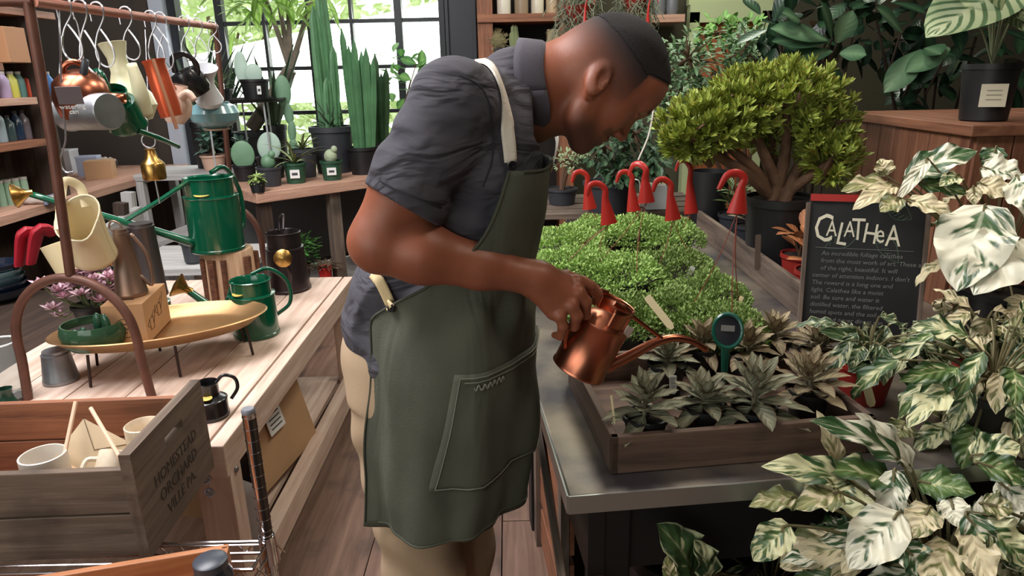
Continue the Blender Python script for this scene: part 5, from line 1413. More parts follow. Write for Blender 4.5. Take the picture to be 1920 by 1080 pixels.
# under the table
p = tw_(.30, .22, .216)
t = thing('black_bucket', 'large black plastic bucket in the shadow under the zinc table', 'bucket', p)
q = B(); q.lathe([(0, 0), (.11, 0), (.13, .26), (.142, .262), (.142, .29), (.13, .29), (.115, .02)], 34); q.out('bucket_body', M_blackpot, t)
for i, (x0, y0, x1, y1, w, Yy, m_n) in enumerate([(1004, 745, 1052, 1075, .05, 1.42, 0), (1008, 800, 1040, 1000, .045, 1.34, 1), (1046, 800, 1120, 1075, .05, 1.30, 0)]):
    a = Yp(x0, y0, Yy + .1); c = Yp(x1, y1, Yy - .22)
    d = (c - a).normalized(); c = a + d * min(1.4, (a.z - .02) / max(.2, -d.z))
    q = B(); q.beam(a, c, w, .012, up=(1, .2, .1)); tag(q.out('leaning_board', M_redwood if m_n == 0 else M_greywood, smooth=False), ['tallest brown board leaning against the table side in the aisle', 'short grey board leaning lowest by the table corner', 'brown slat leaning behind the table corner leg'][i], 'board', 'boards leaning against the table')
t = thing('side_crate', 'rough wooden crate standing on the floor against the table side', 'crate', (.105, 1.68, 0), TA)
for k in range(4): q = B(); q.box((0, 0, .08 + k * .15), (.02, .5, .12)); q.out('side_slat', M_redwood, t, smooth=False)
for y in (-.23, .23): q = B(); q.box((-.014, y, .3), (.02, .05, .6)); q.out('corner_post', M_greywood, t, smooth=False)

# wooden tray with felt-leaved kalanchoes
p = Zp(1145, 891, TZ)
TT = R(6.5); TWd, TDp, TH = .485, .37, .072
t = thing('planting_tray', 'shallow weathered wooden tray of felt-leaved succulents at the table front', 'tray', (p.x, p.y, TZ + .001), TT)
TW_ = wood('tray_wood', (70, 52, 44), (112, 88, 74), .7, 1, stain=.5)
for (c, d) in (((TWd / 2, .007, TH / 2), (TWd, .014, TH)), ((TWd / 2, TDp, TH / 2), (TWd, .014, TH)), ((.007, TDp / 2, TH / 2), (.014, TDp, TH)), ((TWd - .007, TDp / 2, TH / 2), (.014, TDp, TH))):
    q = B(); q.box(c, d); q.out('side_board', TW_, t, smooth=False, bevel=.002)
q = B(); q.box((TWd / 2, TDp / 2, .004), (TWd - .02, TDp - .02, .006)); q.out('bottom_board', TW_, t, smooth=False)
tray_p = Vector((p.x, p.y, TZ))
M_felt = leafmat('felt_leaves', (112, 114, 92), (164, 162, 138), .85, vein=.7, rim=(116, 92, 72))
M_felt2 = leafmat('felt_leaves_brown', (120, 108, 84), (168, 154, 124), .85, vein=.7, rim=(124, 92, 70))
kal = []
def kalanchoe(label, px, py, zc, sc, m, seed, loc=None, stake=None):
    sc *= 1.15
    random.seed(seed)
    c = Zp(px, py, zc)
    t = thing('felt_succulent', label, 'potted plant', (c.x, c.y, TZ + .010), random.uniform(0, 6), 'felt-leaved succulents in the wooden tray')
    q = B(); q.lathe([(0, 0), (.030, 0), (.038, .058), (.042, .059), (.042, .068), (.038, .068), (.032, .01)], 22); q.out('pot', M_blackpot, t)
    q = B(); q.lathe([(0, .06), (.0375, .06)], 18); q.out('soil', M_soil, t)
    zc -= TZ + .01
    q = B(); q.tube([(0, 0, .055), (.003, 0, zc * .7), (0, 0, zc)], .0045, 6); q.out('stem', mat('felt_stem', (120, 112, 92), .9), t)
    q = B()
    for lv in range(6):
        z = .068 + (zc - .068) * lv / 5; n = 4
        for k in range(n):
            a = lv * .785 + k * math.pi / 2 + random.uniform(-.25, .25); el = -.15 + .24 * lv + random.uniform(-.1, .1)
            L = (.074 - .006 * lv) * sc * random.uniform(.9, 1.1)
            q.leaf((math.cos(a) * .004, math.sin(a) * .004, z), (math.cos(a) * math.cos(el), math.sin(a) * math.cos(el), math.sin(el)), L, .029 * sc * (1 - .06 * lv), up=(0, 0, 1), droop=random.uniform(-.1, .5), fold=.35, nu=4, nv=7, shape=0, petiole=.08, wave=.05)
    for k in range(4): a = k * 1.57 + .4; q.leaf((0, 0, zc), (math.cos(a) * .5, math.sin(a) * .5, 1), .042 * sc, .014 * sc, droop=.1, fold=.5)
    q.out('leaves', m, t)
    return t
KL = [('front left felt-leaved succulent in the tray corner', 1212, 742, .895, .98, 0), ('front row felt-leaved succulent behind the white barcode tag', 1322, 742, .875, 1.0, 0),
      ('tallest front felt-leaved succulent right of the white tag', 1418, 722, .90, 1.2, 0), ('front right brownish felt-leaved succulent at the tray end', 1520, 700, .89, 1.05, 1),
      ('felt-leaved succulent under the copper spout', 1252, 662, .88, .95, 0), ('felt-leaved succulent left of the green moisture dial', 1318, 632, .88, .9, 1),
      ('felt-leaved succulent directly behind the green dial', 1402, 640, .885, .95, 1), ('felt-leaved succulent at the back of the tray beneath the chalkboard', 1452, 618, .88, .95, 1), ('felt-leaved succulent at the back right tray corner', 1535, 640, .88, .95, 1)]
for i, (lb, x, y, z, sc, mm) in enumerate(KL): kalanchoe(lb, x, y, z, sc, (M_felt, M_felt2)[mm], 40 + i)
random.seed(11)
def stake(label, px0, py0, px1, py1, Y0, Y1, w, m, name='plant_label', printed=False, grp=None):
    a = Yp(px0, py0, Y0); c = Yp(px1, py1, Y1)
    t = thing(name, label, 'plant label', c, 0, grp); d = a - c
    q = B(); nrm = Vector((0, -1, .3)); q.beam((0, 0, 0), d, w, .0012, up=(d.cross(Vector((1, 0, 0)))).normalized()) if False else None
    sd_ = d.cross(Vector((0, -1, .15))).normalized() * w / 2; th = Vector((0, .0012, 0))
    tipc = d * -.0
    P = [-sd_ * .5 - d * .12, sd_ * .5 - d * .12, sd_, sd_ + d * .97, sd_ * .8 + d, -sd_ * .8 + d, -sd_ + d * .97, -sd_]
    n = len(P); q.add(P + [p_ + th for p_ in P], [tuple(range(n)), tuple(range(2 * n - 1, n - 1, -1))] + [(i, (i + 1) % n, n + (i + 1) % n, n + i) for i in range(n)])
    q.out('blade', m, t, smooth=False)
    if printed:
        q = B()
        for k in range(6): o = d * (.30 + .11 * k); q.add([-sd_ * .7 + o - th * .5, sd_ * .7 + o - th * .5, sd_ * .7 + o + d * .03 - th * .5, -sd_ * .7 + o + d * .03 - th * .5], [(0, 1, 2, 3)])
        q.out('label_print', M_ink, t, smooth=False)
    return t
M_stk = mat('cream_plastic_label', (228, 212, 168), .5)
stake('white barcode tag standing in the tray between the front succulents', 1350, 738, 1345, 792, 1.17, 1.155, .018, M_tagw, printed=True)
stake('pale blank plant label leaning over the moss plants behind the copper spout', 1213, 556, 1256, 610, 1.46, 1.42, .0165, M_stk)
stake('thin label edge standing in the front left succulent pot', 1146, 742, 1152, 790, 1.12, 1.11, .004, M_stk)
stake('small dark barcode tag half hidden between the front left succulents', 1262, 705, 1262, 735, 1.22, 1.22, .014, M_tagw, printed=True)
stake('small cream label in the right side of the moss plants', 1392, 556, 1376, 590, 1.62, 1.6, .010, M_stk)
stake('bent white label in the middle moss plant', 1300, 500, 1278, 540, 1.9, 1.9, .014, M_tagw)
stake('pale yellow label beside the right moss plant', 1318, 538, 1300, 556, 1.75, 1.75, .016, M_stk)
stake('blank white label in the moss plant at the back', 1238, 496, 1248, 540, 1.95, 1.95, .010, M_tagw)
# green dial on its stem
pd = Yp(1364, 620, 1.30)
t = thing('moisture_dial', 'round green garden dial with dark glass face standing among the succulents', 'garden gauge', (pd.x, pd.y, pd.z))
rm = Vector((-.25, -1, .35)).to_track_quat('Z', 'Y').to_matrix()
q = B(); q.lathe([(0, -.022), (.018, -.02), (.027, -.008), (.031, 0), (.031, .008), (.028, .011), (.025, .010), (.024, .006)], 34, sy=1.22, rot=rm); q.out('housing', mat('dial_green', (10, 88, 72), .35, coat=.4), t)
q = B(); q.lathe([(0, .0068), (.0245, .0065)], 30, sy=1.22, rot=rm); q.out('dial_glass', mat('dial_glass', (38, 40, 46), .12), t)
q = B(); q.box(rm @ Vector((0, .005, .0078)), (.026, .001, .012), rm @ Matrix.Rotation(R(90), 3, 'X')); q.out('display', mat('display_grey', (120, 116, 112), .3), t, smooth=False)
q = B(); q.tube([(0, .004, -.03), (.003, .006, TZ + .03 - pd.z)], [.010, .004], 10); q.out('stem', MT['dial_green'], t)

# ---------------------------------------------------------------- moss-like sedum pots with red plastic hangers
M_sed = leafmat('sedum_bright', (146, 184, 92), (196, 222, 138), .6, vein=0)
M_sed2 = leafmat('sedum_olive', (118, 148, 74), (164, 184, 108), .6, vein=0)
M_hook = mat('red_plastic', (176, 40, 34), .4, coat=.2)
M_wirer = mat('reddish_wire', (130, 60, 46), .5)
def moss_mesh(r, h, n, m, name='foliage'):
    q = B()
    for i in range(n):
        a = random.uniform(0, 6.283); rr = r * math.sqrt(random.random()); lump = .012 * math.sin(rr * 90 + a * 3)
        z = h * (1 - (rr / r) ** 2.4) + lump + random.uniform(-.012, .006)
        out_ = Vector((math.cos(a) * (rr / r) ** 2, math.sin(a) * (rr / r) ** 2, 1.0)).normalized()
        d = (out_ + Vector((random.gauss(0, .5), random.gauss(0, .5), random.gauss(0, .2)))).normalized()
        q.leaf((math.cos(a) * rr, math.sin(a) * rr, z), d, random.uniform(.008, .013), random.uniform(.0042, .006), up=(random.gauss(0, 1), random.gauss(0, 1), .4), droop=.2, nu=2, nv=2)
    return q
MOSS = [('pale green moss-like sedum in the back row beside the apron', 1062, 428, .98, 1.0, 0, None), ('pale green moss-like sedum in the back row under the forked red hangers', 1120, 408, .98, 1.05, 0, (1098, 322, 1106, 392)),
        ('pale green moss-like sedum at the back centre', 1190, 405, .98, 1.05, 0, (1182, 322, 1188, 396)), ('pale green moss-like sedum at the back right by the trough', 1252, 412, .97, 1.0, 0, (1292, 302, 1296, 400)),
        ('light green sedum pot nearest the apron in the second row', 1070, 470, .96, 1.05, 0, (1130, 344, 1142, 420)), ('light green sedum pot in the middle of the second row', 1165, 480, .95, 1.1, 0, (1208, 308, 1212, 380)), ('olive green sedum pot by the wooden trough in the second row', 1262, 470, .94, 1.0, 1, (1254, 336, 1262, 412)),
        ('olive sedum pot behind the copper can', 1168, 560, .92, 1.05, 1, None), ('olive sedum pot in the centre of the front row', 1262, 552, .92, 1.1, 1, None), ('olive sedum pot at the right of the front row', 1348, 578, .915, 1.0, 1, (1394, 324, 1382, 400)), ('dull green sedum pot behind the right end of the front row', 1330, 520, .93, .85, 1, None)]
random.seed(5)
fb_ = [moss_mesh(.115, .06, 4600, None) for _ in range(2)]
FM = {}
for i, (lb, x, y, z, sc, mm, hk) in enumerate(MOSS):
    c = Zp(x, y, z)
    t = thing('sedum_pot', lb, 'potted plant', (c.x, c.y, TZ), 0, 'moss-like sedums in hanging pots')
    h = z - TZ - .06; sc *= 1.12
    q = B(); q.lathe([(0, 0), (.055 * sc, 0), (.078 * sc, h * .9), (.083 * sc, h * .92), (.083 * sc, h), (.078 * sc, h), (.06 * sc, .01)], 26); q.out('pot', M_blackpot, t)
    q = B(); q.lathe([(0, h * .98), (.078 * sc, h * .98)], 22); q.out('soil', M_soil, t)
    key = (i % 2, mm)
    if key not in FM:
        o = fb_[i % 2].out('foliage', (M_sed, M_sed2)[mm], t); FM[key] = o
    else:
        o = FM[key].copy(); COL.objects.link(o); o.parent = t
    o.location = (0, 0, h * .94); o.scale = (sc, sc, 1.0); o.rotation_euler = (0, 0, i * 1.1)
    if hk:
        hx, hy, bx_, by_ = hk; base = Vector((c.x, c.y, TZ))
        T_ = Yp(hx, hy, c.y) - base; Bm = Yp(bx_, by_, c.y) - base
        hg = B(); w = .012
        ht_ = (T_ - Bm).length; u = (T_ - Bm).normalized(); s_ = Vector((1, 0, 0)) if hk[0] % 4 else Vector((.8, -.6, 0))
        P = [Bm, Bm + u * ht_ * .35, Bm + u * ht_ * .62, Bm + u * ht_ * .86 + s_ * .004, T_ + s_ * -.014, T_ + u * -.006 + s_ * -.036, T_ + u * -.036 + s_ * -.050]
        hg.tube(spline(P, 26), [.024, .016, .0095, .0085, .009, .0085, .005], 8, flat=.4, upv=(0, 1, 0)); ho2 = hg.out('hanger_hook', M_hook, t)
        q = B()
        for k in range(3): a = k * 2.09 + i; q.tube(spline([Bm, Bm * .5 + Vector((math.cos(a) * .03, math.sin(a) * .03, Bm.z * .04 + h * .5)), (math.cos(a) * .08 * sc, math.sin(a) * .08 * sc, h)], 10), .0011, 5)
        q.out('hanger_wires', M_wirer, t)
# extra hooks: a grey metal one and one by the trough
a = Yp(1192, 345, 2.45)
t = thing('grey_hanger', 'small grey metal hook between the red hangers', 'hook', (a.x, a.y, a.z))
q = B(); q.tube(spline([(-.02, 0, -.01), (-.015, 0, .01), (0, 0, .016), (.014, 0, .004), (.016, 0, -.04), (.014, 0, -.10), (.0, 0, -.2)], 20), [.004, .006, .007, .006, .004, .0015, .0015], 8, flat=.4); q.out('hook_body', mat('grey_plastic', (176, 176, 174), .4), t)

# ---------------------------------------------------------------- wooden trough behind
p0 = Zp(1503, 598, TZ); p1 = Zp(1300, 434, TZ)
TX = (p0.x + p1.x) / 2
zt_ = Xp(1495, 528, TX).z
t = thing('wooden_trough', 'long weathered wooden trough of potted plants on the right of the table', 'planter', (TX, p0.y, TZ), 0)
LL = 1.15; hh_ = zt_ - TZ
for (c, d) in (((.008, LL / 2, hh_ / 2), (.016, LL, hh_)), ((.27, LL / 2, hh_ / 2), (.016, LL, hh_)), ((.14, .008, hh_ / 2), (.28, .018, hh_)), ((.14, LL, hh_ / 2), (.28, .018, hh_))):
    q = B(); q.box(c, d); q.out('side_board', M_greywood, t, smooth=False, bevel=.002)
q = B(); q.box((.14, LL / 2, .006), (.26, LL, .01)); q.out('bottom_board', M_greywood, t, smooth=False)
q = B(); q.box((.03, .03, hh_ / 2 + .02), (.025, .025, hh_ + .05)); q.out('corner_post', M_greywood, t, smooth=False)
M_org = leafmat('orange_leaves', (150, 96, 60), (196, 130, 88), .5, vein=.5)
M_jade = leafmat('jade_leaves', (70, 92, 52), (110, 120, 70), .4, vein=.2)
def shrublet(name, label, loc, h, n, L, W_, m, potr, poth, potm, grp=None, el=(.1, 1.2), cat='potted plant', z0=None):
    t = thing(name, label, cat, loc, 0, grp)
    q = B(); q.lathe([(0, 0), (potr * .78, 0), (potr * .96, poth * .86), (potr * 1.05, poth * .87), (potr * 1.05, poth), (potr * .98, poth), (potr * .8, .01)], 24); q.out('pot', potm, t)
    q = B(); q.lathe([(0, poth * .92), (potr * .95, poth * .92)], 20); q.out('soil', M_soil, t)
    q = B(); s_ = B()
    for k in range(n):
        a = k * 2.4; z = poth + h * random.uniform(.1, 1.0); e = random.uniform(*el); r0 = random.uniform(0, potr * .5)
        b_ = Vector((math.cos(a) * r0, math.sin(a) * r0, z))
        q.leaf(b_, (math.cos(a) * math.cos(e), math.sin(a) * math.cos(e), math.sin(e)), L * random.uniform(.7, 1.15), W_, droop=.3, fold=.2, nu=3, nv=5, shape=1)
        if k % 3 == 0: s_.tube([(0, 0, poth * .9), (b_.x * .7, b_.y * .7, z * .7 + poth * .3), b_], .003, 5)
    s_.out('stems', mat('brown_stem', (96, 70, 52), .8), t); q.out('leaves', m, t)
    return t
pr = Zp(1462, 500, TZ + .05)
shrublet('paddle_plant', 'orange-edged paddle plant in a red pot at the near end of the trough', (TX + .085, p0.y + .11, TZ + .012), .08, 11, .085, .05, M_org, .06, .10, M_redpot)
shrublet('paddle_plant', 'dull green paddle plant in a red pot second along the trough', (TX + .11, p0.y + .30, TZ + .012), .08, 10, .075, .045, M_org, .055, .10, M_redpot)
shrublet('trough_succulent', 'brown-green succulent in a dark pot in the middle of the trough', (TX + .12, p0.y + .78, TZ + .012), .12, 22, .08, .035, M_felt2, .06, .09, M_darkpot)
shrublet('trough_succulent', 'small dark-leaved succulent at the far end of the trough', (TX + .12, p0.y + 1.0, TZ + .012), .12, 22, .08, .035, M_jade, .06, .09, M_darkpot)
stake('bare cream stake in the near corner of the trough', 1422, 440, 1420, 500, 2.15, 2.15, .018, M_greywood)
# ---------------------------------------------------------------- big finger jade
JY = 2.30
jb = Yp(1460, 430, JY)
t = thing('finger_jade', 'large yellow-green finger jade bush with thick brown trunks in a black pot', 'potted plant', (jb.x, JY, TZ + .012))
jr = .115; jh = Yp(1460, 385, JY - .1).z - TZ
q = B(); q.lathe([(0, 0), (jr * .85, 0), (jr, jh * .9), (jr * 1.05, jh * .9), (jr * 1.05, jh), (jr * .98, jh), (jr * .85, .02)], 30); q.out('pot', M_blackpot, t)
q = B(); q.lathe([(0, jh * .95), (jr * .97, jh * .95)], 24); q.out('soil', M_soil, t)
M_fj = leafmat('finger_jade_leaves', (124, 148, 58), (190, 198, 98), .38, vein=0, patch=(172, 136, 62), thr=.66, soft=.1)
J0 = Vector((jb.x, JY, TZ + .012))
lobes = []
for (x, y, rx, ry, dy) in ((1325, 238, 88, 62, -.02), (1395, 200, 80, 65, .03), (1480, 178, 95, 62, .02), (1545, 235, 58, 80, 0), (1560, 300, 52, 55, -.05), (1288, 258, 48, 40, -.05), (1440, 250, 60, 40, .15)):
    c = Yp(x, y, JY + dy); k = ppm(c); lobes.append((c - J0, rx / k, ry / k))
q = B(); br = B()
for li, (c, rx, rz) in enumerate(lobes):
    n = int(430 * rx * rz / (.07 * .05) / 1.25)
    nodes = int(n / 10)
    for _ in range(nodes):
        v = Vector((random.gauss(0, 1), random.gauss(0, 1), random.gauss(.25, 1))).normalized(); s_ = random.uniform(.55, 1.0)
        p_ = c + Vector((v.x * rx * s_, v.y * min(rx, .17) * s_, v.z * rz * s_))
        ax_ = (v + Vector((0, 0, .7))).normalized()
        for k in range(10):
            a = k * 2.4; u_ = ax_.orthogonal().normalized(); w_ = ax_.cross(u_)
            d = (ax_ * random.uniform(.5, 1.3) + (u_ * math.cos(a) + w_ * math.sin(a)) * random.uniform(.4, .9))
            q.leaf(p_ - ax_ * random.uniform(0, .02), d, random.uniform(.032, .050), .0148, up=ax_, droop=-.3, fold=.5, nu=2, nv=3, shape=1)
    br.tube(spline([(random.uniform(-.04, .04), random.uniform(-.03, .03), jh * .9), (c.x * .35, c.y * .4, jh + (c.z - jh) * .35), (c.x * .8, c.y * .8, jh + (c.z - jh) * .8), tuple(c)], 12), [.022, .019, .013, .007], 9)
    for _ in range(5):
        v = Vector((random.uniform(-1, 1) * rx, random.uniform(-1, 1) * .1, random.uniform(-.2, .8) * rz)); br.tube([tuple(c * .75 + Vector((0, 0, .02))), tuple(c + v * .4), tuple(c + v * .9)], [.009, .006, .004], 6)
q.out('foliage', M_fj, t); br.out('trunks', mat('jade_bark', (112, 84, 66), .8, var=.2, vscale=30, bump=.4, bscale=50), t)

# ---------------------------------------------------------------- chalkboard sign
a = Zp(1494, 627, TZ + .003); c = Zp(1722, 645, TZ + .003)
dd = c - a; sw = dd.length; sa = math.atan2(dd.y, dd.x); lean = R(-13)
tl_ = Yp(1534, 392, a.y + .07)
sh_ = .352
t = thing('chalkboard_sign', 'black chalkboard sign lettered CALATHEA leaning on the table among the plants', 'sign', a, (lean, 0, sa))
M_chb = mat('chalkboard_black', (26, 26, 27), .6, var=.25, vscale=6)
M_chalk = mat('cream_chalk', (222, 214, 190), .9); M_chalk2 = mat('dusty_chalk', (112, 110, 108), .9)
q = B(); q.box((sw / 2, .006, sh_ / 2), (sw - .012, .008, sh_)); q.out('board', M_chb, t, smooth=False)
for x in (.004, sw - .004): q = B(); q.box((x, .004, sh_ * .49), (.010, .02, sh_ * .98)); q.out('frame_side', M_greywood, t, smooth=False, bevel=.001)
q = B(); q.box((sw * .23, .004, sh_ + .006), (sw * .4, .018, .018)); q.out('red_strip', mat('red_strip', (158, 34, 30), .5), t, smooth=False)
lx_ = sw * .07
for ch, dx, dz, sz, rt in (('C', 0, 0, .082, 0), ('A', .034, .012, .046, 0), ('L', .058, -.004, .066, 8), ('A', .080, .012, .046, 0), ('T', .098, .006, .064, 0), ('H', .126, .002, .058, 6), ('e', .160, .002, .056, 0), ('A', .186, -.004, .062, 0)):
    lt_ = text('sign_letter', ch, sz, M_chalk, t, (lx_ + dx * sw / .25 * .80, .0015, sh_ * .70 + dz * 1.2), (R(90), R(rt), 0), .0006, 'LEFT'); lt_.scale = (.84, 1.25, 1)
q = B(); q.box((sw * .50, .0015, sh_ * .655), (sw * .80, .001, .0012)); q.out('chalk_rule', M_chalk2, t, smooth=False)
for k, ln in enumerate(('An incredible foliage calathea', 'from the most work of art. These are', 'of the right, beautiful. It will', 'center of attention indoors. I don\'t', 'The reward is a long one and', 'light. Calathea like a moist', 'soil. Be sure and water it', 'distilled water, the filtered', 'humid spots and the soil', 'warm and never direct sun', 'keep misted')):
    text('sign_writing', ln, .0160, M_chalk2, t, (sw * .09 + (.018 if k < 3 else 0), .0015, sh_ * .60 - k * .0190), (R(90), 0, 0), .0003, 'LEFT', shear=.15)
# faint painted leaves on the board
q = B()
for (x, z, rt, L) in ((.05, .23, .5, .09), (.22, .20, 2.2, .10), (.24, .31, 2.6, .07)):
    for s_ in (-1, 1):
        q.tube([Vector((x * sw / .28 + math.cos(rt) * L * k_ - math.sin(rt) * s_ * .02 * math.sin(k_ * 3.14), .0018, z + math.sin(rt) * L * k_ + math.cos(rt) * s_ * .02 * math.sin(k_ * 3.14))) for k_ in np.linspace(0, 1, 12)], .0007, 4)
    for j in range(1, 7):
        k_ = j / 7; q.tube([Vector((x * sw / .28 + math.cos(rt) * L * k_, .0018, z + math.sin(rt) * L * k_)), Vector((x * sw / .28 + math.cos(rt) * L * (k_ + .1) - math.sin(rt) * .014, .0018, z + math.sin(rt) * L * (k_ + .1) + math.cos(rt) * .014))], .0006, 4)
q.out('painted_leaves', mat('chalk_green', (78, 100, 80), .9), t)

# ---------------------------------------------------------------- slatted wooden planter box behind with a black pot on it
zk = 1.29
ka = Zp(1609, 214, zk); kb = Zp(1830, 240, zk)
t = thing('slatted_box', 'brown wooden box of vertical slats behind the calatheas at the right', 'planter', (kb.x, kb.y, TZ))
dx_ = (ka - kb); ang_ = math.atan2(dx_.y, dx_.x); Lk = min(dx_.length, 1.6)
M_ced = wood('cedar_slats', (96, 58, 42), (142, 96, 70), .6, 1)
u_ = Vector((math.cos(ang_), math.sin(ang_), 0)); v_ = Vector((u_.y, -u_.x, 0))
if v_.x < 0: v_ = -v_
Hk = zk - TZ
def slats(o, u, L, nm):
    n = max(2, int(L / .095)); w = L / n
    for k in range(n):
        c = o + u * (w * (k + .5)); q = B(); q.box((c.x, c.y, Hk / 2 - .01), (w - .004, .02, Hk - .02), math.atan2(u.y, u.x)); q.out('slat', M_ced, t, smooth=False, bevel=.002)
slats(Vector((0, 0, 0)), u_, Lk, 'l'); slats(Vector((0, 0, 0)), v_, .6, 'r')
q = B(); cc = u_ * Lk / 2 + v_ * .3; q.box((cc.x, cc.y, Hk - .006), (Lk + .05, .65, .03), ang_); q.out('lid', M_ced, t, smooth=False, bevel=.003)
q = B(); q.box((cc.x, cc.y, Hk / 2 - .03), (Lk - .03, .57, Hk - .07), ang_); q.out('inner_box', M_darkwood, t, smooth=False)
pk_ = Zp(1868, 218, zk)
pk_ = Vector((kb.x + .10, kb.y + .13, zk + .012))
t = thing('large_black_pot', 'black nursery pot with a pale price card on top of the slatted box', 'potted plant', pk_)
kk = ppm(pk_); pr_ = 46 / kk; ph_ = 100 / kk
q = B(); q.lathe([(0, 0), (pr_ * .85, 0), (pr_, ph_ * .9), (pr_ * 1.05, ph_ * .9), (pr_ * 1.05, ph_), (pr_ * .95, ph_), (pr_ * .8, .01)], 28); q.out('pot', M_blackpot, t)
q = B(); q.lathe([(0, ph_ * .93), (pr_ * .95, ph_ * .93)], 20); q.out('soil', M_soil, t)
q = B(); q.box((-pr_ * .35, -pr_ * .93, ph_ * .45), (42 / kk, .002, 40 / kk), R(-18)); q.out('price_card', mat('price_card', (206, 200, 176), .6), t, smooth=False)
for k_ in range(3): q = B(); q.box((-pr_ * .35, -pr_ * .95, ph_ * (.38 + .08 * k_)), (24 / kk, .001, 1.6 / kk), R(-18)); q.out('label_print', mat('pale_print', (150, 146, 130), .7), t, smooth=False)
M_orb = leafmat('striped_leaf', (146, 160, 120), (176, 184, 148), .5, vein=.7, stripe=7.5, back=(78, 104, 70), bump=.1)
q = B(); s_ = B()
for (x0, y0, x1, y1, w) in ((1905, -30, 1742, 48, 130), (1850, -50, 1935, 30, 120), (1880, 20, 1950, 60, 60), (1790, 0, 1750, -70, 90)):
    b0 = Yp(x0, y0, pk_.y - .05) - pk_; b1 = Yp(x1, y1, pk_.y - .15) - pk_; d = b1 - b0
    q.leaf(b0, d, d.length, w / kk, up=(0, -.5, 1), droop=.25, fold=.1, nu=6, nv=10)
    s_.tube(spline([(0, 0, ph_), (b0.x * .4, b0.y * .4, ph_ + (b0.z - ph_) * .6), tuple(b0)], 8), .003, 5)
for k_ in range(9): a = k_ * .7; s_.tube(spline([(0, 0, ph_), (math.cos(a) * .05, math.sin(a) * .05, ph_ + .2), (math.cos(a) * .12, math.sin(a) * .12, ph_ + .36)], 8), .0025, 5); q.leaf((math.cos(a) * .12, math.sin(a) * .12, ph_ + .36), (math.cos(a), math.sin(a), .1), .16, .12, droop=.6, nu=4, nv=6)
q.out('leaves', M_orb, t); s_.out('leaf_stalks', mat('pale_stalk', (120, 124, 92), .7), t)

# ---------------------------------------------------------------- calatheas
C_white = leafmat('calathea_white', (44, 74, 44), (66, 96, 56), .38, patch=(226, 222, 200), thr=.475, vein=.5)
C_green = leafmat('calathea_green', (40, 68, 38), (92, 118, 62), .38, patch=(206, 204, 160), thr=.56, vein=.6)
C_tan = leafmat('calathea_tan', (84, 92, 54), (136, 136, 86), .42, patch=(208, 194, 158), thr=.48, vein=.5)
M_cst = mat('calathea_stalk', (104, 96, 64), .7)
def calathea(label, base, potr, poth, potm, heroes, fill, n, L, W_, Yr, mats=(C_white, C_green, C_tan), seed=1, cat='potted plant', spread=.16, zr=(.1, .26), name='calathea'):
    """heroes: (x0,y0,x1,y1,width px,Y0,Y1,material index); fill leaves start on arching stalks around the pot"""
    random.seed(seed); base = Vector(base)
    t = thing(name, label, cat, base)
    if potm:
        q = B(); q.lathe([(0, 0), (potr * .8, 0), (potr, poth * .88), (potr * 1.05, poth * .88), (potr * 1.05, poth), (potr * .97, poth), (potr * .8, .01)], 26); q.out('pot', potm, t)
        q = B(); q.lathe([(0, poth * .93), (potr * .96, poth * .93)], 22); q.out('soil', M_soil, t)
    Q = [B(), B(), B()]; s_ = B(); root = Vector((0, 0, poth))
    for (x0, y0, x1, y1, w, Y0, Y1, mi) in heroes:
        b0 = Yp(x0, y0, Y0) - base; b1 = Yp(x1, y1, Y1) - base; d = b1 - b0; Ld = d.length
        view = (CAM - (base + b0)).normalized(); up_ = (view * .8 + Vector((random.uniform(-.35, .35), 0, .7)))
        dr = random.uniform(.5, .95); sd = d.normalized().cross(up_).normalized(); dn = Matrix.Rotation(dr * .5, 3, sd) @ d.normalized()
        Q[mi].leaf(b0, dn, Ld * (1 + dr * dr / 24), w / ppm(base + b0), up=up_, droop=dr, fold=random.uniform(.1, .3), nu=6, nv=12, shape=0, wave=.16, twist=random.uniform(-.3, .3))
        s_.tube(spline([root + Vector((random.uniform(-.02, .02), random.uniform(-.02, .02), 0)), root * .4 + b0 * .6 + Vector((0, 0, .03)), b0, b0 + dn * .02], 10), [.003, .002], 5)
    for k in range(n):
        a = k * 2.4 + random.uniform(-.3, .3); r = spread * math.sqrt((k + .5) / n) * random.uniform(.8, 1.2); z = poth + random.uniform(*zr) * (1.1 - .5 * r / spread)
        b0 = Vector((math.cos(a) * r, math.sin(a) * r, z)); el = random.uniform(-.5, .7) - .6 * r / spread
        d = Vector((math.cos(a) * math.cos(el), math.sin(a) * math.cos(el), math.sin(el)))
        mi = random.choice(fill)
        Q[mi].leaf(b0, d, L * random.uniform(.7, 1.2), W_ * random.uniform(.75, 1.15), up=(0, -.4, 1), droop=random.uniform(.4, 1.3), fold=random.uniform(.1, .4), nu=4, nv=9, wave=.2, twist=random.uniform(-.6, .6))
        s_.tube(spline([root, root * .5 + b0 * .5 + Vector((0, 0, .02)), b0], 7), [.0028, .0018], 5)
    for mi in range(3):
        if Q[mi].v: Q[mi].out(['white_leaves', 'green_leaves', 'tan_leaves'][mi], mats[mi], t)
    s_.out('leaf_stalks', M_cst, t)
    return t
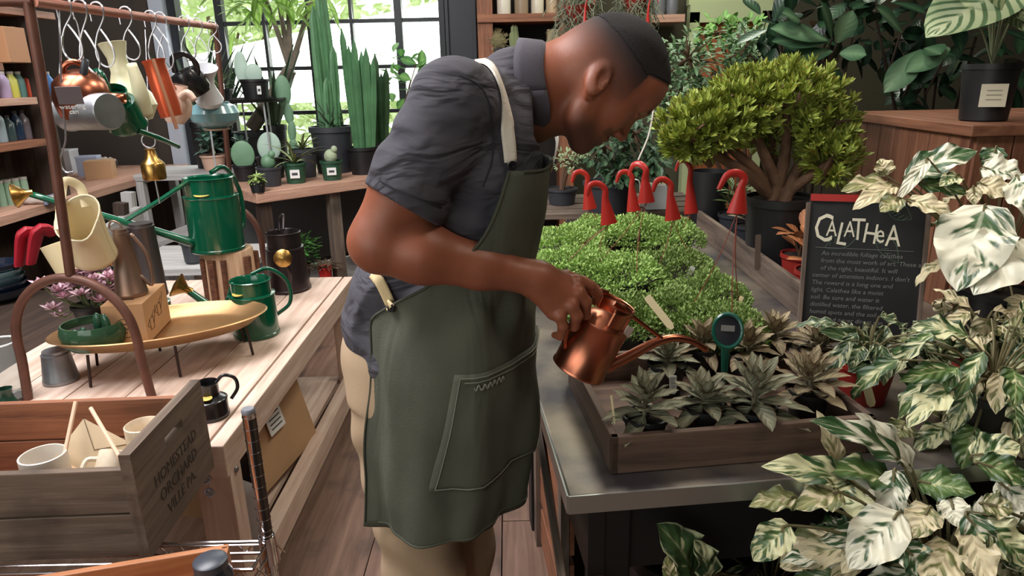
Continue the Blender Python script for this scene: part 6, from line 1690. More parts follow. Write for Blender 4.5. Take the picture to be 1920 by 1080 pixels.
# low display step that carries the foremost plants
t = thing('plant_stand', 'low dark plant stand in front of the zinc table at the lower right', 'stand', (.98, .86, 0))
q = B(); q.box((0, 0, .50), (1.1, .24, .03)); q.out('stand_top', M_darkwood, t, smooth=False, bevel=.003)
for x in (-.5, .5):
    for y in (-.09, .09): q = B(); q.box((x, y, .24), (.04, .04, .485)); q.out('leg', M_darkwood, t, smooth=False)
HD = [(1690, 868, 1512, 790, 62, .98, .96, 0), (1712, 885, 1600, 772, 58, 1.0, 1.02, 0), (1675, 905, 1540, 880, 70, .95, .93, 1), (1600, 908, 1424, 880, 62, .93, .92, 1), (1580, 925, 1490, 955, 66, .9, .88, 2), (1568, 880, 1525, 770, 40, 1.0, 1.02, 2),
      (1690, 960, 1592, 1068, 96, .88, .84, 0), (1655, 990, 1575, 1075, 60, .9, .86, 2), (1482, 985, 1412, 1052, 66, .88, .86, 1), (1500, 935, 1402, 950, 52, .92, .9, 2), (1690, 1020, 1738, 1078, 64, .84, .82, 0),
      (1680, 880, 1668, 985, 62, .93, .9, 0), (1720, 905, 1830, 925, 70, .95, .9, 1), (1780, 935, 1800, 990, 54, .9, .86, 0), (1745, 950, 1712, 1010, 64, .88, .85, 2)]
calathea('large white-splashed calathea spilling over the table front at the lower right', (.665, .90, .516), .085, .13, M_blackpot, HD, (0, 1, 1, 2), 74, .115, .052, None, seed=3, spread=.17, zr=(.02, .17))
HE = [(1830, 870, 1925, 905, 60, .9, .88, 1), (1822, 862, 1915, 838, 70, .95, .93, 1), (1835, 975, 1925, 1060, 84, .86, .82, 1), (1815, 960, 1850, 1040, 60, .86, .84, 0), (1870, 900, 1930, 960, 60, .9, .86, 0), (1840, 945, 1900, 960, 54, .88, .86, 2), (1860, 1010, 1800, 1075, 60, .84, .82, 2)]
calathea('green and cream calathea at the lower right corner', (.93, .88, .516), .085, .13, M_blackpot, HE, (1, 1, 0, 2), 70, .12, .055, None, seed=5, spread=.16, zr=(.02, .18))
HM = [(1790, 800, 1700, 712, 52, 1.2, 1.22, 2), (1760, 770, 1680, 700, 40, 1.25, 1.25, 1), (1850, 790, 1920, 745, 52, 1.15, 1.12, 2), (1770, 790, 1860, 830, 56, 1.15, 1.1, 1), (1780, 800, 1712, 850, 48, 1.15, 1.12, 1), (1890, 780, 1935, 860, 58, 1.1, 1.08, 2), (1700, 790, 1680, 820, 50, 1.15, 1.14, 2), (1830, 800, 1800, 880, 58, 1.1, 1.06, 1)]
calathea('olive and cream calathea above the corner plants at the right', (.88, 1.16, TZ), .07, .10, M_blackpot, HM, (1, 2, 1), 50, .11, .045, None, seed=8, spread=.15, zr=(.03, .15), mats=(C_white, C_green, C_tan))
C_dk = leafmat('calathea_dark', (34, 56, 34), (60, 84, 48), .36, patch=(176, 178, 140), thr=.60, vein=.5, rim=(150, 156, 120))
HC = [(1640, 662, 1532, 622, 46, 1.34, 1.33, 1), (1640, 668, 1565, 660, 44, 1.32, 1.3, 1), (1645, 660, 1612, 618, 40, 1.36, 1.38, 1), (1650, 680, 1590, 700, 40, 1.3, 1.27, 1), (1655, 660, 1660, 610, 34, 1.35, 1.37, 1), (1660, 668, 1720, 690, 40, 1.3, 1.28, 1)]
calathea('dark green calathea with pale leaf margins directly in front of the chalkboard', (.735, 1.33, TZ), .055, .085, M_redpot, HC, (1,), 20, .085, .036, None, seed=11, spread=.09, zr=(.05, .11), mats=(C_white, C_dk, C_tan))
HB = [(1760, 660, 1700, 625, 36, 1.38, 1.38, 1), (1775, 655, 1800, 615, 40, 1.38, 1.38, 1), (1780, 665, 1850, 640, 40, 1.36, 1.34, 1), (1770, 670, 1740, 720, 36, 1.34, 1.3, 2)]
calathea('mid-sized mottled calathea right of the chalkboard foot', (.99, 1.37, TZ), .055, .085, M_redpot, HB, (1, 2), 26, .08, .034, None, seed=13, spread=.11, zr=(.05, .12), mats=(C_white, C_dk, C_tan))
HB2 = [(1890, 660, 1912, 590, 44, 1.32, 1.34, 2), (1880, 670, 1960, 650, 40, 1.3, 1.28, 1), (1885, 670, 1850, 625, 36, 1.34, 1.35, 1)]
calathea('mottled calathea in a red pot at the right edge of the table', (1.16, 1.34, TZ), .065, .09, M_redpot, HB2, (1, 2), 26, .09, .036, None, seed=17, spread=.11, zr=(.05, .13), mats=(C_white, C_dk, C_tan))
stake('long cream label in the dark calathea below the chalkboard', 1620, 702, 1634, 756, 1.24, 1.23, .017, M_stk)
HT = [(1694, 338, 1832, 286, 62, 1.72, 1.70, 0), (1672, 345, 1576, 362, 46, 1.70, 1.66, 2), (1680, 350, 1600, 398, 40, 1.66, 1.60, 2), (1742, 300, 1680, 384, 26, 1.68, 1.62, 0), (1722, 345, 1812, 366, 40, 1.70, 1.66, 1), (1700, 375, 1785, 408, 40, 1.62, 1.56, 2), (1690, 372, 1650, 398, 44, 1.6, 1.58, 2), (1662, 330, 1650, 298, 36, 1.72, 1.74, 2),
      (1838, 318, 1918, 330, 62, 1.66, 1.62, 0), (1870, 276, 1850, 320, 44, 1.72, 1.7, 0), (1832, 345, 1900, 366, 44, 1.62, 1.58, 2), (1826, 350, 1828, 385, 26, 1.62, 1.6, 2),
      (1848, 384, 1792, 548, 128, 1.52, 1.42, 0), (1912, 446, 1822, 556, 112, 1.48, 1.40, 0), (1905, 330, 1960, 420, 70, 1.6, 1.5, 0), (1770, 560, 1765, 590, 34, 1.5, 1.5, 2), (1900, 560, 1925, 600, 40, 1.5, 1.46, 1), (1800, 330, 1760, 350, 34, 1.66, 1.64, 1)]
calathea('tall white variegated calathea arching over the top of the chalkboard', (1.22, 1.66, TZ), .085, .13, M_blackpot, HT, (1, 2), 22, .10, .04, None, seed=19, spread=.16, zr=(.12, .34))
# shadowed plant beneath the table front
HU = [(1300, 1085, 1225, 985, 90, 1.02, 1.02, 1), (1262, 1090, 1250, 1040, 30, .98, .98, 2), (1330, 1090, 1300, 1010, 60, 1.02, 1.02, 1)]
calathea('leafy plant growing in the dark under the table front', tuple(tw_(.48, .20, .216)), .1, .14, M_blackpot, HU, (1, 2), 16, .12, .06, None, seed=23, spread=.14, zr=(.05, .2), mats=(C_white, C_dk, C_tan))

# ---------------------------------------------------------------- dark glossy trees behind at the upper right
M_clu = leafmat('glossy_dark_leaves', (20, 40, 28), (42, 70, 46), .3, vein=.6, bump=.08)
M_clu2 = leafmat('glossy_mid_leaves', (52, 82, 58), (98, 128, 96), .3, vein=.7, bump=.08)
def bigleaf_tree(label, pxs, Y, base, L, n, seed, m, cat='potted plant', grp=None, name='clusia', potr=.16, poth=.28, hero=()):
    random.seed(seed); base = Vector(base)
    t = thing(name, label, cat, base, 0, grp)
    q = B(); q.lathe([(0, 0), (potr * .8, 0), (potr, poth), (potr * .93, poth), (potr * .8, .02)], 24); q.out('pot', M_darkpot, t)
    q = B(); q.lathe([(0, poth * .93), (potr * .93, poth * .93)], 20); q.out('soil', M_soil, t)
    q = B(); s_ = B(); q2 = B()
    for (x, y, r) in pxs:
        c = Yp(x, y, Y + random.uniform(-.15, .15)) - base; k = ppm(base + c)
        s_.tube(spline([(0, 0, poth), (c.x * .4, c.y * .5, poth + (c.z - poth) * .55), tuple(c)], 9), [.011, .005], 7)
        for j in range(n):
            v = Vector((random.gauss(0, 1), random.gauss(0, .8), random.gauss(0, 1))).normalized() * random.uniform(.2, 1) * r / k
            d = (v.normalized() + Vector((random.gauss(0, .5), random.gauss(-.2, .5), random.gauss(0, .5))))
            q.leaf(c + v, d, L * random.uniform(.7, 1.2), L * .52, up=(0, -.5, 1), droop=.3, fold=.12, nu=4, nv=6, shape=1)
    for (x0, y0, x1, y1, w) in hero:
        b0 = Yp(x0, y0, Y - .25) - base; b1 = Yp(x1, y1, Y - .3) - base; d = b1 - b0
        q2.leaf(b0, d, d.length, w / ppm(base + b0), up=(.1, -.8, .8), droop=.2, fold=.12, nu=5, nv=8, shape=1)
        s_.tube([tuple(b0 * .9 + Vector((0, .1, -.02))), tuple(b0)], .004, 5)
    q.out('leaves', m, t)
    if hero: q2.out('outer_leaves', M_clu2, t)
    s_.out('branches', mat('dark_branch', (62, 50, 40), .8), t)
    return t
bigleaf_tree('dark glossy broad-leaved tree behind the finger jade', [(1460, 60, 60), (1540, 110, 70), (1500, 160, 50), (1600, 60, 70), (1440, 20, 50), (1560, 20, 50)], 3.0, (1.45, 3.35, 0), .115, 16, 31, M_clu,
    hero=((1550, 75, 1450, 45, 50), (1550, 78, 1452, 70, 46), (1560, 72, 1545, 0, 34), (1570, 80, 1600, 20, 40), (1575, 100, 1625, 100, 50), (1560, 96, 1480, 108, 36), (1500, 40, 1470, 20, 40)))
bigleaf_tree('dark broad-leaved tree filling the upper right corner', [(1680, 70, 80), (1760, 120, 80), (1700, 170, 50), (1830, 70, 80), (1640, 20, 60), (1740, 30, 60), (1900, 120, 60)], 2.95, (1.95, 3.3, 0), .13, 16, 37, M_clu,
    hero=((1730, 95, 1660, 170, 50), (1735, 90, 1765, 100, 60), (1690, 60, 1650, 10, 50), (1780, 90, 1700, 130, 44)))
# ================================================================ back bench of cacti in front of the window
random.seed(21)
BZ2 = .85
e0 = Zp(478, 362, BZ2); e1 = Zp(700, 333, BZ2); ed_ = (e1 - e0).normalized(); ea = math.atan2(ed_.y, ed_.x); nv_ = Vector((-ed_.y, ed_.x, 0))
t = thing('plant_bench', 'long wooden bench of cacti and pots in front of the garden window', 'bench', (e0.x, e0.y, 0), ea)
q = B(); q.box((.72, .35, BZ2 - .03), (1.44, .72, .06)); q.out('bench_top', M_shelfwood, t, smooth=False, bevel=.004)
for (x, y) in ((.06, .05), (.50, .05), (1.38, .05), (.06, .62), (1.38, .62)):
    q = B(); q.box((x, y, .395), (.07, .06, .79)); q.out('leg', M_darkwood if x < .5 else M_greywood, t, smooth=False)
q = B(); q.box((.72, .30, .20), (1.4, .64, .03)); q.out('lower_shelf', MT['bleached_board'], t, smooth=False)
q = B(); q.box((.72, .60, .5), (1.4, .02, .5)); q.out('back_panel', mat('grey_panel', (84, 82, 84), .8), t, smooth=False)
def onb(px, py, z=BZ2): p = Zp(px, py, z); p.z = z; return p
def pot(parent, r, h, m, soil=True):
    q = B(); q.lathe([(0, 0), (r * .82, 0), (r * .98, h * .88), (r * 1.06, h * .885), (r * 1.06, h), (r * .98, h), (r * .8, .01)], 26); q.out('pot', m, parent)
    if soil: q = B(); q.lathe([(0, h * .92), (r * .97, h * .92)], 20); q.out('soil', M_soil, parent)
def sticker(parent, r, h, w=.03, hh=.03, ang=-1.3):
    q = B(); c = Vector((math.cos(ang) * r * 1.0, math.sin(ang) * r * 1.0, h * .5)); q.box(c, (w, .002, hh), ang + math.pi / 2); o = q.out('price_sticker', M_tagw, parent, smooth=False)
    q = B(); q.box(c * 1.0 + Vector((math.cos(ang), math.sin(ang), 0)) * .0014, (w * .6, .001, hh * .3), ang + math.pi / 2); q.out('label_print', M_ink, parent, smooth=False)
M_cac = mat('cactus_green', (84, 128, 88), .5, var=.15, vscale=12)
M_cac2 = mat('cactus_dark_green', (60, 88, 58), .5, var=.2, vscale=12)
M_pad = mat('opuntia_pale', (168, 190, 176), .55, var=.06, vscale=10)
M_padg = mat('opuntia_green', (104, 140, 110), .5, var=.1, vscale=10)
def column(q, b, h, r, ribs=5, lean=(0, 0)):
    n = ribs * 4; P = []
    for i in range(10):
        s = i / 9; rr = r * (1 - .1 * math.sin(s * 9)) * (math.sqrt(max(0, 1 - ((s - .85) / .15) ** 2)) if s > .85 else 1) * (.8 + .2 * min(1, s * 6))
        P.append([Vector((b[0] + lean[0] * s + math.cos(a) * rr * (1 - .32 * (.5 - .5 * math.cos(a * ribs))), b[1] + lean[1] * s + math.sin(a) * rr * (1 - .32 * (.5 - .5 * math.cos(a * ribs))), b[2] + h * s)) for a in np.linspace(0, 2 * math.pi, n + 1)])
    q.grid(P)
# big grey pot: tall columnar cactus + agave
p = onb(650, 326) + nv_ * .15; k = ppm(p)
t = thing('columnar_cactus', 'tall columnar cactus with agave in the big grey pot on the back bench', 'potted plant', p)
pot(t, 38 / k, 84 / k, M_darkpot); sticker(t, .0, 0) if False else None
hp_ = 84 / k; q = B()
for (x, y, top, r) in ((-.03, 0, 28, 11), (.02, .03, -20, 12), (.045, -.02, 95, 8), (-.06, .02, 110, 8), (.0, -.05, 150, 8)):
    hgt_ = (245 - top) / k; column(q, (x, y, hp_ * .9), hgt_, r / k, 5, (random.uniform(-.02, .02), 0))
q.out('columns', M_cac, t)
q = B()
for j in range(26): a = j * 2.4; e = random.uniform(.3, 1.2); q.leaf((0, -.02, hp_ * .95), (math.cos(a) * math.cos(e), math.sin(a) * math.cos(e) - .1, math.sin(e)), random.uniform(.14, .26), .022, droop=.3, fold=.4, shape=2, nu=2, nv=6)
q.out('agave_leaves', leafmat('agave_grey', (74, 98, 78), (120, 142, 116), .6, vein=.3), t)
# euphorbia clumps to the right
for i, (x, y, lb, tops) in enumerate([(712, 330, 'dense clump of dark column cacti right of the tall cactus', [(690, 70), (700, 100), (712, 90), (722, 110), (735, 105), (745, 125)]), (748, 322, 'clump of column cacti partly hidden by the man\'s shoulder', [(745, 130), (755, 115), (765, 150), (775, 140)])]):
    p = onb(x, y) + nv_ * (.18 + i * .05); k = ppm(p); t = thing('column_cactus_clump', lb, 'potted plant', p); pot(t, 28 / k, 50 / k, M_blackpot); q = B()
    for (tx, ty) in tops:
        hh = (y - 45 - ty) / k; column(q, ((tx - x) / k * .6, random.uniform(-.05, .05), 45 / k), hh, 6.5 / k, 4, ((tx - x) / k * .4, 0))
    q.out('columns', M_cac2 if i else M_cac, t)
p = onb(690, 338) + nv_ * .1; k = ppm(p); t = thing('snake_plant', 'upright striped sword plant behind the man\'s sleeve', 'potted plant', onb(728, 330) + nv_ * .52); pot(t, .07, .12, M_blackpot); q = B()
for j in range(9): a = j * 2.4; q.leaf((math.cos(a) * .03, math.sin(a) * .03, .11), (math.cos(a) * .35, math.sin(a) * .35, 1), random.uniform(.25, .45), .035, up=(math.cos(a), math.sin(a), 0), droop=.1, fold=.3, shape=3, nu=3, nv=6, petiole=0)
q.out('leaves', leafmat('sword_leaves', (66, 104, 62), (118, 150, 90), .5, vein=.4), t)
# small pots on the bench front
def ballcactus(t, z, r, m): 
    q = B(); q.ball((0, 0, z + r * .8), (r, r, r * 1.1), 18, 12); q.ball((r * .7, -r * .2, z + r * 1.9), (r * .5, r * .5, r * .55), 12, 9); q.out('cactus_body', m, t)
p = onb(630, 338); k = ppm(p); t = thing('small_cactus', 'knobbly pale cactus in a green pot with a white price sticker, front right of bench', 'potted plant', p + nv_ * .04); pot(t, 20 / k, 36 / k, M_greenpot); sticker(t, 20 / k, 36 / k, .055, .045, -1.35); ballcactus(t, 34 / k, 12 / k, mat('pale_cactus', (168, 180, 150), .7, bump=.6, bscale=120))
p = onb(562, 344); k = ppm(p); t = thing('yucca_seedling', 'spiky striped seedling in a green pot with a white price sticker, front left of bench', 'potted plant', p + nv_ * .04); pot(t, 20 / k, 38 / k, M_greenpot); sticker(t, 20 / k, 38 / k, .055, .05, -1.35); q = B()
for j in range(12): a = j * 2.4; e = random.uniform(.2, 1.1); q.leaf((0, 0, 36 / k), (math.cos(a) * math.cos(e), math.sin(a) * math.cos(e), math.sin(e)), random.uniform(.16, .3), .026, droop=1.0, fold=.3, shape=2, nu=2, nv=7)
q.out('leaves', leafmat('dracaena_stripe', (84, 106, 62), (186, 190, 130), .5, vein=.8), t)
p = onb(515, 350); k = ppm(p); t = thing('black_cactus_pot', 'grey-green cactus in a dark pot at the left of the back bench', 'potted plant', p + nv_ * .05); pot(t, 23 / k, 36 / k, M_darkpot); ballcactus(t, 34 / k, 13 / k, M_padg)
p = onb(590, 335) + nv_ * .12; k = ppm(p); t = thing('black_cactus_pot', 'dark pot standing between the two green pots', 'potted plant', p); pot(t, 24 / k, 52 / k, M_darkpot); q = B()
for j in range(14): a = j * 2.4; e = random.uniform(.5, 1.2); q.leaf((0, 0, 50 / k), (math.cos(a) * math.cos(e), math.sin(a) * math.cos(e), math.sin(e)), random.uniform(.1, .25), .02, droop=1.1, fold=.3, shape=2, nu=2, nv=6)
q.out('leaves', MT['dracaena_stripe'], t)
def paddles(label, p, k, r, h, pads, m, potm):
    t = thing('paddle_cactus', label, 'potted plant', p); pot(t, r, h, potm); q = B()
    for (x, y, w, hh, a, *z_) in pads: q.ball((x, y, h * .9 + (z_[0] if z_ else hh * .8)), (w, .012, hh), 20, 14, rot=Euler((0, a, R(10))).to_matrix())
    q.out('pads', m, t); return t
p = onb(490, 345) + nv_ * .22; k = ppm(p); paddles('paddle cactus with a round green pad at the left of the back bench', p, k, .07, .1, [(0, 0, 21 / k, 26 / k, 0)], M_padg, M_blackpot)
p = onb(533, 338) + nv_ * .16; k = ppm(p); paddles('paddle cactus with a pale egg-shaped pad on the back bench', p, k, .085, 40 / k, [(-.0, 0, 21 / k, 27 / k, .1)], M_pad, M_blackpot)
p = onb(604, 335) + nv_ * .34; k = ppm(p); paddles('tall jointed paddle cactus behind the big grey pot', p, k, .06, .12, [(0, 0, .028, .07, 0, .06), (.0, 0, .026, .07, .05, .17), (-.01, 0, .03, .07, -.08, .28), (-.03, 0, .05, .10, 0, .42)], M_padg, M_blackpot)
p = onb(705, 318) ; k = ppm(p); t = thing('small_cactus', 'round woolly cactus in a black pot beside the man\'s elbow', 'potted plant', p + nv_ * .05); pot(t, 24 / k, 36 / k, M_blackpot); ballcactus(t, 34 / k, 15 / k, mat('tan_cactus', (150, 148, 110), .8, bump=.6, bscale=120))
shrublet('trailing_succulent', 'small yellow-green succulent hanging over the bench edge by the green can', tuple(onb(492, 362) + nv_ * .05), .03, 44, .045, .022, leafmat('yellowgreen_leaves', (112, 140, 70), (178, 194, 112), .5, vein=.2), .045, .06, M_blackpot, el=(-.7, .6))
# two-tier stand
pt_ = onb(515, 300) + nv_ * .0
ps_ = Vector(Zp(515, 340, BZ2)) + nv_ * .36; ps_.z = BZ2; k = ppm(ps_)
zt2 = Yp(515, 190, ps_.y).z - BZ2
t = thing('tray_stand', 'black round tray on thin white legs standing on the back bench', 'stand', ps_)
q = B(); q.lathe([(0, zt2), (76 / k, zt2), (78 / k, zt2 + .004), (80 / k, zt2 + .022), (77 / k, zt2 + .022), (74 / k, zt2 + .006), (0, zt2 + .006)], 40); q.out('tray_top', M_blk, t)
for (x, y) in ((-.16, -.14), (.2, -.14), (-.05, .16), (.12, .16)): q = B(); q.tube([(x, y, 0), (x * .96, y, zt2)], .006, 8); q.out('leg', mat('white_leg', (206, 208, 214), .3, .5), t)
topz = BZ2 + zt2 + .007
p = Vector((ps_.x - .10, ps_.y - .06, topz)); t = thing('aloe_pot', 'spiky aloe in a stickered black pot, left on the tray stand', 'potted plant', p); pot(t, .075, .075, M_blackpot); sticker(t, .075, .075, .03, .035, -1.1); q = B()
for j in range(20): a = j * 2.4; e = random.uniform(0, 1.2); q.leaf((0, 0, .07), (math.cos(a) * math.cos(e), math.sin(a) * math.cos(e), math.sin(e)), random.uniform(.1, .24), .02, droop=.9, fold=.4, shape=2, nu=2, nv=6)
q.out('leaves', leafmat('aloe_leaves', (86, 106, 70), (142, 152, 106), .6, vein=.3), t)
p = Vector((ps_.x + .13, ps_.y - .07, topz)); t = paddles('pale cone-shaped cactus pad in a black pot on the right of the tray stand', p, k, .085, .13, [(0, 0, .052, .058, 0), (-.08, .02, .04, .1, 0)], M_pad, M_blackpot); sticker(t, .085, .13, .024, .05, -1.0)
# dark nursery pots behind / under the tray
for i, (x, y, r, h, lb) in enumerate([(460, 338, .07, .34, 'tall black nursery pot at the left end of the back bench'), (500, 336, .07, .33, 'black nursery pot behind the tray stand legs'), (606, 330, .075, .3, 'dark nursery pot just left of the big grey pot')]):
    p = onb(x, y) + nv_ * .62; t = thing('nursery_pot', lb, 'pot', p, 0, 'black nursery pots at the back'); pot(t, r, h, M_blackpot)
    if i in (0,): sticker(t, r, h, .05, .05, -1.2)
    q = B()
    for j in range(14): a = j * 2.4; e = random.uniform(.9, 1.45); q.leaf((math.cos(a) * .03, math.sin(a) * .03, h * .9), (math.cos(a) * math.cos(e), math.sin(a) * math.cos(e), math.sin(e)), random.uniform(.35, .7), .045, droop=.2, fold=.4, shape=3, nu=2, nv=6)
    q.out('sword_leaves', leafmat('dark_sword', (40, 62, 42), (64, 88, 58), .5, vein=.2), t)
# trunked tree with leaves at the top of the frame
pb2 = onb(556, 330) + nv_ * .60
t = thing('frangipani_tree', 'bare-stemmed tree with splayed trunks and a leafy top before the window', 'potted plant', pb2); pot(t, .12, .26, M_darkpot); s_ = B(); q = B()
c0 = Yp(545, 130, pb2.y) - pb2
s_.tube(spline([(0, 0, .28), tuple(c0)], 6), [.05, .045], 10)
tops = []
for (x, y) in ((492, -20), (515, -40), (538, -60), (602, -60)):
    e = Yp(x, y, pb2.y + random.uniform(-.1, .1)) - pb2; tops.append(e)
    s_.tube(spline([tuple(c0), tuple(c0 * .6 + e * .4 + Vector((.0, 0, 0))), tuple(e)], 12), [.024, .018, .013], 8)
s_.out('trunks', mat('grey_trunk', (112, 100, 88), .8, var=.15, vscale=20), t)
for (x, y, n) in ((470, 10, 26), (450, -10, 20), (600, 20, 18), (540, -10, 20), (500, -30, 20)):
    c = Yp(x, y, pb2.y - .1) - pb2
    for j in range(n): q.leaf(c + Vector((random.gauss(0, .08), random.gauss(0, .08), random.gauss(0, .06))), (random.gauss(0, 1), random.gauss(0, .6), random.gauss(-.3, .6)), random.uniform(.12, .22), .05, droop=.4, nu=3, nv=5)
q.out('foliage', leafmat('backlit_leaves', (120, 158, 70), (170, 204, 110), .5, vein=.5, trans=.5), t)
# leafy shrub against the window by the shoulder
ps2 = onb(800, 310) + nv_ * .4
t = thing('rubber_plant', 'rounded-leaf shrub against the window above the man\'s shoulder', 'potted plant', ps2); pot(t, .10, .2, M_darkpot); q = B(); s_ = B()
for (x0, y0, x1, y1) in ((790, 135, 792, 92), (780, 120, 750, 108), (800, 150, 830, 125), (770, 150, 748, 140), (815, 170, 840, 160), (785, 160, 770, 185), (830, 190, 805, 200), (760, 185, 745, 205), (800, 130, 820, 138)):
    a = Yp(x0, y0, ps2.y) - ps2; b_ = Yp(x1, y1, ps2.y) - ps2; q.leaf(a, b_ - a, (b_ - a).length, 18 / ppm(ps2 + a), up=(.4, -1, .3), nu=4, nv=6, shape=1); s_.tube(spline([(0, 0, .18), (a.x * .5, a.y * .5, a.z * .6), tuple(a)], 8), .004, 5)
for j in range(30): a = Vector((random.gauss(0, .12), random.gauss(0, .08), .35 + random.random() * .45)); q.leaf(a, (random.gauss(0, 1), random.gauss(-.3, .6), random.gauss(0, .6)), .09, .06, nu=3, nv=5, shape=1)
q.out('leaves', leafmat('rubber_leaves', (70, 118, 62), (120, 164, 88), .45, vein=.3, trans=.35), t); s_.out('stems', MT['brown_stem'], t)
# plants below the bench
p = Zp(570, 520, .18); 
t = thing('fern_pot', 'bright green bushy plant in a brown pot on the shelf under the back bench', 'potted plant', (e0 + ed_ * .26 + nv_ * .16).to_tuple()[:2] + (.216,)); pot(t, .09, .14, mat('brown_pot', (86, 62, 48), .7)); q = B()
for j in range(420): a = random.uniform(0, 6.3); e = random.uniform(-.3, 1.4); r = random.uniform(.03, .15); q.leaf((math.cos(a) * r, math.sin(a) * r, .17 + random.uniform(-.03, .14)), (math.cos(a), math.sin(a), random.uniform(-.3, 1)), .04, .016, nu=2, nv=3)
q.out('foliage', leafmat('fern_leaves', (58, 112, 48), (96, 150, 72), .5, vein=.2), t)
p = Zp(616, 552, .18)
t = thing('small_red_pot', 'small bright red pot with dried plant on the shelf under the back bench', 'potted plant', (*(e0 + ed_ * .40 + nv_ * .05).to_tuple()[:2], .216)); pot(t, .042, .12, mat('bright_red_pot', (196, 40, 34), .5)); q = B()
for j in range(90): a = random.uniform(0, 6.3); q.leaf((math.cos(a) * .03, math.sin(a) * .03, .11), (math.cos(a), math.sin(a), random.uniform(.2, 1)), .09, .01, nu=2, nv=3, droop=.6)
q.out('dry_leaves', leafmat('dry_leaves', (96, 80, 62), (130, 110, 86), .8, vein=0), t)
for i, x in enumerate((.85, 1.15)):
    p = e0 + ed_ * x + nv_ * .2; t = thing('nursery_pot', ['black pot on the bottom shelf behind the man\'s hip', 'second black pot on the bottom shelf behind the man'][i], 'pot', (p.x, p.y, .216)); pot(t, .09, .18, M_blackpot)
# potted bits left of the bench by the window
p = Vector((-1.98, 4.70, .881)); shrublet('window_succulent', 'blue-green leafy succulent on the pale bench by the window reveal', tuple(p), .2, 70, .09, .05, leafmat('bluegreen_leaves', (72, 112, 96), (140, 172, 152), .45, vein=.2), .08, .1, mat('pinkish_pot', (196, 160, 140), .6), el=(-.3, 1.2))
p = Vector((-1.78, 4.68, .881)); shrublet('window_succulent', 'small pale succulent in an orange pot on the pale bench by the window', tuple(p), .1, 40, .06, .03, MT['bluegreen_leaves'], .06, .1, mat('orange_clay', (196, 128, 92), .7), el=(-.3, 1.2))
# ================================================================ back wall to the right of the steel column
SY = 4.95
xa = Yp(896, 50, SY).x; xb = Yp(1062, 50, SY).x
t = thing('back_shelving', 'brown wooden shelf unit against the back wall beside the steel column', 'shelving', (xa, SY, 0))
wd = xb - xa
for x in (.05, wd): q = B(); q.box((x, .1, 1.3), (.1, .3, 2.6)); q.out('upright', M_redwood, t, smooth=False)
zs1 = Yp(1000, 34, SY).z; zs2 = Yp(940, 115, SY).z
for z in (zs1, zs2, .5, 2.25): q = B(); q.box((wd / 2, .1, z), (wd, .34, .05)); q.out('shelf', M_redwood, t, smooth=False)
q = B(); q.box((wd / 2, .26, 1.3), (wd, .02, 2.6)); q.out('back_panel', mat('very_dark_panel', (30, 24, 22), .9), t, smooth=False)
for i, (x, w, h, c) in enumerate([(945, 26, 44, (214, 206, 190)), (978, 26, 30, (150, 130, 108)), (1008, 24, 42, (206, 196, 176)), (1036, 24, 46, (186, 160, 130))]):
    p = Yp(x, 28, SY - .0); k = ppm(p); tt_ = thing('storage_jar', ['pale tall', 'short brown', 'cream', 'tan'][i] + ' jar on the high shelf behind the man\'s head', 'jar', (p.x, SY + .02, zs1 + .026), 0, 'jars on the back shelf')
    r = w / 2 / k; h = h / k
    q = B(); q.lathe([(0, 0), (r * .95, 0), (r, .01), (r, h * .86), (r * .85, h * .93)], 22, cap1=True); q.out('jar_body', mat('jar%d' % i, c, .35), tt_)
    q = B(); q.lathe([(r * .88, h * .92), (r * .9, h), (0, h)], 22); q.out('lid', mat('jar_lid', (120, 92, 66), .5), tt_)
for i, (x, y) in enumerate([(932, 100), (965, 98)]):
    p = Yp(x, y, SY - .03); tt_ = thing('shelf_cactus', ['round spiny cactus on the shelf over the man\'s back', 'small upright cactus on the shelf next to the collar'][i], 'potted plant', (p.x, SY, zs2 + .026)); pot(tt_, .05, .06, M_darkpot); q = B()
    if i == 0:
        q.ball((0, 0, .10), .065, 20, 14); q.out('cactus_body', mat('spiny_tan', (120, 112, 80), .9, bump=1, bscale=90), tt_)
        q = B()
        for j in range(140): v = Vector((random.gauss(0, 1), random.gauss(0, 1), random.gauss(.3, 1))).normalized(); q.tube([tuple(v * .06 + Vector((0, 0, .1))), tuple(v * .09 + Vector((0, 0, .1)))], .0014, 3)
        tag(q.out('spines', mat('spines', (176, 160, 120), .8), tt_), kind='stuff')
    else:
        for j in range(4): column(q, (random.uniform(-.03, .03), random.uniform(-.02, .02), .05), random.uniform(.08, .16), .017, 4)
        q.out('columns', mat('pale_column', (140, 150, 110), .6), tt_)
carton('wooden_carton', 'plain tan box on the shelf behind the man\'s neck', Yp(1040, 100, SY) * 1.0, (.16, .14, .17), mat('tan_box', (150, 132, 104), .8), 0)
COL.objects['wooden_carton'].location = (Yp(1048, 100, SY).x, SY + .03, zs2 + .026)
# second small shelf and the pale green door frame
xa2 = Yp(1222, 30, SY).x; xb2 = Yp(1284, 30, SY).x; zq = Yp(1250, 30, SY).z
t = thing('wall_shelf', 'short wooden wall shelf above the bushy plants', 'shelf', ((xa2 + xb2) / 2, SY + .35, zq)); q = B(); q.box((0, 0, 0), (xb2 - xa2 + .1, .3, .05)); q.out('shelf_board', M_shelfwood, t, smooth=False)
q = B(); q.box((0, .13, -.08), (.03, .03, .14)); q.out('bracket', M_darkwood, t, smooth=False)
for i, x in enumerate((1238, 1262)):
    p = Yp(x, 10, SY + .3); tt_ = thing('grey_vase', ['left', 'right'][i] + ' grey ceramic vase on the short wall shelf', 'vase', (p.x, SY + .33, zq + .026), 0, 'grey vases on the short shelf'); q = B(); q.lathe([(0, 0), (.035, 0), (.045, .04), (.04, .12), (.03, .16), (.027, .16)], 20); q.out('vase_body', mat('grey_ceramic', (110, 112, 118), .4), tt_)
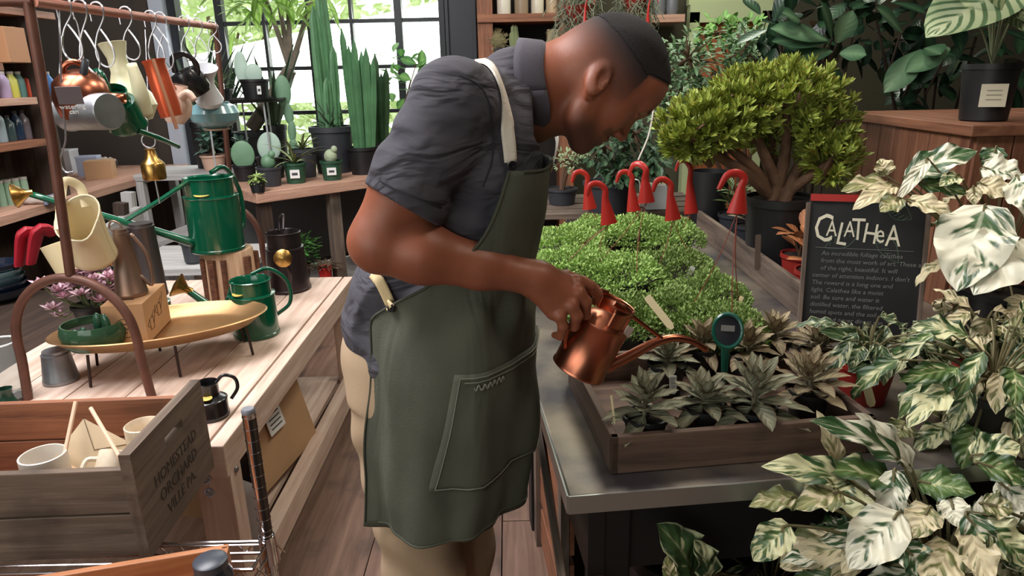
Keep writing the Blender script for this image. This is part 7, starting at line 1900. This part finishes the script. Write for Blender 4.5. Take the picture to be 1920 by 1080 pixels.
xg0 = Yp(1292, 30, 5.35).x; xg1 = Yp(1445, 30, 5.35).x; zg = Yp(1370, 22, 5.35).z
q = B(); wg = .07
q.box((xg0 + wg / 2, 5.37, zg / 2), (wg, .1, zg)); q.box((xg1 - wg / 2, 5.37, zg / 2), (wg, .1, zg)); q.box(((xg0 + xg1) / 2, 5.37, zg - .0), (xg1 - xg0, .1, .14)); q.box(((xg0 + xg1) / 2, 5.37, zg + .45), (xg1 - xg0 + .02, .08, .8))
struct('door_1', q, mat('pale_green_paint', (186, 196, 150), .6))
q = B(); q.box(((xg0 + xg1) / 2, 5.40, zg / 2), (xg1 - xg0 - .1, .03, zg - .1)); tag(q.out('door_panel', mat('orange_brown_panel', (150, 84, 46), .7), COL.objects['door_1'], smooth=False), kind='structure')
# ---------------------------------------------------------------- bushy plants in the middle distance
def leafy(name, label, base, cpx, Y, n, L, W_, m, potr, poth, seed, potm=None, shape=0, cat='potted plant', branch=True, dy=.18, stm=None, down=0.0, grp=None):
    random.seed(seed); base = Vector(base); t = thing(name, label, cat, base, 0, grp); pot(t, potr, poth, potm or M_darkpot); q = B(); s_ = B()
    for (x, y, rx, ry) in cpx:
        c = Yp(x, y, Y) - base; k = ppm(base + c); rx /= k; ry /= k
        if branch: s_.tube(spline([(0, 0, poth * .9), (c.x * .3, c.y * .4, poth + (c.z - poth) * .5), tuple(c)], 9), [.014, .008], 7)
        for j in range(n):
            v = Vector((random.gauss(0, 1), random.gauss(0, 1), random.gauss(0, 1))).normalized() * random.uniform(.35, 1); p_ = c + Vector((v.x * rx, v.y * dy, v.z * ry))
            q.leaf(p_, (v.x + random.gauss(0, .5), v.y + random.gauss(-.2, .5), v.z * .4 + random.gauss(.25 - down, .5)), L * random.uniform(.6, 1.2), W_, up=(0, -.4, 1), droop=.4, fold=.15, nu=2, nv=4, shape=shape)
            if j % 12 == 0: s_.tube([tuple(c), tuple(c * .3 + p_ * .7), tuple(p_)], [.006, .0025], 5)
    q.out('foliage', m, t); s_.out('branches', MT['brown_stem'], t); return t
M_vg = leafmat('glossy_variegated', (66, 104, 66), (104, 140, 92), .35, patch=(176, 196, 160), thr=.6, vein=.3)
leafy('pittosporum', 'glossy variegated bush standing behind the man\'s face', (1.2, 3.55, 0), [(1290, 110, 60, 50), (1360, 150, 60, 55), (1260, 180, 40, 60), (1400, 90, 45, 50), (1310, 190, 55, 45)], 3.45, 230, .05, .02, M_vg, .16, .55, 51)
M_dkl = leafmat('dark_trailing', (34, 62, 40), (66, 98, 62), .35, vein=.3)
leafy('trailing_vine', 'dark trailing vine below the man\'s chin', (.48, 3.35, .80), [(1130, 270, 45, 45), (1190, 250, 45, 55), (1225, 300, 30, 35), (1160, 320, 40, 22)], 3.2, 160, .05, .022, M_dkl, .12, .15, 53, down=.6)
leafy('grey_green_herb', 'pale grey-green herb by the man\'s chin at the back table', (.27, 3.6, .80), [(1065, 300, 26, 24), (1090, 285, 26, 18)], 3.6, 120, .03, .012, leafmat('greygreen_herb', (110, 130, 96), (168, 184, 136), .6, vein=0), .08, .08, 55)
leafy('jade_bush', 'bright green-leaved shrub behind the variegated bush', (1.5, 4.3, 0), [(1395, 70, 40, 40), (1350, 60, 40, 30)], 4.2, 120, .06, .03, leafmat('bright_green', (84, 136, 60), (134, 176, 90), .45, vein=.2), .16, .5, 57)
# slatted potting table at the back
t = thing('potting_table', 'pale slatted wooden potting table beyond the red hangers', 'table', (.52, 3.6, 0))
for k in range(4): q = B(); q.box((0, -.22 + k * .15, .785), (.9, .12, .025)); q.out('top_slat', M_greywood, t, smooth=False)
for x in (-.42, -.18, .42):
    for y in (-.24, .24): q = B(); q.box((x, y, .385), (.055, .05, .77)); q.out('leg', MT['bleached_board'], t, smooth=False)
for z in (.70, .55): q = B(); q.box((0, -.27, z), (.88, .02, .07)); q.out('side_slat', M_redwood, t, smooth=False)
p = Yp(1232, 302, 3.4); carton('white_box', 'small white box on the potting table by the trailing vine', (p.x, 3.42, .80), (.10, .1, .12), mat('white_card', (196, 200, 204), .6), 0)
t = thing('tall_dark_pot', 'tall black planter under the left side of the finger jade', 'pot', (.86, 2.98, .79)); q = B(); q.lathe([(0, 0), (.07, 0), (.08, .25), (.075, .25), (.07, .02)], 26); q.out('pot_body', M_blackpot, t)
# hanging air plants with red hooks
M_moss = mat('grey_hanging_moss', (112, 116, 96), .9)
for i, (x, y, rx, ry, Y, lb) in enumerate([(1085, 40, 46, 60, 3.6, 'wispy grey-green hanging plant behind the man\'s head'), (1190, 25, 40, 40, 3.8, 'wispy hanging plant above the man\'s head')]):
    c = Yp(x, y, Y); k = ppm(c); t = thing('hanging_air_plant', lb, 'hanging plant', c)
    q = B()
    for j in range(520):
        a = random.uniform(0, 6.3); r = random.uniform(0, 1); p_ = Vector((math.cos(a) * r * rx / k, math.sin(a) * r * .12, random.uniform(-.4, 1) * ry / k)); d = Vector((random.gauss(0, .03), random.gauss(0, .03), -random.uniform(.02, .09)))
        q.tube([p_, p_ + d * .5 + Vector((random.gauss(0, .012), 0, 0)), p_ + d], .0022, 3, cap=False)
    tag(q.out('strands', M_moss, t), kind='stuff')
    q = B(); q.lathe([(.03, -.02), (.07, .05), (.075, .05), (.035, -.03)], 18, (0, 0, .02)); q.out('hanging_pot', M_redpot, t)
    q = B()
    for s_ in (-1, 0, 1): q.tube([(s_ * .07, .01 * s_, .06), (0, 0, .3)], .0018, 5)
    q.tube([(0, 0, .3), (0, 0, 3.38 - c.z)], .0018, 5); q.out('hanger_wires', M_wirer, t)
for i, (x, y) in enumerate([(1215, 15), (1097, 15)]):
    c = Yp(x, y + 10, 3.3 + i * .1); q = B(); q.tube(spline([(0, 0, -.07), (0, 0, 0), (.006, 0, .05), (.03, 0, .07), (.045, 0, .04)], 14), [.028, .014, .008, .006, .004], 8, flat=.4)
    q.tube([(.02, 0, .07), (.02, 0, 3.38 - c.z)], .0015, 5)
    tag(q.out('red_hanger', M_hook, loc=c), ['red plastic hanger hanging to the right above the man\'s head', 'red plastic hanger hanging behind the back of the man\'s head'][i], 'hook')
c = Yp(1218, 200, 3.0); q = B(); q.tube(spline([(-.02, 0, -.02), (-.012, 0, .02), (.004, 0, .03), (.016, 0, .015), (.016, 0, -.02), (.0, 0, -.12), (-.04, 0, -.22)], 20), .004, 7); tag(q.out('white_hook', mat('white_plastic_hook', (214, 206, 196), .4), loc=c), 'white crook-shaped hook just in front of the man\'s forehead', 'hook')
